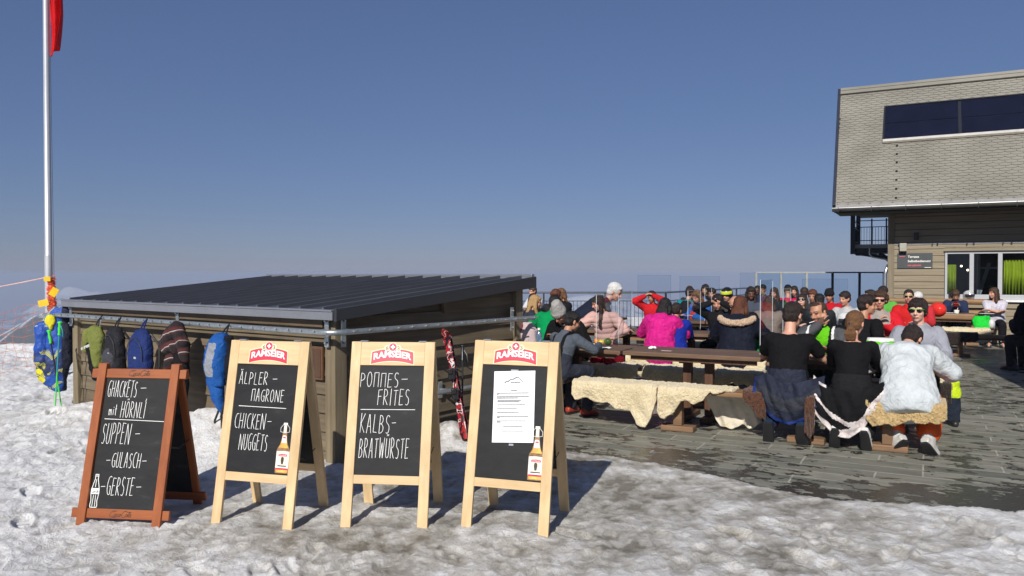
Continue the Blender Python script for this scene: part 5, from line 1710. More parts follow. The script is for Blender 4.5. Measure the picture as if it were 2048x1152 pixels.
def torso_stations(g, t=0.0, w_=1.0, d_=1.0, hem=0.0, top=True, flare=0.0):
    k = g.k
    st = []
    for f, rx, ry in ((-.12, .120, .09), (-.04, .168, .125), (.06, .165, .122), (.14, .150, .112)):
        c = g.hip + g.s0 * f * k
        if hem and f < 0: c = g.hip + g.s0 * (f - hem) * k
        e = (flare if f < 0.05 else 0)
        st.append((c, g.r0 * (rx * w_ * k + t + e), g.f0 * (ry * d_ * k + t + e)))
    for f, rx, ry in ((.06, .152, .110), (.16, .168, .118), (.22, .178, .115), (.272, .166, .095), (.302, .11, .072), (.325, .062, .058)):
        if not top and f > .28: continue
        c = g.waist + g.s1 * f * k
        st.append((c, g.right * (rx * w_ * k + t), g.fwd * (ry * d_ * k + t)))
    return st
def hand(b, g, sd, k=1.0, curl=.45, dirv=None, up=None, rf=.0088):
    w_ = g.wr[sd]; fo = mnorm(w_ - g.el[sd]) if dirv is None else mnorm(dirv)
    up = np.array((0, 0, 1.0)) if up is None else np.asarray(up, float)
    nrm = mnorm(up - fo * np.dot(up, fo)); side = np.cross(fo, nrm) * sd     # side points to the thumb for palm down
    side = -side
    side = side if np.dot(side, np.array((-sd, 0, 0))) > 0 else -side
    b.loft([(w_ - fo * .01, side * .026 * k, nrm * .020 * k), (w_ + fo * .03 * k, side * .036 * k, nrm * .017 * k), (w_ + fo * .07 * k, side * .041 * k, nrm * .014 * k), (w_ + fo * .092 * k, side * .038 * k, nrm * .011 * k)], 12)
    base_ = w_ + fo * .086 * k
    for i, L in enumerate((.066, .076, .070, .054)):
        off = (1.5 - i) * .0215 * k
        p = base_ + side * off
        d = mnorm(fo + side * (1.5 - i) * .06)
        a0 = curl * .5
        ls = (L * .45, L * .32, L * .27); r_ = rf * k
        for q, l in enumerate(ls):
            a0 += curl * (.55 if q else .25)
            dd = d * math.cos(a0) - nrm * math.sin(a0)
            p2 = p + dd * l * k
            b.cap(p, p2, r_ * (1 - .08 * q), r_ * (1 - .08 * (q + 1)), 8, 2); p = p2
    p = w_ + fo * .025 * k + side * .030 * k
    for l, aa in ((.036, .75), (.030, .45), (.022, .3)):
        dd = mnorm(fo * math.cos(aa) + side * math.sin(aa) - nrm * curl * .5)
        p2 = p + dd * l * k; b.cap(p, p2, rf * 1.1 * k, rf * k, 8, 2); p = p2
def head_pts(b, g, k=None, female=False):
    k = g.k if k is None else k
    A = g.hA; H = g.head
    def P(x, y, z): return H + (A[0] * x + A[1] * y + A[2] * z) * k
    def E(c, r, **kw): b.ell(P(*c), np.array(r) * k, fr=A, **kw)
    E((0, -.012, .030), (.074, .094, .084), n=18, k=12)
    E((0, .022, -.030), (.060, .066, .082), n=18, k=12)
    E((0, .058, -.092), (.026, .022, .020))
    E((0, .018, -.078), (.050, .048, .030))
    for s_ in (-1, 1):
        E((s_ * .038, .058, -.030), (.022, .022, .024)); E((s_ * .077, -.006, -.010), (.010, .018, .030)); E((s_ * .080, -.010, .008), (.010, .014, .014))
        b.cap(P(s_ * .012, .082, .030), P(s_ * .050, .070, .027), .010 * k, .009 * k, 10, 3)
        E((s_ * .031, .074, .008), (.013, .010, .009))
        E((s_ * .012, .092, -.034), (.008, .010, .008))
    b.cap(P(0, .080, .018), P(0, .106, -.027), .0085 * k, .0125 * k, 10, 3)
    E((0, .082, -.060), (.024, .012, .0065)); E((0, .080, -.071), (.021, .012, .0075))
    b.cap(P(0, -.025, -.06), g.neck - g.s1 * .02 * k + g.fwd * -.005, .050 * k * (.88 if female else 1), .056 * k * (.88 if female else 1), 14, 3)
    return P
def body(g, parent, skin, female=False, vox=.010, eyes=True, beard=False, curl=(.45, .45), hdir=(None, None), hup=(None, None)):
    k = g.k
    b = MB()
    b.loft(torso_stations(g, -.006), 18)
    P = head_pts(b, g, female=female)
    for i, sd in enumerate((1, -1)):
        b.cap(g.waist + g.s1 * .245 * k, g.sh[sd], .055 * k, .050 * k, 12, 3)
        b.cap(g.sh[sd], g.el[sd], .047 * k, .037 * k, 12, 3); b.cap(g.el[sd], g.wr[sd], .038 * k, .025 * k, 12, 3)
        m = (g.el[sd] * .65 + g.wr[sd] * .35); b.ell(m, (.038 * k,) * 3)
        hand(b, g, sd, k, curl[i], hdir[i], hup[i])
        b.cap(g.hipj[sd], g.kn[sd], .078 * k, .055 * k, 12, 3); b.cap(g.kn[sd], g.an[sd], .053 * k, .036 * k, 12, 3); b.cap(g.an[sd], g.toe[sd], .036 * k, .028 * k, 10, 3)
    A = g.hA; H = g.head
    def pick(c):
        q = (c - H) @ A.T / k
        i = np.zeros(len(c), int)
        if eyes:
            i[(np.abs(np.abs(q[:, 0]) - .031) < .0125) & (np.abs(q[:, 2] - .008) < .0058) & (q[:, 1] > .06)] = 2
            i[(np.abs(np.abs(q[:, 0]) - .032) < .020) & (np.abs(q[:, 2] - .0335 + .12 * np.abs(np.abs(q[:, 0]) - .03)) < .0045) & (q[:, 1] > .05)] = 3
        i[(np.abs(q[:, 0]) < .023) & (np.abs(q[:, 2] + .0655) < .0095) & (q[:, 1] > .072)] = 1
        if beard:
            bd_ = (q[:, 2] < -.040) & (q[:, 2] > -.13) & (q[:, 1] > .0) & ~((np.abs(q[:, 0]) < .022) & (np.abs(q[:, 2] + .0655) < .009))
            i[bd_ & (np.abs(q[:, 0]) < .09)] = 3
        return i
    return b.blob('body', [skinmat('skin_' + skin, SK[skin]), lipm, eyem, beard_mat()], parent, vox, 3, pick)
def folds(amp=.006, sc_=9.0, seed=0.0, puff=None, g=None):
    def f(V, N):
        V = V.astype(float)
        p = V * np.array((sc_, sc_, sc_ * .75)) + seed
        a = fbm(p, 2)
        d = amp * (1 - 2.4 * np.abs(a)) + amp * .5 * fbm(V * 24 + seed, 2)
        if puff:
            z = (V - g.hip) @ g.s1 if puff > 0 else V[:, 2]
            w_ = abs(puff)
            d = d * .5 + .012 * (np.abs(np.sin(math.pi * z / w_)) ** .6 - .6)
        return d
    return f
def jacket(g, parent, m, t=.022, sleeves=1.0, hem=.06, collar=True, hood=None, w_=1.0, vox=.011, amp=.006, name='jacket', puff=None, seed=0, cuff=None, flare=.0, mats=None, pick=None, arms=(1, -1), neckgap=0.0):
    k = g.k
    b = MB()
    st = torso_stations(g, t * k, w_=w_, hem=hem, flare=flare)
    if not collar: st = st[:-1]
    b.loft(st, 20)
    for sd in arms:
        b.cap(g.waist + g.s1 * .232 * k, g.sh[sd], .060 * k + t * .7, .052 * k + t * .8, 12, 3)
        if sleeves >= 1:
            b.cap(g.sh[sd], g.el[sd], .053 * k + t, .044 * k + t * .9, 12, 3)
            w2 = g.wr[sd] - mnorm(g.wr[sd] - g.el[sd]) * .012
            b.cap(g.el[sd], w2, .045 * k + t * .9, .030 * k + t * .55, 12, 3)
        else:
            e = g.sh[sd] + (g.el[sd] - g.sh[sd]) * sleeves
            b.cap(g.sh[sd], e, .053 * k + t * .8, .050 * k + t * 1.0, 12, 3)
    if collar:
        c0 = g.neck - g.s1 * .03 * k
        b.loft([(c0, g.right * (.085 * k), g.fwd * (.08 * k)), (g.neck + g.s1 * .035 * k - g.fwd * .008, g.right * (.070 * k), g.fwd * (.066 * k))], 16)
    if hood == 'down':
        c = g.neck - g.fwd * .075 * k - g.s1 * .045 * k
        b.ell(c, (.125 * k, .055 * k, .085 * k), fr=np.array([g.right, g.fwd, g.s1]))
        for s_ in (-1, 1): b.cap(c + g.right * s_ * .07 * k, g.neck + g.right * s_ * .085 * k + g.fwd * .03 * k - g.s1 * .02 * k, .042 * k, .030 * k, 10, 3)
    return b.blob(name, mats or m, parent, vox, 4, pick, folds(amp, 9.0, seed * 1.7, puff, g))
def trousers(g, parent, m, t=.022, vox=.012, amp=.006, seed=0, name='trousers', to=.98):
    k = g.k
    b = MB()
    st = torso_stations(g, t * .7 * k)[:4]; b.loft(st, 18)
    for sd in (1, -1):
        b.cap(g.hip + g.r0 * sd * .05 * k, g.hipj[sd], .09 * k, .085 * k + t * .5, 12, 3)
        b.cap(g.hipj[sd], g.kn[sd], .085 * k + t * .7, .060 * k + t, 14, 3)
        b.cap(g.kn[sd], g.kn[sd] + (g.an[sd] - g.kn[sd]) * to, .060 * k + t, .048 * k + t, 14, 3)
    return b.blob(name, m, parent, vox, 4, None, folds(amp, 10.0, seed * 2.1))
def boots(g, parent, m, ski=True, sole=None, vox=.010):
    k = g.k
    for sd in (1, -1):
        an = g.an[sd]; kn = g.kn[sd]; toe = g.toe[sd]
        up = mnorm(kn - an); f = mnorm(toe - an); f = mnorm(f - up * np.dot(f, up)); s_ = np.cross(up, f)
        fr = np.array([s_, f, up])
        b = MB()
        r_ = .060 if ski else .048
        hgt = .20 if ski else .08
        b.loft([(an - up * .085 * k - f * .0, s_ * .048 * k, f * .075 * k), (an - up * .02 * k, s_ * .052 * k, f * .068 * k), (an + up * hgt * .5 * k, s_ * r_ * k, f * (r_ + .008) * k), (an + up * hgt * k, s_ * (r_ + .006) * k, f * (r_ + .012) * k)], 14, power=2.4)
        b.loft([(an - f * .09 * k - up * .06 * k, s_ * .036 * k, up * .035 * k), (an + f * .0 * k - up * .05 * k, s_ * .048 * k, up * .05 * k), (an + f * .12 * k - up * .062 * k, s_ * .052 * k, up * .035 * k), (an + f * .185 * k - up * .072 * k, s_ * .036 * k, up * .022 * k)], 14, power=2.5)
        o = b.blob('boot', m, parent, vox, 2)
        b = MB()
        c = an - up * .103 * k + f * .04 * k
        b.loft([(c - f * .14 * k, s_ * .030 * k, up * .012 * k), (c - f * .10 * k, s_ * .044 * k, up * .013 * k), (c + f * .08 * k, s_ * .052 * k, up * .012 * k), (c + f * .15 * k, s_ * .034 * k, up * .011 * k)], 10, power=4)
        b.build('sole', sole or black, o, smooth=True)
        if ski:
            for q in (.0, .07, .14):
                b = MB(); c = an + up * (q - .02) * k + f * (.06 if q else .075) * k
                b.beam(c - s_ * .05 * k, c + s_ * .05 * k, .016, .012); b.build('buckle', galv, o)
def hair(g, parent, kind, col, vox=.009, length=.25, side=None, amp=.004):
    k = g.k; A = g.hA; H = g.head
    def P(x, y, z): return H + (A[0] * x + A[1] * y + A[2] * z) * k
    b = MB()
    def E(c, r): b.ell(P(*c), np.array(r) * k, n=18, k=12, fr=A)
    if kind in ('short', 'crop', 'long', 'pony', 'bob', 'curly'):
        e = .004 if kind == 'crop' else .012
        E((0, -.020, .044), (.076 + e, .092 + e, .078 + e))
        E((0, -.045, -.012), (.066 + e, .056 + e, .062 + e))
        for s_ in (-1, 1): E((s_ * .066, -.010, .028), (.016, .035, .038))
        if kind != 'crop':
            E((0.012, .052, .078), (.055, .036, .026))
    if kind == 'fringe':   # mop swept over the forehead
        E((0, -.018, .046), (.090, .104, .088)); E((0, -.05, -.015), (.080, .066, .070)); E((.01, .060, .066), (.066, .040, .032))
        for s_ in (-1, 1): E((s_ * .072, .0, .022), (.020, .05, .042))
    if kind == 'receding':
        E((0, -.040, .040), (.079, .080, .070)); E((0, -.050, -.010), (.074, .054, .060)); E((0, .010, .095), (.052, .05, .022))
        for s_ in (-1, 1): E((s_ * .068, -.008, .025), (.013, .032, .040))
    if kind == 'fringe_bald':
        E((0, -.055, -.010), (.074, .050, .045))
        for s_ in (-1, 1): E((s_ * .067, -.025, .005), (.013, .035, .028))
    if kind in ('long', 'bob'):
        L = length if kind == 'long' else .10
        for s_ in (-1, 1):
            a = P(s_ * .068, -.005, .02); c = P(s_ * .085, .005, -.10); e_ = c - np.array((0, 0, L)) + g.fwd * .03 - g.right * 0
            b.cap(a, c, .034 * k, .036 * k, 12, 3); b.cap(c, e_, .036 * k, .026 * k, 12, 3)
        c = P(0, -.075, -.06); e_ = g.neck - g.fwd * .085 * k - g.s1 * (L * .8)
        b.cap(P(0, -.05, .02), c, .07 * k, .062 * k, 14, 3)
        b.loft([(c, A[0] * .085 * k, A[1] * .045 * k), (c * .4 + e_ * .6, g.right * .10 * k, g.fwd * .035 * k), (e_, g.right * .07 * k, g.fwd * .022 * k)], 16)
    if kind == 'pony':
        t0 = P(0, -.105, -.03); b.cap(P(0, -.07, .01), t0, .055 * k, .022 * k)
        d = -g.fwd * .035
        b.loft([(t0, A[0] * .02, A[1] * .02), (t0 + d + np.array((0, 0, -.03)), g.right * .035, g.fwd * .028), (t0 + d + np.array((0, 0, -.09)), g.right * .058, g.fwd * .026), (t0 + d * .6 + np.array((0, 0, -.15)), g.right * .04, g.fwd * .016)], 14)
    if kind == 'curly':
        rnd = random.Random(5)
        for q in range(34):
            v = mnorm((rnd.gauss(0, 1), rnd.gauss(-.5, .8), rnd.gauss(.35, .8)))
            if v[1] > .45 and v[2] < .5: continue
            b.ell(P(v[0] * .085, -.015 + v[1] * .095, .02 + v[2] * .09), (.032 * k,) * 3, 8, 6)
    def disp(V, N):
        q = (V - H) @ A.T / k
        an = np.arctan2(q[:, 0], q[:, 1])
        return amp * vnoise(np.stack([an * 11, q[:, 2] * 9, q[:, 1] * 16], 1)) + amp * .9 * vnoise(V * 60)
    o = b.blob('hair', hmat(col), parent, vox, 2, None, disp)
    if kind == 'pony':
        t0 = P(0, -.103, -.03); MB().cap(t0 - A[1] * .006, t0 + A[1] * .006, .022, .022).build('hair_tie', black, o, smooth=True)
    return o
def beanie(g, parent, m, h=.13):
    k = g.k; A = g.hA; H = g.head
    def P(x, y, z): return H + (A[0] * x + A[1] * y + A[2] * z) * k
    b = MB()
    b.loft([(P(0, -.006, .010), A[0] * .090 * k, A[1] * .106 * k), (P(0, -.006, .03), A[0] * .096 * k, A[1] * .112 * k), (P(0, -.006, .065), A[0] * .094 * k, A[1] * .110 * k), (P(0, -.010, .075), A[0] * .086 * k, A[1] * .100 * k), (P(0, -.02, .12), A[0] * .078 * k, A[1] * .09 * k), (P(0, -.03, .12 + h * .4), A[0] * .055 * k, A[1] * .06 * k), (P(0, -.03, .125 + h * .5), A[0] * .02 * k, A[1] * .02 * k)], 26)
    return b.blob('beanie', m, parent, .009, 2, None, lambda V, N: .0025 * np.sin(np.arctan2(*((V - H) @ A.T).T[:2]) * 34))
def helmet(g, parent, m, gm_=None, kk=1.0, trim=None):
    k = g.k * kk; A = g.hA; H = g.head
    def P(x, y, z): return H + (A[0] * x + A[1] * y + A[2] * z) * k
    b = MB()
    b.ell(P(0, -.012, .040), (.104 * k, .124 * k, .104 * k), 22, 14, fr=A); b.ell(P(0, -.05, -.005), (.098 * k, .078 * k, .075 * k), fr=A)
    o = b.blob('helmet', m, parent, .010, 3)
    if gm_:
        b = MB(); n = 14; st = []
        for i in range(n + 1):
            a = R(-78 + 156 * i / n); st.append((P(math.sin(a) * .100, math.cos(a) * .118 - .012, .052), mnorm(A[2]) * .030 * k, mnorm(A[0] * math.sin(a) + A[1] * math.cos(a)) * .014 * k))
        b.loft(st, 10, power=3); b.build('goggles', gm_, o, smooth=True)
    return o
def shades(g, parent, frame=None, round_=False):
    k = g.k; A = g.hA; H = g.head
    def P(x, y, z): return H + (A[0] * x + A[1] * y + A[2] * z) * k
    root = MB()
    for s_ in (-1, 1):
        root.ell(P(s_ * .033, .090, .006), ((.026 if not round_ else .025) * k, .006 * k, (.018 if not round_ else .024) * k), 16, 8, fr=A)
    o = root.build('sunglasses', lensm, parent, smooth=True, angle=180)
    b = MB()
    b.cap(P(-.012, .096, .016), P(.012, .096, .016), .003, .003, 8, 2)
    for s_ in (-1, 1):
        b.cap(P(s_ * .012, .095, .021), P(s_ * .058, .084, .021), .0035, .0035, 8, 2)
        b.cap(P(s_ * .058, .085, .019), P(s_ * .080, .0, .008), .0035, .0028, 8, 2)
    b.build('frame', frame or black, o, smooth=True)
    return o
def person(label, px, v, face=0, y=None, du=0.0, z=0.0, **kw):
    """face: 0 looks away from the camera across the rows, 180 looks back"""
    if y is None: x, y = ray_v(px, v)
    else: x, y = at(px, y)
    return empty('person', (x, y, z), YAW + R(face), label, 'person')
def outfit(label, px, v, face, P, skin, hairk, jk, tr=(.02, .02, .022), y=None, female=False, near=False, glasses=None, bt=None, **k):
    """a plain clothed figure for the rows further back"""
    root = person(label, px, v, face, y)
    g = pose(**P)
    body(g, root, skin, female, vox=.008 if near else .0125, eyes=True, curl=k.get('curl', (.45, .45)), hdir=k.get('hdir', (None, None)), hup=k.get('hup', (None, None)))
    col, opt = jk
    cm2 = cloth('cloth_%02d_%02d_%02d' % tuple(int(99 * c) for c in col), col)
    jacket(g, root, cm2, vox=.010 if near else .015, seed=px % 17, **opt)
    trousers(g, root, cloth('cloth_%02d_%02d_%02d' % tuple(int(99 * c) for c in tr), tr), vox=.014, seed=px % 13)
    boots(g, root, mat('boot_dark', (.03, .03, .035), rough=.4) if bt is None else bt, vox=.014)
    if hairk:
        hk = hairk[0]
        if hk == 'beanie': beanie(g, root, hairk[1], *hairk[2:])
        elif hk == 'helmet': helmet(g, root, hairk[1], hairk[2] if len(hairk) > 2 else None)
        else: hair(g, root, hk, hairk[1], vox=.009 if near else .0125, **(hairk[2] if len(hairk) > 2 else {}))
    if glasses: shades(g, root, *glasses)
    return root, g
# ---------------------------------------------------------------- the nearest table's guests
blackc = cloth('black_cotton', (.007, .007, .008), folds=.35)
navyc = cloth('navy_shell', (.022, .026, .045), rough=.6)
bluec = cloth('blue_lining', (.012, .03, .16), rough=.55)
# man in black T-shirt
root = person('man in a black T-shirt seen from behind, bare forearms on the table', 1577, 7.87, 0)
g = pose(lean=4, hunch=8, hy=-22, hp=14, R_w=(.20, .46, .79), L_w=(-.16, .47, .79), R_p=(.8, -.5, -.6), L_p=(-.8, -.5, -.6), legs='tuck', spread=.15, k=1.02)
body(g, root, 'light', vox=.007)
jacket(g, root, blackc, t=.014, sleeves=.62, collar=False, hem=.05, vox=.009, amp=.006, name='t_shirt', w_=1.05)
trousers(g, root, navyc, t=.03)
boots(g, root, mat('boot_navy', (.012, .028, .06), rough=.35))
hair(g, root, 'short', 'dark', vox=.007, amp=.006)
# girl with ponytail
root = person('girl with a light brown ponytail and black top seen from behind', 1705, 7.87, 0)
g = pose(lean=6, hunch=4, hy=-18, hp=12, R_w=(.12, .44, .80), L_w=(-.10, .44, .80), legs='tuck', k=.93, spread=.13)
body(g, root, 'light', True, vox=.007)
jacket(g, root, blackc, t=.012, hem=.02, collar=False, vox=.009, amp=.005, name='top', w_=.94)
trousers(g, root, cloth('black_ski', (.014, .014, .016)), t=.03)
boots(g, root, mat('boot_white', (.62, .62, .60), rough=.3), sole=black)
hair(g, root, 'pony', 'chestnut', vox=.007)
# person in the white jacket
root = person('person in a white ski jacket and orange trousers bent over the table, seen from behind', 1818, 7.87, 4)
g = pose(lean=32, hunch=20, hy=-24, hp=52, R_w=(.16, .47, .80), L_w=(-.18, .46, .80), R_p=(1, -.3, -.5), L_p=(-1, -.3, -.5), legs='splay', k=1.03, spread=.15)
body(g, root, 'light', vox=.008)
whitej = cloth('white_shell', (.54, .58, .60), rough=.6, folds=.45)
jacket(g, root, None, t=.045, hem=.12, flare=.035, vox=.010, amp=.009, name='jacket', w_=1.08, mats=[whitej, cloth('lime_panel', (.50, .66, .02), rough=.6)],
       pick=lambda c: ((np.linalg.norm(c - g.wr[1], axis=1) < .20) & (c[:, 0] > .13)).astype(int))
trousers(g, root, cloth('orange_ski', (.85, .12, .02), rough=.6), t=.045, to=.80, amp=.009)
boots(g, root, mat('boot_offwhite', (.50, .49, .46), rough=.35))
hair(g, root, 'short', 'dark', vox=.007)
# man with the cigarette
root = person('bearded man smoking in a grey jacket open over a lime shirt', 1652, 9.42, 176)
g = pose(lean=12, hunch=8, hy=-24, hp=16, hr=6, R_w=(.03, .27, 1.05), L_w=(-.10, .42, .80), R_p=(1, .1, -.8), k=1.02)
body(g, root, 'tan', vox=.0065, beard=True, curl=(.7, .5), hdir=((-.35, .05, .8), None), hup=((.2, .9, .1), None))
greyj = cloth('grey_shell', (.075, .078, .085), rough=.7)
def pk_(c):
    q = (c - g.waist)
    x = q @ g.right; f = q @ g.fwd; s = q @ g.s1
    i = np.zeros(len(c), int)
    i[(f > .02) & (f < .165) & (np.abs(x) < .045 + .03 * np.clip(s / .3, 0, 1)) & (s > -.25)] = 2
    i[(f > -.02) & (np.abs(x) >= .045 + .03 * np.clip(s / .3, 0, 1)) & (np.abs(x) < .105) & (s > -.2)] = 1
    for p0, p1 in ((g.sh[1], g.el[1]), (g.el[1], g.wr[1])):
        d_ = p1 - p0; t_ = np.clip(((c - p0) @ d_) / (d_ @ d_), .12 if p0 is g.sh[1] else 0, 1)
        i[np.linalg.norm(c - (p0 + t_[:, None] * d_), axis=1) < .078] = 0
    i[(s > .275) & (f <= .04)] = 1
    i[(np.abs(x) > .10) & (np.abs(x) < .125) & (f > 0) & (s > .12)] = 3
    return i
jacket(g, root, None, t=.032, hem=.05, vox=.009, amp=.007, w_=1.05, mats=[greyj, blackc, cloth('lime_shirt', (.12, .50, .01)), cloth('white_trim', (.7, .7, .7))], pick=pk_)
trousers(g, root, navyc, vox=.014); boots(g, root, mat('boot_dark', (.03, .03, .035), rough=.4), vox=.014)
hair(g, root, 'receding', 'brown', vox=.008, amp=.003)
w_ = g.wr[1]
cg = MB(); f_ = g.head + g.hA[1] * .10 * g.k - g.hA[2] * .068
cg.cap(f_, f_ + mnorm(g.hA[1] + g.hA[0] * .5) * .055, .004, .004, 8, 2)
o = cg.build('cigarette', paperm, None, smooth=True); o.parent = None; o.matrix_world = root.matrix_basis.copy()
tag(o, 'lit cigarette held at the lips of the bearded man', 'cigarette')
# youth with sunglasses
root = person('dark haired youth in a light grey hoodie with green-framed sunglasses, facing camera', 1838, 9.42, 180)
g = pose(lean=5, hunch=6, hy=-12, hp=2, R_w=(.20, .43, .79), L_w=(-.17, .43, .79), k=1.03)
body(g, root, 'pale', vox=.0065, eyes=False)
jacket(g, root, cloth('grey_hoodie', (.30, .31, .36)), t=.024, hood='down', vox=.009, w_=1.04, name='hoodie')
trousers(g, root, blackc, vox=.014); boots(g, root, mat('boot_dark', (.03, .03, .035)), vox=.014)
hair(g, root, 'fringe', 'dark', vox=.008, amp=.008)
shades(g, root, mat('green_frame', (.10, .45, .03), rough=.3))
# girl in pale pink, kneeling
pinkp = cloth('pale_pink_shell', (.60, .37, .33), rough=.55, folds=.3)
root = person('girl with long dark hair in a quilted pale pink jacket kneeling on a bench', 1213, 9.42, 172)
g = pose(stand=.74, lean=8, hunch=6, hy=-48, hp=20, R_w=(.44, .34, .85), L_w=(-.20, .20, .82), R_p=(.3, -.4, -1), L_p=(-.9, -.3, -.6), legs='kneel', k=.80)
body(g, root, 'light', True, vox=.007)
jacket(g, root, pinkp, t=.032, hem=.10, vox=.009, amp=.004, puff=.068, name='puffer_jacket')
trousers(g, root, cloth('crimson', (.32, .008, .018)), t=.025, seed=3)
boots(g, root, mat('boot_dark', (.03, .03, .035)), ski=False)
hair(g, root, 'long', 'dark', vox=.008, length=.20, amp=.006)
# grey beanie
root = person('person in a light grey knitted beanie and black jacket looking down at the fruit', 1145, 9.42, 176)
g = pose(lean=16, hunch=14, hy=-4, hp=42, R_w=(.14, .38, .80), L_w=(-.2, .36, .80), k=1.0)
body(g, root, 'tan', vox=.008)
jacket(g, root, blackc, t=.035, vox=.011, w_=1.08)
b = MB(); b.loft([(g.neck - g.s1 * .03, g.right * .07, g.fwd * .065), (g.neck + g.s1 * .015 + g.fwd * .01, g.right * .074, g.fwd * .07)], 20); b.build('white_collar', cloth('white_trim', (.7, .7, .7)), root, smooth=True)
trousers(g, root, blackc, vox=.014); boots(g, root, mat('boot_dark', (.03, .03, .035)), vox=.014)
beanie(g, root, cloth('grey_knit', (.36, .35, .34)), .16)
# boy in grey with braces
root = person('black haired boy in a grey top with black braces leaning on the table', 1116, 7.87, -18)
g = pose(lean=14, hunch=8, hy=-24, hp=20, R_w=(.22, .46, .81), L_w=(-.06, .42, .79), R_p=(1, -.2, -.7), k=.88, legs='sit')
body(g, root, 'tan', vox=.008)
gy = cloth('marl_grey', (.085, .10, .125)); gy2 = cloth('dark_ski_bib', (.03, .035, .05))
jacket(g, root, None, t=.018, vox=.009, collar=True, hem=.02, name='top', w_=.98, mats=[gy, blackc, gy2],
  pick=lambda c: np.where((np.abs(np.abs((c - g.waist) @ g.right) - .075) < .017) & (np.linalg.norm(c - g.sh[1], axis=1) > .07), 1, np.where(((c - g.waist) @ g.s1 < .04), 2, 0)))
trousers(g, root, gy2); boots(g, root, mat('boot_red', (.3, .04, .02), rough=.4), vox=.014)
hair(g, root, 'short', 'black', vox=.008)
# woman in the bright pink jacket
pinkj = cloth('bright_pink_shell', (.62, .015, .23), rough=.55, folds=.8)
root = person('woman in a bright pink ski jacket with black hair seen from behind', 1320, 10.75, 4)
g = pose(lean=6, hunch=16, hy=-10, hp=30, R_w=(.12, .40, .80), L_w=(-.14, .40, .80), R_p=(1, -.5, -.5), L_p=(-1, -.5, -.5), k=.98)
body(g, root, 'tan', True, vox=.010)
jacket(g, root, pinkj, t=.042, hem=.12, flare=.02, hood='down', vox=.011, amp=.010, w_=1.1)
trousers(g, root, blackc, vox=.014); boots(g, root, mat('boot_dark', (.03, .03, .035)), vox=.014)
hair(g, root, 'bob', 'black', vox=.009, amp=.006)
# navy parka
root = person('woman with auburn hair in a navy parka with a fur-trimmed hood seen from behind', 1474, 10.75, 0)
g = pose(lean=8, hunch=8, hy=-8, hp=16, R_w=(.16, .42, .80), L_w=(-.16, .42, .80), R_p=(1, -.5, -.5), L_p=(-1, -.5, -.5), k=1.0)
body(g, root, 'light', True, vox=.010)
jk = jacket(g, root, cloth('navy_parka', (.008, .011, .022), rough=.7), t=.06, hem=.12, flare=.04, hood='down', vox=.012, amp=.009, w_=1.15)
fur = fleece_mat('hood_fur', (.22, .13, .07), (.62, .46, .33), 60)
b = MB(); P_ = []
for a in np.linspace(-1.35, 1.35, 13):
    P_.append(g.neck + g.right * math.sin(a) * .23 - g.fwd * (.06 + .155 * math.cos(a)) - g.s1 * (.0 + .13 * math.cos(a)))
b.tube(P_, .045, 12)
b.blob('fur_trim', fur, jk, .009, 1, None, lambda V, N: .008 * vnoise(V * 70) + .008 * vnoise(V * 30))
trousers(g, root, blackc, vox=.014); boots(g, root, mat('boot_dark', (.03, .03, .035)), vox=.014)
hair(g, root, 'bob', 'auburn', vox=.009, amp=.006)
# leaning man in black between the tables
root = person('man in a black jumper turning to his right at the second row', 1712, 10.8, -24)
g = pose(lean=16, hunch=8, hy=-58, hp=4, R_w=(.30, .14, .72), L_w=(-.1, .38, .80), R_p=(.5, -1, -.2), k=1.06)
body(g, root, 'tan', vox=.009)
jacket(g, root, blackc, t=.022, collar=False, hem=.05, vox=.011, w_=1.04, name='jumper'); trousers(g, root, blackc, vox=.014); boots(g, root, mat('boot_dark', (.03, .03, .035)), vox=.014)
hair(g, root, 'short', 'dark', vox=.009)
# woman in red with large sunglasses
root = person('brown haired woman in a red jacket, grey scarf and large sunglasses beside the black jumper', 1760, 12.35, 186)
g = pose(lean=4, hunch=4, hy=-6, hp=6, R_w=(.03, .30, .98), L_w=(-.06, .28, .90), R_p=(1, 0, -.7), L_p=(-1, 0, -.8), k=1.06)
body(g, root, 'light', True, vox=.009, eyes=False, curl=(.8, .8))
jacket(g, root, None, t=.035, vox=.011, w_=1.08, mats=[cloth('red_shell', (.56, .012, .022), rough=.6), cloth('grey_scarf', (.34, .30, .28)), cloth('white_trim', (.7, .7, .7))],
  pick=lambda c: np.where(((c - g.waist) @ g.s1 > .23) & (np.abs((c - g.waist) @ g.right) < .125), 1, np.where((np.abs((c - g.waist) @ g.right + .0) < .05) & ((c - g.waist) @ g.fwd > .05) & ((c - g.waist) @ g.s1 < .12) & ((c - g.waist) @ g.s1 > -.1), 2, 0)))
trousers(g, root, blackc, vox=.014); boots(g, root, mat('boot_dark', (.03, .03, .035)), vox=.014)
hair(g, root, 'curly', 'brown', vox=.010); shades(g, root)
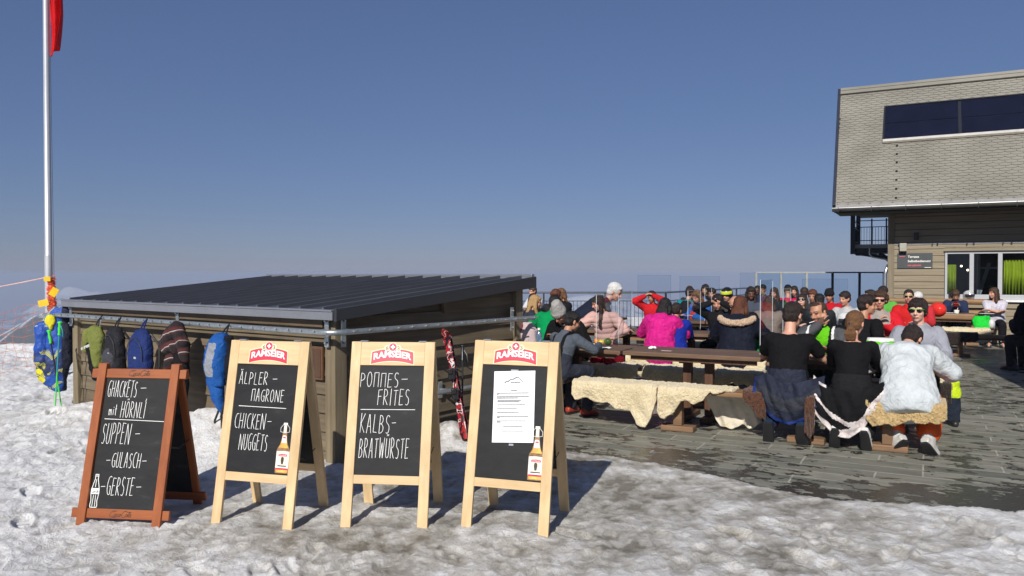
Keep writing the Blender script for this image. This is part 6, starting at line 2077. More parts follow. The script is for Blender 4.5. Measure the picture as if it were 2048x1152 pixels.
# ---------------------------------------------------------------- jackets slipped down over the bench
def drape(label, ox, oy, mats, top, bot, x0, x1, yb, pick=None, seed=0, thick=.018, nu=70, nv=50, bulge=.05):
    """garment hanging behind the bench; top and bot are z over x"""
    b = MB(); V = []
    for i in range(nu):
        s = i / (nu - 1); x = x0 + (x1 - x0) * s
        zt = np.interp(s, *zip(*top)); zb = np.interp(s, *zip(*bot))
        for j in range(nv):
            t = j / (nv - 1)
            z = zt + (zb - zt) * t
            y = yb - bulge * math.sin(math.pi * min(1, t * 1.1)) - .02 * math.sin(s * 17 + t * 3 + seed) - .012 * math.sin(s * 31 - t * 9 + seed) + .20 * abs(2 * s - 1) ** 3 * (1 - t)
            V.append((x, y, z))
    idx = np.arange(nu * nv).reshape(nu, nv)
    F = [tuple(f) for f in np.stack([idx[:-1, :-1].ravel(), idx[:-1, 1:].ravel(), idx[1:, 1:].ravel(), idx[1:, :-1].ravel()], 1).tolist()]
    V = np.array(V); V[:, 1] += .016 * fbm(V * 12 + seed, 3)
    b.add(V, F)
    if pick is not None:
        ss = np.repeat(np.arange(nu - 1), nv - 1) / (nu - 1); tt = np.tile(np.arange(nv - 1), nu - 1) / (nv - 1)
        b.I = [int(q) for q in pick(ss, tt)]
    o = b.build('jacket', mats, smooth=True, angle=180, loc=(ox, oy, 0), rot=(0, 0, YAW))
    m = o.modifiers.new('s', 'SOLIDIFY'); m.thickness = thick; m.offset = 0
    tag(o, label, 'jacket')
    return o
x, y = ray_v(1577, 7.87)
drape('navy ski jacket hanging over the bench behind the man in the black T-shirt', x, y, [navyc, cloth('slate_panel', (.035, .038, .05), rough=.6), bluec],
      [(0, .60), (.2, .66), (.5, .56), (.8, .62), (1, .64)], [(0, .40), (.15, .34), (.35, .21), (.55, .19), (.75, .24), (.88, .36), (1, .40)], -.30, .33, -.17,
      pick=lambda s, t: np.where((t > .90) | (s < .035), 2, np.where((t > .35) & (t < .66), 1, 0)), seed=1)
x, y = ray_v(1703, 7.87)
floral = fleece_mat('floral_print', (.40, .30, .34), (.74, .70, .70), 14)
drape('white floral ski jacket with black lining hanging over the bench behind the ponytail girl', x, y, [cloth('black_lining', (.008, .008, .009)), floral],
      [(0, .64), (.1, .60), (.3, .55), (.6, .53), (.85, .60), (1, .66)], [(0, .38), (.12, .26), (.3, .13), (.5, .11), (.68, .20), (.8, .36), (1, .54)], -.33, .33, -.17,
      pick=lambda s, t: np.where((t > .82) | (s < .04) | (s > .955) | (np.abs(t - (.42 + .50 * s)) < .05) | (np.abs(t - (1.28 - .80 * s)) < .13) | ((t < .05) & (s < .2)), 1, 0), seed=4)

# ================================================================ GUESTS FURTHER BACK
BK = (.010, .010, .012)
HV = cloth('lime_panel', (.50, .66, .02), rough=.6)
outfit('blonde woman in a dark jacket at the shed corner, turned right', 1052, 11.4, -60, dict(lean=12, k=.95, hy=0, hp=12), 'light', ('bob', 'blond'), ((.03, .035, .055), dict(t=.03)), female=True)
outfit('woman with long dark hair and red-tinted glasses resting her cheek on her hand', 1077, 13.0, 160, dict(lean=14, hy=30, hp=14, L_w=(-.10, .22, .98), k=.94), 'light', ('long', 'dark'), (BK, dict(t=.02)), female=True, glasses=(mat('red_frame', (.4, .02, .02)),))
outfit('brown haired person in a pale jacket behind the woman with dark hair', 1072, 17.2, 160, dict(lean=6, hp=10), 'light', ('short', 'brown'), ((.55, .55, .56), dict(t=.03)))
root, g = outfit('person in a bright green jacket seen from behind, left group', 1098, 10.8, 6, dict(lean=12, hunch=12, hy=-20, hp=12, k=.99, R_w=(.2, .40, .80), L_w=(-.25, .42, .80), R_p=(1, -.4, -.5), L_p=(-1, -.4, -.5)), 'tan', ('short', 'black'), ((.0, .26, .075), dict(t=.04, hem=.12, amp=.009, w_=1.08)), near=True)
outfit('person with curly dark brown hair behind the green jacket', 1109, 13.6, 10, dict(lean=6, k=1.0), 'tan', ('curly', 'auburn'), ((.02, .02, .03), dict(t=.03)), female=True)
outfit('woman with light brown hair turned left, beyond the grey beanie', 1129, 14.6, 150, dict(lean=4, hy=-40, k=1.0), 'light', ('bob', 'chestnut'), (BK, dict(t=.03)), female=True)
# white haired man bending over
root = person('white haired man in a dark navy jumper standing and bending over the table', 1158, 10.2, -64)
g = pose(stand=.93, lean=42, hunch=16, hy=-22, hp=26, R_w=(.20, .62, .86), L_w=(-.14, .60, .84), legs='stand', k=1.03)
body(g, root, 'light', vox=.009); jacket(g, root, cloth('navy_jumper', (.014, .018, .035)), t=.03, hem=.08, vox=.011, name='jumper', w_=1.08)
trousers(g, root, navyc, vox=.014); boots(g, root, mat('boot_dark', (.03, .03, .035)), vox=.014); hair(g, root, 'short', 'white', vox=.009)
outfit('man in a red jacket holding both hands to his brow, by the railing', 1307, 15.2, 176, dict(lean=4, hp=14, R_w=(.10, .20, 1.18), L_w=(-.08, .20, 1.20), R_p=(1, .2, -.3), L_p=(-1, .2, -.3), k=.95), 'tan', ('short', 'dark'), ((.50, .013, .02), dict(t=.035)))
outfit('child in a royal blue jacket beside the bright pink jacket', 1352, 10.9, 20, dict(lean=10, hy=-30, k=.86), 'tan', ('short', 'dark'), ((.01, .025, .28), dict(t=.03)))
root, g = outfit('person in a teal jacket with a black backpack on, seen from behind', 1376, 16.8, 4, dict(lean=4, hy=-40, k=1.0), 'light', ('short', 'dark'), ((.01, .18, .19), dict(t=.04)))
b = MB(); c = g.waist + g.s1 * .12 - g.fwd * .20; b.loft([(c - g.s1 * .22, g.right * .12, g.fwd * .07), (c - g.s1 * .1, g.right * .15, g.fwd * .09), (c + g.s1 * .12, g.right * .14, g.fwd * .08), (c + g.s1 * .2, g.right * .08, g.fwd * .05)], 16, power=3)
o = b.build('backpack', cloth('pack_black', (.012, .012, .018)), None, smooth=True); o.matrix_world = root.matrix_basis.copy(); tag(o, 'black backpack worn over the teal jacket', 'backpack')
outfit('man with short brown hair behind the teal jacket', 1381, 19.0, 176, dict(lean=2), 'light', ('short', 'brown'), ((.03, .03, .04), dict(t=.03)))
outfit('brown haired woman in a mid blue jacket looking down, left of the dark hood', 1407, 15.4, 150, dict(lean=10, hp=26), 'light', ('bob', 'chestnut'), ((.02, .12, .42), dict(t=.04, hood='down')), female=True)
outfit('man with dark hair above the blue jacket, beside the railing', 1412, 19.0, 176, dict(lean=0, k=1.05), 'tan', ('bob', 'dark'), (BK, dict(t=.03)))
outfit('child in an orange-red hooded jacket and blue helmet turned right', 1388, 15.35, -50, dict(lean=14, hy=-10, hp=16, k=.84), 'light', ('helmet', mat('helmet_blue', (.01, .10, .42), rough=.25), mat('goggle_silver', (.5, .55, .6), rough=.15)), ((.66, .05, .02), dict(t=.05, hood='down', amp=.01, hem=.12)))
outfit('person in black shading the forehead with both hands', 1441, 12.35, 178, dict(lean=8, hp=22, R_w=(.09, .20, 1.17), L_w=(-.07, .20, 1.17), R_p=(1, .3, -.4), L_p=(-1, .3, -.4), k=.99), 'light', ('short', 'black'), (BK, dict(t=.02, sleeves=1.0)), near=True, female=True, hdir=((-.5, -.1, .7), (.5, -.1, .7)))
outfit('skier in a black helmet with yellow-green goggles above the auburn hair', 1457, 14.9, 170, dict(lean=2, k=1.03), 'light', ('helmet', mat('helmet_black', (.012, .012, .012), rough=.25), mat('goggle_lime', (.55, .65, .05), rough=.3)), ((.05, .045, .04), dict(t=.04)))
outfit('bald man in black looking down to the left, right of the navy parka', 1489, 12.35, 172, dict(lean=14, hunch=8, hy=-30, hp=30, k=1.02), 'tan', ('fringe_bald', 'grey'), (BK, dict(t=.03)), near=True)
outfit('person with dark hair behind the bald man', 1502, 15.6, 170, dict(lean=2, k=1.05, hy=30), 'dark', ('bob', 'dark'), ((.06, .07, .10), dict(t=.03)))
outfit('dark skinned man in a navy jacket, far row by the windbreak', 1516, 21.0, 176, dict(lean=0, k=1.0), 'dark', ('crop', 'black'), ((.02, .03, .07), dict(t=.03)))
outfit('person with dark hair and green bib, far row by the windbreak', 1527, 21.5, 150, dict(lean=0, k=1.02, hy=20), 'tan', ('short', 'black'), ((.08, .06, .06), dict(t=.03)))
outfit('woman with brown hair in a black jacket sitting in front of the windbreak', 1551, 18.2, 168, dict(lean=2, k=.99), 'light', ('bob', 'brown'), ((.02, .025, .03), dict(t=.04)), female=True)
outfit('person in a crimson jacket and black bobble hat seen from behind, far row', 1576, 19.0, 10, dict(lean=4, k=1.0), 'light', ('beanie', cloth('black_knit', (.012, .012, .014)), .10), ((.50, .01, .09), dict(t=.05)))
outfit('person with long brown hair and a taupe jacket with a fur hood, seen from behind', 1537, 12.9, 6, dict(lean=10, hp=22, k=.93), 'light', ('long', 'brown', dict(length=.12)), ((.19, .155, .135), dict(t=.05, hood='down', amp=.009)), female=True)
outfit('woman with round mirrored sunglasses tipping her face to the sun', 1603, 13.9, 178, dict(lean=-6, hp=-14, k=.94), 'pale', ('long', 'dark', dict(length=.05)), ((.012, .012, .014), dict(t=.02)), female=True, near=True, glasses=(None, True))
outfit('person with short brown hair behind the round sunglasses', 1609, 18.0, 10, dict(lean=2), 'light', ('short', 'brown'), ((.25, .2, .16), dict(t=.03)))
outfit('man with a weathered face in a charcoal top behind the clear screen', 1627, 15.7, 176, dict(lean=2, k=1.0), 'tan', ('short', 'auburn'), ((.035, .038, .045), dict(t=.03)))
outfit('person in a dark red jacket in front of the windbreak, dark cap', 1661, 16.6, 170, dict(lean=2, k=.98), 'tan', ('beanie', cloth('black_knit', (.012, .012, .014)), .06), ((.45, .01, .02), dict(t=.04)))
outfit('person with black hair in a charcoal fleece just behind the smoking man', 1640, 13.8, 10, dict(lean=8, k=.96, hp=15), 'light', ('short', 'black'), ((.02, .022, .028), dict(t=.03)))
outfit('person with dark hair in a dark brown coat left of the navy parka, back row', 1427, 17.4, 172, dict(lean=4, k=.98), 'light', ('short', 'dark'), ((.05, .03, .02), dict(t=.04)))
outfit('person with a dark bob and black coat between the crimson jacket and the round sunglasses', 1590, 20.4, 175, dict(lean=2), 'light', ('bob', 'dark'), (BK, dict(t=.03)))
outfit('dark haired woman leaning left beside the black jumper', 1697, 14.6, 168, dict(lean=10, k=1.0, hy=-20), 'light', ('short', 'dark'), ((.45, .45, .46), dict(t=.03)), female=True)
outfit('person with dark hair looking up behind the woman in red', 1738, 15.4, 120, dict(lean=-2, hp=-10, k=1.0), 'light', ('short', 'dark'), ((.22, .22, .26), dict(t=.03)))
outfit('dark haired person just left of the facade corner, behind the curly hair', 1768, 17.0, 170, dict(lean=2, k=1.06), 'tan', ('short', 'dark'), ((.10, .40, .06), dict(t=.03)))
outfit('man with green-framed sunglasses in a red jacket before the facade', 1818, 15.35, 178, dict(lean=0, hp=2, k=1.02), 'light', ('crop', 'dark'), ((.54, .018, .018), dict(t=.04)), glasses=(mat('green_frame', (.10, .45, .03), rough=.3),), near=True)
outfit('grey haired person in turquoise and red right of the man in red', 1842, 16.4, 165, dict(lean=10, hp=24, k=.98), 'light', ('short', 'white'), ((.50, .03, .04), dict(t=.03)))
root, g = outfit('man in a navy jumper looking at a phone under the window', 1911, 20.55, 180, dict(lean=6, hunch=6, hp=34, k=.97, R_w=(.08, .30, .90), L_w=(-.08, .30, .90)), 'tan', ('short', 'brown'), ((.02, .03, .075), dict(t=.03)), near=True, curl=(.9, .9))
b = MB(); b.box((0, .37, .945), (.075, .012, .14), tilt=rot3(0, -35)); o = b.build('phone', mat('phone_red', (.25, .01, .015), rough=.3)); o.matrix_world = root.matrix_basis.copy(); tag(o, 'dark red phone held up by the man under the window', 'phone')
print_t = fleece_mat('print_tee', (.30, .34, .55), (.62, .60, .66), 22)
root = person('brown haired woman in a pale printed T-shirt with folded arms, right end under the window', 1990, 20.55, 180)
g = pose(lean=8, hy=-55, hp=4, R_w=(-.10, .30, .80), L_w=(.12, .34, .82), R_p=(1, -.2, -.7), L_p=(-1, -.2, -.7), k=.99)
body(g, root, 'light', True, vox=.009); jacket(g, root, print_t, t=.03, sleeves=.55, collar=False, vox=.012, name='t_shirt', w_=1.12)
trousers(g, root, cloth('cloth_dark', BK), vox=.014); boots(g, root, mat('boot_dark', (.03, .03, .035)), vox=.014); hair(g, root, 'bob', 'brown', vox=.010)
outfit('person in black with a dark green helmet at the right edge', 2084, 15.2, 40, dict(lean=12, k=1.12), 'light', ('helmet', mat('helmet_green', (.015, .07, .045), rough=.3)), (BK, dict(t=.08, amp=.01)))
# ================================================================ THINGS HUNG ON THE RAIL
def hung(name, label, cat, t, out=.10):
    """an empty on the left rail, t metres from the corner; local -y faces outward"""
    p = S(-.06 - out, t, 0)
    return empty(name, p, KR - math.pi / 2, label, cat)
def loop(parent, x, z0, m, w_=.03):
    MB().tube([(x - w_, 0, z0), (x - w_ * .7, .03, ZR - .02), (x, .06, ZR + .022), (x + w_ * .7, .03, ZR - .02), (x + w_, 0, z0)], .008, 8).build('hanging_loop', m, parent, smooth=True)
def pack(label, t, W, Hh, ztop, col, col2=None, pocket=True, D=.13, seed=0, slack=0.0):
    m1 = cloth('pack_%s' % label[:9].replace(' ', '_'), col, rough=.6); m2 = col2 or m1
    r = hung('backpack', label, 'backpack', t, .11)
    b = MB(); zc = ztop
    b.loft([(np.array((0, 0, zc - Hh)), np.array((W * .40, 0, 0)), np.array((0, D * .42, 0))), (np.array((0, -.01, zc - Hh * .88)), np.array((W * .5, 0, 0)), np.array((0, D * .55, 0))),
            (np.array((0, -.01, zc - Hh * .45)), np.array((W * .49, 0, 0)), np.array((0, D * .52, 0))), (np.array((0, 0, zc - Hh * .12)), np.array((W * .42, 0, 0)), np.array((0, D * .40, 0))), (np.array((0, 0, zc)), np.array((W * .2, 0, 0)), np.array((0, D * .2, 0)))], 22, power=3.0)
    b.blob('bag', m1, r, .009, 3, None, folds(.012, 9, seed))
    if pocket:
        b = MB(); b.loft([(np.array((0, -.05, zc - Hh * .92)), np.array((W * .36, 0, 0)), np.array((0, D * .36, 0))), (np.array((0, -.055, zc - Hh * .6)), np.array((W * .38, 0, 0)), np.array((0, D * .38, 0))), (np.array((0, -.04, zc - Hh * .42)), np.array((W * .30, 0, 0)), np.array((0, D * .25, 0)))], 18, power=3)
        b.blob('pocket', m2, r, .009, 3, None, folds(.004, 12, seed + 2))
    zs = [(W * .44 * math.sin(a), -D * .50 - .012, zc - Hh * .52 + Hh * .36 * math.cos(a)) for a in np.linspace(-1.75, 1.75, 18)]
    MB().tube(zs, .0045, 6).build('zip', mat('zip_dark', (.03, .03, .035), rough=.4), r, smooth=True)
    b = MB(); b.bbox((W * .05, -D * .55 - .018, zc - Hh * .55), (W * .16, -D * .55 - .008, zc - Hh * .51)); b.build('badge', mat('badge_grey', (.4, .4, .4)), r)
    b = MB(); b.beam((-W * .5, -D * .30, zc - Hh * .70), (W * .5, -D * .30, zc - Hh * .70), .02, .02); b.build('side_strap', black, r)
    for s_ in (-1, 1):
        MB().tube([(s_ * W * .28, .05, zc - Hh * .1), (s_ * W * .50, .09, zc - Hh * .3), (s_ * W * .55, .08, zc - Hh * .7), (s_ * W * .42, .04, zc - Hh * .95), (s_ * W * .45, .02, zc - Hh * 1.02 - slack)], .012, 8).build('strap', black if col2 is None else m1, r, smooth=True)
    loop(r, 0, zc - .02, black if col[2] < .1 else m1)
    return r
pack('black day backpack with a grey panel hanging from the rail', 3.19, .31, .50, 1.06, (.018, .018, .022), cloth('pack_grey', (.05, .05, .06), rough=.6), seed=1)
r = pack('plain royal blue backpack hanging from the rail', 2.67, .34, .52, 1.06, (.015, .03, .13), None, pocket=False, seed=2)
b = MB(); b.bbox((-.11, -.085, .68), (.11, -.078, .685)); b.build('seam', cloth('pack_seam', (.012, .025, .11)), r)
# blue and grey touring pack
r = hung('backpack', 'blue and grey touring backpack with dangling straps beside the second board', 'backpack', 1.315, .11)
mb_ = cloth('touring_blue', (.012, .085, .32), rough=.5); mg_ = cloth('touring_grey', (.26, .28, .32), rough=.6)
b = MB(); b.loft([(np.array((-.02, -.02, .62)), np.array((.10, 0, 0)), np.array((0, .06, 0))), (np.array((-.03, -.03, .80)), np.array((.125, 0, 0)), np.array((0, .085, 0))), (np.array((0, -.02, 1.0)), np.array((.12, 0, 0)), np.array((0, .08, 0))), (np.array((.02, 0, 1.08)), np.array((.06, 0, 0)), np.array((0, .04, 0)))], 20, power=2.6)
b.blob('bag', [mb_, mg_], r, .009, 3, lambda c: ((np.abs(c[:, 0] - .2 * (c[:, 2] - .85) + .01) < .055) & (c[:, 1] < -.05) & (c[:, 2] > .70) & (c[:, 2] < 1.0)).astype(int), folds(.007, 12, 4))
b = MB(); b.loft([(np.array((.03, 0, .36)), np.array((.015, 0, 0)), np.array((0, .02, 0))), (np.array((-.02, -.02, .50)), np.array((.07, 0, 0)), np.array((0, .05, 0))), (np.array((-.06, -.02, .66)), np.array((.10, 0, 0)), np.array((0, .06, 0))), (np.array((-.10, -.01, .76)), np.array((.04, 0, 0)), np.array((0, .03, 0)))], 16)
b.blob('hip_belt', mb_, r, .009, 3, None, folds(.006, 14, 5))
b = MB(); b.loft([(np.array((.12, .03, .45)), np.array((.03, 0, 0)), np.array((0, .03, 0))), (np.array((.10, .02, .8)), np.array((.06, 0, 0)), np.array((0, .05, 0))), (np.array((.09, .02, 1.06)), np.array((.05, 0, 0)), np.array((0, .04, 0)))], 14)
b.blob('back_panel', cloth('pack_black', (.012, .012, .018)), r, .009, 3, None, folds(.006, 14, 6))
for pts_ in ([(.0, -.02, .40), (-.05, -.03, .30), (-.07, -.02, .18), (-.12, -.04, .14)], [(.04, -.02, .38), (.04, -.02, .25), (.03, -.02, .10)], [(-.16, -.03, .80), (-.06, -.06, .72), (.02, -.05, .64), (.08, 0, .66)], [(.10, -.02, .5), (.06, -.04, .35), (.07, -.02, .2)]):
    MB().tube(pts_, .010, 8).build('strap', black, r, smooth=True)
loop(r, .04, 1.06, black)
# olive jacket and black trousers
r = hung('jacket', 'olive green jacket bunched over black trousers, leftmost on the wall side of the rail', 'jacket', 3.67, .08)
ol = cloth('olive_shell', (.16, .18, .045), rough=.75)
b = MB(); b.loft([(np.array((.07, 0, .62)), np.array((.05, 0, 0)), np.array((0, .05, 0))), (np.array((.05, -.01, .78)), np.array((.08, 0, 0)), np.array((0, .07, 0))), (np.array((.02, 0, .95)), np.array((.13, 0, 0)), np.array((0, .07, 0))), (np.array((.02, 0, 1.05)), np.array((.07, 0, 0)), np.array((0, .04, 0)))], 18)
b.cap((-.10, -.02, .97), (-.13, -.02, .80), .055, .05); b.cap((-.02, -.01, 1.0), (-.11, -.02, .96), .05, .055)
b.blob('shell', ol, r, .009, 3, None, folds(.010, 10, 3))
b = MB(); b.cap((-.05, -.01, .83), (-.02, -.01, .60), .065, .045); b.cap((-.02, 0, .62), (.0, 0, .50), .045, .04)
b.blob('trousers', cloth('cloth_dark', (.010, .010, .012)), r, .009, 3, None, folds(.008, 12, 2))
b = MB(); b.beam((-.18, -.065, .80), (.02, -.075, .85), .012, .028); b.build('waistband', mat('pale_band', (.5, .5, .45)), r); loop(r, .02, 1.04, black)
b = MB(); b.tube([(.05, .02, 1.05), (.06, .03, 1.12)], .007, 6); b.build('hanger_tag', steel, r)
# plaid jacket
def plaid():
    m, nt, b = base('plaid_wool')
    mp = coords(nt, (1, 1, 1), rot=(0.2, .35, .3))
    sp = nt.nodes.new('ShaderNodeSeparateXYZ'); nt.links.new(mp.outputs[0], sp.inputs[0])
    def stripes(sock, f, lo, hi):
        mu = nd(nt, 'ShaderNodeMath', operation='MULTIPLY'); mu.inputs[1].default_value = f; nt.links.new(sock, mu.inputs[0])
        fr = nd(nt, 'ShaderNodeMath', operation='FRACT'); nt.links.new(mu.outputs[0], fr.inputs[0])
        return ramp(nt, fr.outputs[0], [(0, lo), (.30, lo), (.34, hi), (.46, hi), (.5, (.55, .50, .46)), (.53, (.55, .5, .46)), (.57, hi), (.7, (.12, .018, .02)), (.95, lo)])
    a = stripes(sp.outputs[2], 9.0, (.02, .012, .014), (.05, .02, .022)); c = stripes(sp.outputs[0], 9.0, (.25, .2, .2), (.6, .5, .5))
    nt.links.new(cmix(nt, .45, a.outputs[0], c.outputs[0], 'MULTIPLY'), b.inputs['Base Color'])
    b.inputs['Roughness'].default_value = .95
    n = nd(nt, 'ShaderNodeTexNoise', Scale=12.0, Detail=4.0); nt.links.new(mp.outputs[0], n.inputs['Vector']); bump(nt, b, n.outputs[0], .6, .02)
    return m
r = hung('jacket', 'dark red plaid jacket with black lining hanging from the rail', 'jacket', 2.09, .08)
pl = plaid(); blk = cloth('cloth_dark', (.010, .010, .012))
b = MB(); b.cap((-.10, -.02, .96), (.04, -.02, 1.10), .085, .06); b.cap((.04, -.02, 1.10), (.16, -.02, .95), .06, .06); b.cap((.14, -.02, .97), (.21, -.03, .82), .06, .035); b.cap((-.12, -.02, .93), (.06, -.03, .92), .07, .06)
b.blob('hood', pl, r, .009, 3, None, folds(.016, 9, 8))
b = MB(); b.loft([(np.array((0, 0, .42)), np.array((.15, 0, 0)), np.array((0, .06, 0))), (np.array((.02, 0, .65)), np.array((.16, 0, 0)), np.array((0, .07, 0))), (np.array((.04, 0, .92)), np.array((.13, 0, 0)), np.array((0, .06, 0)))], 18)
b.blob('lining', blk, r, .010, 3, None, folds(.010, 9, 9))
b = MB(); b.cap((.0, -.05, .80), (-.10, -.05, .60), .05, .06); b.cap((-.10, -.05, .62), (-.11, -.04, .44), .06, .05); b.cap((.02, -.05, .62), (.0, -.05, .44), .055, .05); b.cap((.12, -.04, .60), (.12, -.04, .42), .04, .04)
b.blob('sleeve', pl, r, .009, 3, None, folds(.014, 10, 10))
# blue and yellow suit at the left end
def pattern():
    m, nt, b = base('blue_yellow_print')
    mp = coords(nt)
    n = nd(nt, 'ShaderNodeTexNoise', Scale=7.0, Detail=2.0, Roughness=.5, Distortion=.8); nt.links.new(mp.outputs[0], n.inputs['Vector'])
    wv = nt.nodes.new('ShaderNodeTexWave'); wv.inputs['Scale'].default_value = 32; wv.inputs['Distortion'].default_value = 1.5; wv.bands_direction = 'DIAGONAL'; nt.links.new(mp.outputs[0], wv.inputs['Vector'])
    k1 = ramp(nt, n.outputs[0], [(.56, (0, 0, 0)), (.58, (1, 1, 1))]); k2 = ramp(nt, wv.outputs[0], [(.42, (0, 0, 0)), (.48, (1, 1, 1))])
    f = nd(nt, 'ShaderNodeMath', operation='MULTIPLY'); nt.links.new(k1.outputs[0], f.inputs[0]); nt.links.new(k2.outputs[0], f.inputs[1])
    sp = nt.nodes.new('ShaderNodeSeparateXYZ'); nt.links.new(mp.outputs[0], sp.inputs[0])
    zr = ramp(nt, sp.outputs[2], [(.70, (1, 1, 1)), (.74, (0, 0, 0)), (1.06, (0, 0, 0)), (1.09, (1, 1, 1))])
    f2 = nd(nt, 'ShaderNodeMath', operation='MULTIPLY'); nt.links.new(f.outputs[0], f2.inputs[0]); nt.links.new(zr.outputs[0], f2.inputs[1])
    n2 = nd(nt, 'ShaderNodeTexNoise', Scale=4.0, Detail=3.0); nt.links.new(mp.outputs[0], n2.inputs['Vector'])
    bl = ramp(nt, n2.outputs[0], [(.42, (.006, .06, .32)), (.55, (.012, .022, .09))])
    zb = ramp(nt, sp.outputs[2], [(.66, (0, 0, 0)), (.74, (1, 1, 1))])
    bb = cmix(nt, zb.outputs[0], bl.outputs[0], (.006, .06, .34))
    nt.links.new(cmix(nt, f2.outputs[0], bb, (.62, .60, .06)), b.inputs['Base Color'])
    b.inputs['Roughness'].default_value = .6
    n3 = nd(nt, 'ShaderNodeTexNoise', Scale=10.0, Detail=3.0, Distortion=1.4); nt.links.new(mp.outputs[0], n3.inputs['Vector']); bump(nt, b, n3.outputs[0], .6, .03)
    return m
p0 = S(-.06, 5.02, 0)
r = empty('ski_jacket', (p0.x + .15, p0.y - .06, 0), R(8), 'blue ski jacket with yellow print hanging off the left end of the rail', 'jacket')
b = MB()
b.loft([(np.array((.02, 0, .24)), np.array((.07, 0, 0)), np.array((0, .06, 0))), (np.array((-.05, 0, .36)), np.array((.15, 0, 0)), np.array((0, .08, 0))), (np.array((-.04, 0, .60)), np.array((.21, 0, 0)), np.array((0, .10, 0))), (np.array((-.02, 0, .90)), np.array((.19, 0, 0)), np.array((0, .10, 0))), (np.array((.0, 0, 1.10)), np.array((.15, 0, 0)), np.array((0, .09, 0))), (np.array((.06, 0, 1.22)), np.array((.09, 0, 0)), np.array((0, .06, 0)))], 24)
b.cap((-.13, -.05, .98), (-.15, -.06, .60), .08, .07); b.cap((.10, -.04, 1.15), (.21, -.02, 1.22), .06, .05)
pm = pattern(); nb = cloth('navy_shell', (.022, .026, .045))
b.blob('shell', [pm, nb, cloth('yellow_panel', (.66, .58, .03))], r, .009, 3, lambda c: np.where((np.hypot((c[:, 0] + .17) / .05, (c[:, 2] - .47) / .035) < 1) | (np.hypot((c[:, 0] + .15) / .055, (c[:, 2] - .375) / .035) < 1), 2, (c[:, 0] > .085).astype(int)), folds(.012, 8, 12))
b = MB(); b.ell((-.03, -.105, 1.07), (.06, .03, .07), 14, 10); b.cap((-.03, -.10, 1.05), (-.02, -.11, .98), .035, .018); b.blob('yellow_hood_lining', cloth('yellow_panel', (.66, .58, .03)), r, .008, 2, None, folds(.004, 14, 1))
gp = mat('pole_green', (.06, .62, .05), rough=.35)
gk = mat('pole_black', (.012, .014, .016), rough=.35)
def ski_pole(label, top, tip, m1, m2, split, x0=(0, 0, 0)):
    top = np.array(top); tip = np.array(tip)
    o = empty('ski_pole', tuple(tip), 0, label, 'ski pole')
    top = top - tip; tip = tip * 0
    d = mnorm(top - tip)
    b = MB(); b.tube([tip + d * .03, tip + (top - tip) * split], .007, 8); b.build('lower_shaft', m1, o, smooth=True)
    b = MB(); b.tube([tip + (top - tip) * split, top - d * .10], .0085, 8); b.build('upper_shaft', m2, o, smooth=True)
    b = MB(); b.tube([top - d * .14, top - d * .11, top - d * .07, top - d * .03, top], .016, 10, rs=[.017, .014, .018, .014, .021]); b.ell(top, (.026, .022, .014)); b.build('grip', m1, o, smooth=True)
    b = MB(); b.lathe([(.004, .0), (.006, .02), (.006, .03)], 8); b.build('tip', steel, o)
    b = MB(); c = tip + d * .08; xx, yy, _ = frame_of(d); b.loft([(c - d * .006, xx * .012, yy * .012), (c, xx * .030, yy * .030), (c + d * .004, xx * .01, yy * .01)], 12); b.build('basket', m2, o, smooth=True)
    b = MB(); b.tube([top - d * .02, top - d * .02 + np.array((.04, -.02, -.06)), top - d * .10 + np.array((.05, -.02, -.06)), top - d * .12 + np.array((.02, -.02, 0))], .006, 6); b.build('wrist_strap', m2, o, smooth=True)
    return o
def atz(px, y, py): return (*at(px, y), 1.6 - (py - 550) / 1560.0 * y)
ski_pole('bright green ski pole hanging in front of the blue jacket, left one of the pair', atz(97, 8.75, 662), atz(126, 8.72, 850), gp, gk, .5)
ski_pole('bright green ski pole hanging in front of the blue jacket, right one of the pair', atz(119, 8.70, 645), atz(106, 8.66, 842), gp, mat('pole_mix', (.02, .25, .30), rough=.35), .5)
# red skis and a black pole against the low rail of the side wall
sk = mat('ski_print_red', (.45, .012, .012), rough=.25)
def skim():
    m, nt, b = base('ski_print'); mp = coords(nt, (1, 1, 1))
    n = nd(nt, 'ShaderNodeTexNoise', Scale=13.0, Detail=2.0, Distortion=1.2); nt.links.new(mp.outputs[0], n.inputs['Vector'])
    r = ramp(nt, n.outputs[0], [(.0, (.008, .008, .01)), (.46, (.30, .010, .010)), (.56, (.60, .58, .58)), (.60, (.01, .01, .01)), (.66, (.26, .01, .01))])
    r.color_ramp.interpolation = 'CONSTANT'
    nt.links.new(r.outputs[0], b.inputs['Base Color']); b.inputs['Roughness'].default_value = .22; return m
skm = skim()
def ski(label, top, bot):
    top = np.array(top); bot = np.array(bot)
    o = empty('ski', tuple(bot), 0, label, 'ski'); top = top - bot; bot = bot * 0
    d = mnorm(top); n_ = mnorm(np.array((-.25, -.95, .1))); n_ = mnorm(n_ - d * np.dot(n_, d)); s_ = np.cross(d, n_)
    L = np.linalg.norm(top); st = []
    for t in np.linspace(0, 1, 22):
        w_ = .027 + .012 * (2 * t - 1) ** 2; w_ *= math.sqrt(max(.02, min(1, (1 - t) / .05))) * math.sqrt(max(.3, min(1, t / .02)))
        c = d * L * t + n_ * (.05 * max(0, (t - .9) / .1) ** 2 - .02 * math.sin(math.pi * t))
        st.append((c, s_ * w_, n_ * .007))
    b = MB(); b.loft(st, 10, power=4); b.build('ski_body', skm, o, smooth=True)
    for t, h in ((.40, .075), (.58, .06)):
        b = MB(); b.box(d * L * t + n_ * (.03), (.055, .05, .10), rot=.3); b.box(d * L * t + n_ * .055 + d * .02, (.04, .045, .05), rot=.3); b.build('binding', black, o, bevel=.008)
    return o
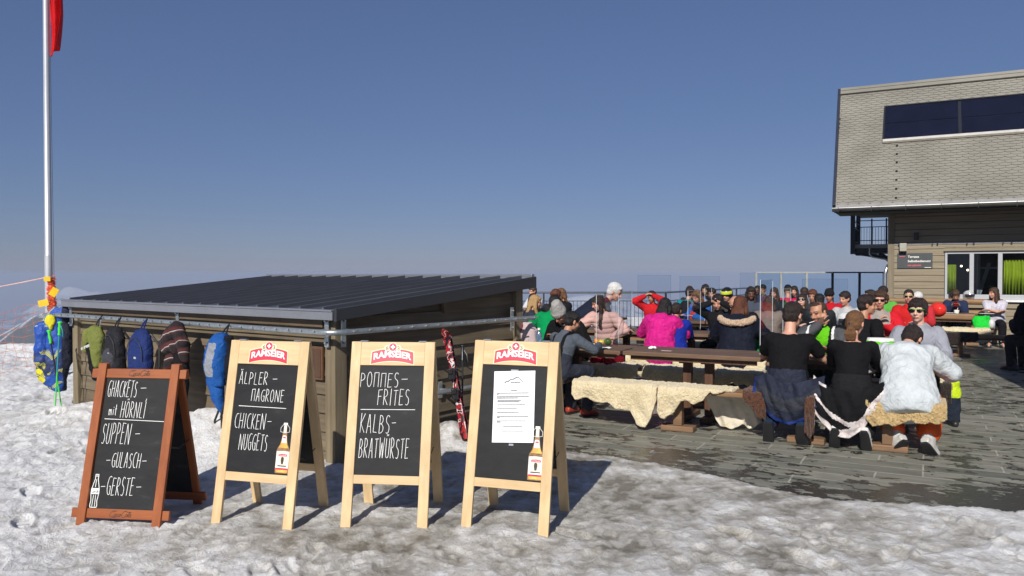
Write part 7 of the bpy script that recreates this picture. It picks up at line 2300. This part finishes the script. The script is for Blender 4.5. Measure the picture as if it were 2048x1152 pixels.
ski('red, black and white printed ski leaning behind the middle boards, the left of the pair', atz(889, 7.05, 658), atz(929, 6.75, 880))
ski('second red printed ski just behind the first one, by the third board', atz(893, 7.12, 660), atz(934, 6.80, 885))
ski_pole('black ski pole with a looped strap right of the red skis', atz(925, 7.2, 692), atz(924, 6.9, 893), gk, gk, .5)

# ================================================================ FLAGPOLE, FLAG, NETTING
fp = empty('flagpole', (*at(97.5, 12.0), 0), 0, 'tall white aluminium flagpole behind the blue ski jacket', 'flagpole')
MB().lathe([(.055, -.3), (.055, 1.9), (.0545, 1.905), (.051, 1.91), (.047, 4.5), (.040, 7.6), (.035, 8.2)], 24).build('pole', mat('pole_alu', (.62, .63, .65), rough=.35, metal=.5, var=.04), fp, smooth=True)
MB().ell((0, 0, 8.25), (.07, .07, .07)).build('ball', mat('pole_alu', (.6, .6, .6)), fp, smooth=True)
for dx in (.075, .105): MB().tube([(dx * .6, -.04, 7.9), (dx, -.04, 1.55)], .003, 5).build('halyard', black, fp, smooth=True)
MB().bbox((.04, -.06, 1.52), (.12, -.03, 1.56)).build('cleat', black, fp)
fm = cloth('flag_red', (.62, .012, .015), rough=.7)
b = MB(); V = []
nu, nv = 50, 70
for i in range(nu):
    s = i / (nu - 1)
    for j in range(nv):
        t = j / (nv - 1)
        drop = .45 * s
        x = .055 + .225 * s * (1 - .18 * t) * (1 - .9 * max(0, t - .78) * 1.6 * s) ; y = .10 * math.sin(s * 9 + t * 1.5) * s + .03 * math.sin(t * 9)
        z = 7.6 - (2.48 + .30 * (1 - s) - .12) * t - drop * .3
        V.append((x, y, z))
b.add(V, [(i * nv + j, i * nv + j + 1, (i + 1) * nv + j + 1, (i + 1) * nv + j) for i in range(nu - 1) for j in range(nv - 1)])
o = b.build('flag', fm, None, smooth=True, loc=fp.location); o.modifiers.new('s', 'SOLIDIFY').thickness = .002
tag(o, 'red flag hanging limp from the flagpole at the top left', 'flag')
# orange net bundle and its yellow labels tied to the pole
nt_ = mat('net_orange', (.72, .10, .03), rough=.6, var=.3, vs=40)
nb_ = empty('net_bundle', (fp.location.x + .10, fp.location.y - .10, 0), 0, 'bundle of orange safety netting with yellow tags tied to the flagpole', 'net')
rnd = random.Random(11)
b = MB()
for q in range(60):
    z0 = rnd.uniform(1.02, 1.58); a0 = rnd.uniform(0, 6.28); P_ = []
    zc = z0
    for k in range(9):
        a = a0 + k * .8; rr = rnd.uniform(.035, .075) * (1 - .3 * abs(zc - 1.3)); zc += rnd.uniform(-.03, .022)
        P_.append((rr * math.cos(a) + .03 * (1.4 - zc), rr * math.sin(a), zc))
    b.tube(P_, .004, 5)
b.build('netting', nt_, nb_, smooth=True)
b = MB(); b.cap((.0, 0, 1.50), (.03, 0, 1.08), .04, .035); b.blob('net_core', nt_, nb_, .010, 2, None, lambda V, N: .012 * vnoise(V * 50))
yl = mat('tag_yellow', (.80, .50, .01), rough=.5)
for (x_, z_, w1, h1, rr) in ((-.015, 1.54, .09, .07, 0), (.085, 1.34, .10, .14, .6), (-.075, 1.175, .14, .10, -.25)):
    b = MB(); b.box((0, 0, 0), (w1, .006, h1)); b.xf(Matrix.Translation((x_, -.085, z_)) @ Matrix.Rotation(rr, 4, 'Y') @ Matrix.Rotation(.3, 4, 'Z')); b.build('tag', yl, nb_, bevel=.01)
# netting fence running off to the left
nf = empty('net_fence', (fp.location.x, fp.location.y, 0), 0, 'thin orange net fence sagging left from the flagpole', 'net fence')
def NP(s, t):   # s 0..1 to the left, t 0..1 down
    x = -3.2 * s; y = -.1 + .8 * s
    zt = 1.56 - .26 * s - .10 * math.sin(math.pi * s); zb = .18 - .25 * s
    return np.array((x, y, zt + (zb - zt) * t))
b = MB()
b.tube([NP(s, 0) for s in np.linspace(0, 1, 14)], .007, 6)
b.build('top_cord', mat('cord_pale', (.75, .45, .38), rough=.6), nf, smooth=True)
b = MB(); rnd = random.Random(3)
for t in np.linspace(.30, 1, 8): b.tube([NP(s, t + .03 * math.sin(s * 20 + t * 9)) for s in np.linspace(0, 1, 40)], .0026, 4)
for s in np.linspace(0, 1, 18): b.tube([NP(s + .012 * math.sin(t * 14 + s * 30), t) for t in np.linspace(0.30, 1, 24)], .0026, 4)
b.build('mesh', mat('net_faded', (.55, .16, .08), rough=.7), nf, smooth=True)

# ================================================================ THINGS ON THE TABLES
def onT(px, v, z=.752):
    x, y = ray_v(px, v); return (x, y, z)
def bowl(label, px, v, r=.055, h=.075, z=.752, m=None, spoon=True, cat='tub', fill=None):
    o = empty('food_tub', onT(px, v, z), 0, label, cat)
    b = MB(); b.lathe([(r * .75, 0), (r * .78, .004), (r, h), (r * .96, h), (r * .72, .01)], 22); b.build('cup', m or whitep, o, smooth=True, angle=50)
    b = MB(); b.lathe([(r * .86, h * .75), (r * .85, h * .78)], 18); b.build('contents', fill or mat('food', (.5, .35, .15), rough=.6), o)
    if spoon: b = MB(); b.beam((0, 0, h * .6), (r * .7, .02, h + .05), .012, .004); b.build('spoon', mat('wood_spoon', (.7, .55, .35)), o)
    return o
def plate(label, px, v, w_, d_, z=.752, m=None):
    b = MB(); b.loft([(np.array((0, 0, 0)), np.array((w_ * .42, 0, 0)), np.array((0, d_ * .42, 0))), (np.array((0, 0, .006)), np.array((w_ * .5, 0, 0)), np.array((0, d_ * .5, 0))), (np.array((0, 0, .014)), np.array((w_ * .53, 0, 0)), np.array((0, d_ * .53, 0))), (np.array((0, 0, .010)), np.array((w_ * .45, 0, 0)), np.array((0, d_ * .45, 0)))], 28, power=5)
    return tag(b.build('tray', m or whitep, None, smooth=True, angle=40, loc=onT(px, v, z), rot=(0, 0, YAW)), label, 'tray')
plate('white tray with tubs between the black T-shirt and the ponytail', 1650, 8.55, .30, .2)
bowl('white paper tub with a wooden spoon in front of the smoking man', 1637, 8.75)
bowl('white paper tub right of the ponytail girl on the nearest table', 1742, 8.5)
plate('small white plate at the right end of the nearest table', 1872, 8.6, .20, .2)
bowl('white paper cup on the log topped table under the window', 1914, 19.8, z=.752)
plate('white plate on the log topped table, left', 1897, 19.75, .26, .2); plate('white plate on the log topped table, right', 1974, 19.75, .28, .2)
bowl('small grey cup near the folded arms of the woman', 1972, 19.9, r=.04, h=.07, m=mat('cup_grey', (.12, .13, .12)), spoon=False)
bowl('dark coffee cup in front of the man in red with sunglasses', 1792, 14.6, r=.04, h=.07, m=mat('cup_grey', (.12, .13, .12)), spoon=False)
# fruit, napkins, tissue
def fruit(name, label, px, v, r, col, cat, squash=.92):
    b = MB(); b.lathe([(r * .15, 0)] + [(r * math.sin(a), r * squash * (1 - math.cos(a))) for a in np.linspace(.25, 2.95, 12)] + [(r * .08, r * squash * 1.9)], 20)
    o = b.build(name, mat('fruit_' + cat, col, rough=.35, var=.15, vs=20), None, smooth=True, loc=onT(px, v), angle=180); return tag(o, label, cat)
fruit('orange', 'orange on the fruit table, left of the yellow fruit', 1194, 8.95, .035, (.80, .28, .02), 'orange')
fruit('lemon', 'yellow lemon on the fruit table', 1203, 8.8, .038, (.80, .66, .06), 'lemon')
fruit('avocado', 'green avocado on the fruit table, right of the lemon', 1216, 8.85, .048, (.09, .16, .03), 'avocado')
for lb, px, v, w_, d_ in (('white napkin under the fruit, left', 1178, 8.75, .2, .15), ('white napkin at the table front beside the screen', 1206, 8.42, .22, .12)):
    b = MB(); V = [(x_ * w_, y_ * d_, .003 + .01 * abs(math.sin(7 * x_ + 3 * y_))) for x_ in np.linspace(-.5, .5, 8) for y_ in np.linspace(-.5, .5, 8)]
    b.add(V, [(i * 8 + j, (i + 1) * 8 + j, (i + 1) * 8 + j + 1, i * 8 + j + 1) for i in range(7) for j in range(7)]); tag(b.build('napkin', paperm, None, loc=onT(px, v), rot=(0, 0, .4)), lb, 'napkin')
b = MB(); rnd = random.Random(2)
for q in range(9): b.ell((rnd.uniform(-.035, .035), rnd.uniform(-.02, .02), rnd.uniform(.012, .035)), (rnd.uniform(.014, .028), .016, .014), 8, 6)
tag(b.blob('tissue', paperm, None, .005, 1, None, lambda V, N: .004 * vnoise(V * 120), loc=onT(1305, 8.55)), 'crumpled white tissue on the nearest table', 'tissue')
b = MB(); b.bbox((-.06, -.03, 0), (.06, .03, .002)); tag(b.build('receipt', mat('receipt_pink', (.6, .42, .42)), None, loc=onT(1334, 8.5), rot=(0, 0, YAW)), 'pinkish paper slip right of the crumpled tissue', 'paper')
# green bag on the nearest table behind the youth, green helmet bag by the wall
lime = cloth('bag_lime', (.12, .55, .01), rough=.5); limy = mat('bag_yellow', (.55, .75, .02), rough=.5)
r = empty('lime_bag', onT(1762, 8.85), YAW, 'lime green and white helmet bag between the ponytail girl and the white jacket', 'bag')
b = MB(); b.loft([(np.array((0, 0, 0)), np.array((.11, 0, 0)), np.array((0, .08, 0))), (np.array((0, 0, .10)), np.array((.14, 0, 0)), np.array((0, .10, 0))), (np.array((0, 0, .17)), np.array((.13, 0, 0)), np.array((0, .09, 0)))], 20, power=3); b.blob('bag', lime, r, .008, 2, None, folds(.006, 14, 3))
MB().loft([(np.array((0, 0, .165)), np.array((.133, 0, 0)), np.array((0, .093, 0))), (np.array((0, 0, .20)), np.array((.125, 0, 0)), np.array((0, .085, 0)))], 20).build('rim', whitep, r, smooth=True)
MB().bbox((-.03, -.115, .03), (.02, -.098, .08)).build('patch', limy, r); MB().cap((.12, -.06, .06), (.24, .02, .16), .035, .03).build('side_pocket', limy, r, smooth=True)
r = empty('green_bag', (*at(1965, 16.6), .0), YAW, 'bright green jacket draped with a white helmet over the log bench', 'jacket')
b = MB(); b.loft([(np.array((.02, -.05, .26)), np.array((.07, 0, 0)), np.array((0, .05, 0))), (np.array((0, -.04, .42)), np.array((.13, 0, 0)), np.array((0, .06, 0))), (np.array((-.03, 0, .62)), np.array((.15, 0, 0)), np.array((0, .07, 0))), (np.array((-.01, .02, .72)), np.array((.13, 0, 0)), np.array((0, .05, 0)))], 18, power=2.6)
b.cap((.10, -.02, .70), (.11, -.04, .50), .04, .03)
b.blob('shell', cloth('bag_green', (.01, .55, .04), rough=.5), r, .010, 2, None, folds(.010, 12, 6))
b = MB(); b.ell((.17, 0, .56), (.07, .10, .11)); tag(b.build('ski_helmet', mat('helmet_white', (.6, .6, .6), rough=.25), None, smooth=True, loc=r.location, rot=(0, 0, YAW)), 'white helmet beside the bright green jacket on the log bench', 'helmet')
r = empty('carrier_bag', (*at(1514, 10.9), .46), YAW, 'green plastic carrier bag on the bench right of the navy parka', 'bag')
b = MB(); b.loft([(np.array((0, 0, .0)), np.array((.09, 0, 0)), np.array((0, .06, 0))), (np.array((.01, 0, .12)), np.array((.13, 0, 0)), np.array((0, .08, 0))), (np.array((0, 0, .26)), np.array((.11, 0, 0)), np.array((0, .05, 0)))], 16, power=3); b.blob('bag', mat('bag_plastic', (.01, .30, .07), rough=.3), r, .010, 1, None, folds(.016, 14, 9))
MB().tube([(-.06, 0, .25), (-.05, 0, .36), (0, 0, .40), (.05, 0, .36), (.06, 0, .25)], .012, 8).build('handle', mat('bag_clear', (.5, .5, .48), rough=.3), r, smooth=True)
# helmets
def loose_helmet(label, loc, m, gm_=None, s=1.0, rz=0):
    o = empty('ski_helmet', loc, rz, label, 'helmet')
    b = MB(); b.ell((0, 0, .11 * s), (.11 * s, .14 * s, .11 * s), 22, 14); b.ell((0, .04, .06 * s), (.10 * s, .09 * s, .06 * s)); b.blob('shell', m, o, .010, 2)
    if gm_: MB().loft([(np.array((.112 * s * math.sin(a), -.142 * s * math.cos(a), .10 * s)), np.array((0, 0, .03)), np.array((.012 * math.sin(a), -.012 * math.cos(a), 0))) for a in np.linspace(-1.2, 1.2, 12)], 8).build('goggles', gm_, o, smooth=True)
    return o
loose_helmet('black helmet with goggles on the window sill, left one', HO + UD * 1.42 - VD * .06 + Vector((0, 0, 1.02)), mat('helmet_black', (.012, .012, .012), rough=.25), mat('goggle_dark', (.03, .03, .04), rough=.1))
loose_helmet('silver helmet on the window sill, right one', HO + UD * 1.72 - VD * .06 + Vector((0, 0, 1.02)), mat('helmet_silver', (.6, .6, .62), rough=.2, metal=.3), mat('goggle_dark', (.03, .03, .04), rough=.1))
loose_helmet('shiny red helmet on the table before the facade', (*at(1876, 15.5), .76), mat('helmet_red', (.70, .03, .02), rough=.15), None, 1.35)
loose_helmet('white and silver helmet behind the leaning man in black', (*at(1690, 12.2), .78), mat('helmet_white', (.6, .6, .6), rough=.25), mat('goggle_dark', (.03, .03, .04)), 1.1)
# pale printed rucksack, cap and bottle by the shed corner
r = empty('rucksack', (*at(1052, 8.55), .0), YAW, 'pale pink printed rucksack behind the top of the rightmost board', 'backpack')
sp_ = fleece_mat('speckled_print', (.30, .26, .32), (.62, .50, .52), 90)
b = MB(); b.loft([(np.array((0, 0, .46)), np.array((.12, 0, 0)), np.array((0, .08, 0))), (np.array((0, 0, .75)), np.array((.15, 0, 0)), np.array((0, .10, 0))), (np.array((0, 0, 1.0)), np.array((.13, 0, 0)), np.array((0, .08, 0))), (np.array((0, 0, 1.08)), np.array((.06, 0, 0)), np.array((0, .04, 0)))], 20, power=2.8); b.blob('bag', [sp_, cloth('dusty_pink', (.42, .20, .22))], r, .009, 2, lambda c: (c[:, 2] < .84).astype(int), folds(.006, 12, 2))
MB().box((-.05, -.07, 1.02), (.09, .05, .09), rot=.3).build('patch', cloth('maroon', (.20, .04, .05)), r, bevel=.01)
r = empty('water_bottle', (*at(1078, 8.5), .752), 0, 'clear blue water bottle beside the pale printed rucksack', 'bottle')
wb_ = mat('bottle_plastic', (.30, .48, .66), rough=.12, trans=.75, var=.2, vs=40)
MB().lathe([(.030, 0), (.036, .01), (.036, .08), (.033, .10), (.036, .12), (.036, .18), (.028, .215), (.013, .24), (.013, .255)], 20).build('body', wb_, r, smooth=True)
MB().lathe([(.015, .25), (.015, .27), (.0, .271)], 14).build('cap', whitep, r)
# hi-vis jacket hanging at the table's right end
r = empty('work_jacket', (*at(1902, 8.3), 0), YAW, 'hi-vis yellow and dark trousers hanging off the bench end right of the white jacket', 'trousers')
b = MB(); b.loft([(np.array((.02, 0, .04)), np.array((.07, 0, 0)), np.array((0, .06, 0))), (np.array((.02, 0, .30)), np.array((.085, 0, 0)), np.array((0, .07, 0))), (np.array((.0, 0, .46)), np.array((.085, 0, 0)), np.array((0, .07, 0))), (np.array((-.04, 0, .56)), np.array((.08, 0, 0)), np.array((0, .06, 0)))], 18)
b.blob('leg', [cloth('hv_dark', (.018, .025, .04)), HV], r, .009, 3, lambda c: ((c[:, 2] > .30) & (c[:, 0] > -.06)).astype(int), folds(.010, 10, 3))
b = MB(); b.cap((.02, .02, .035), (.05, -.10, .03), .05, .035); b.blob('boot', black, r, .009, 2)
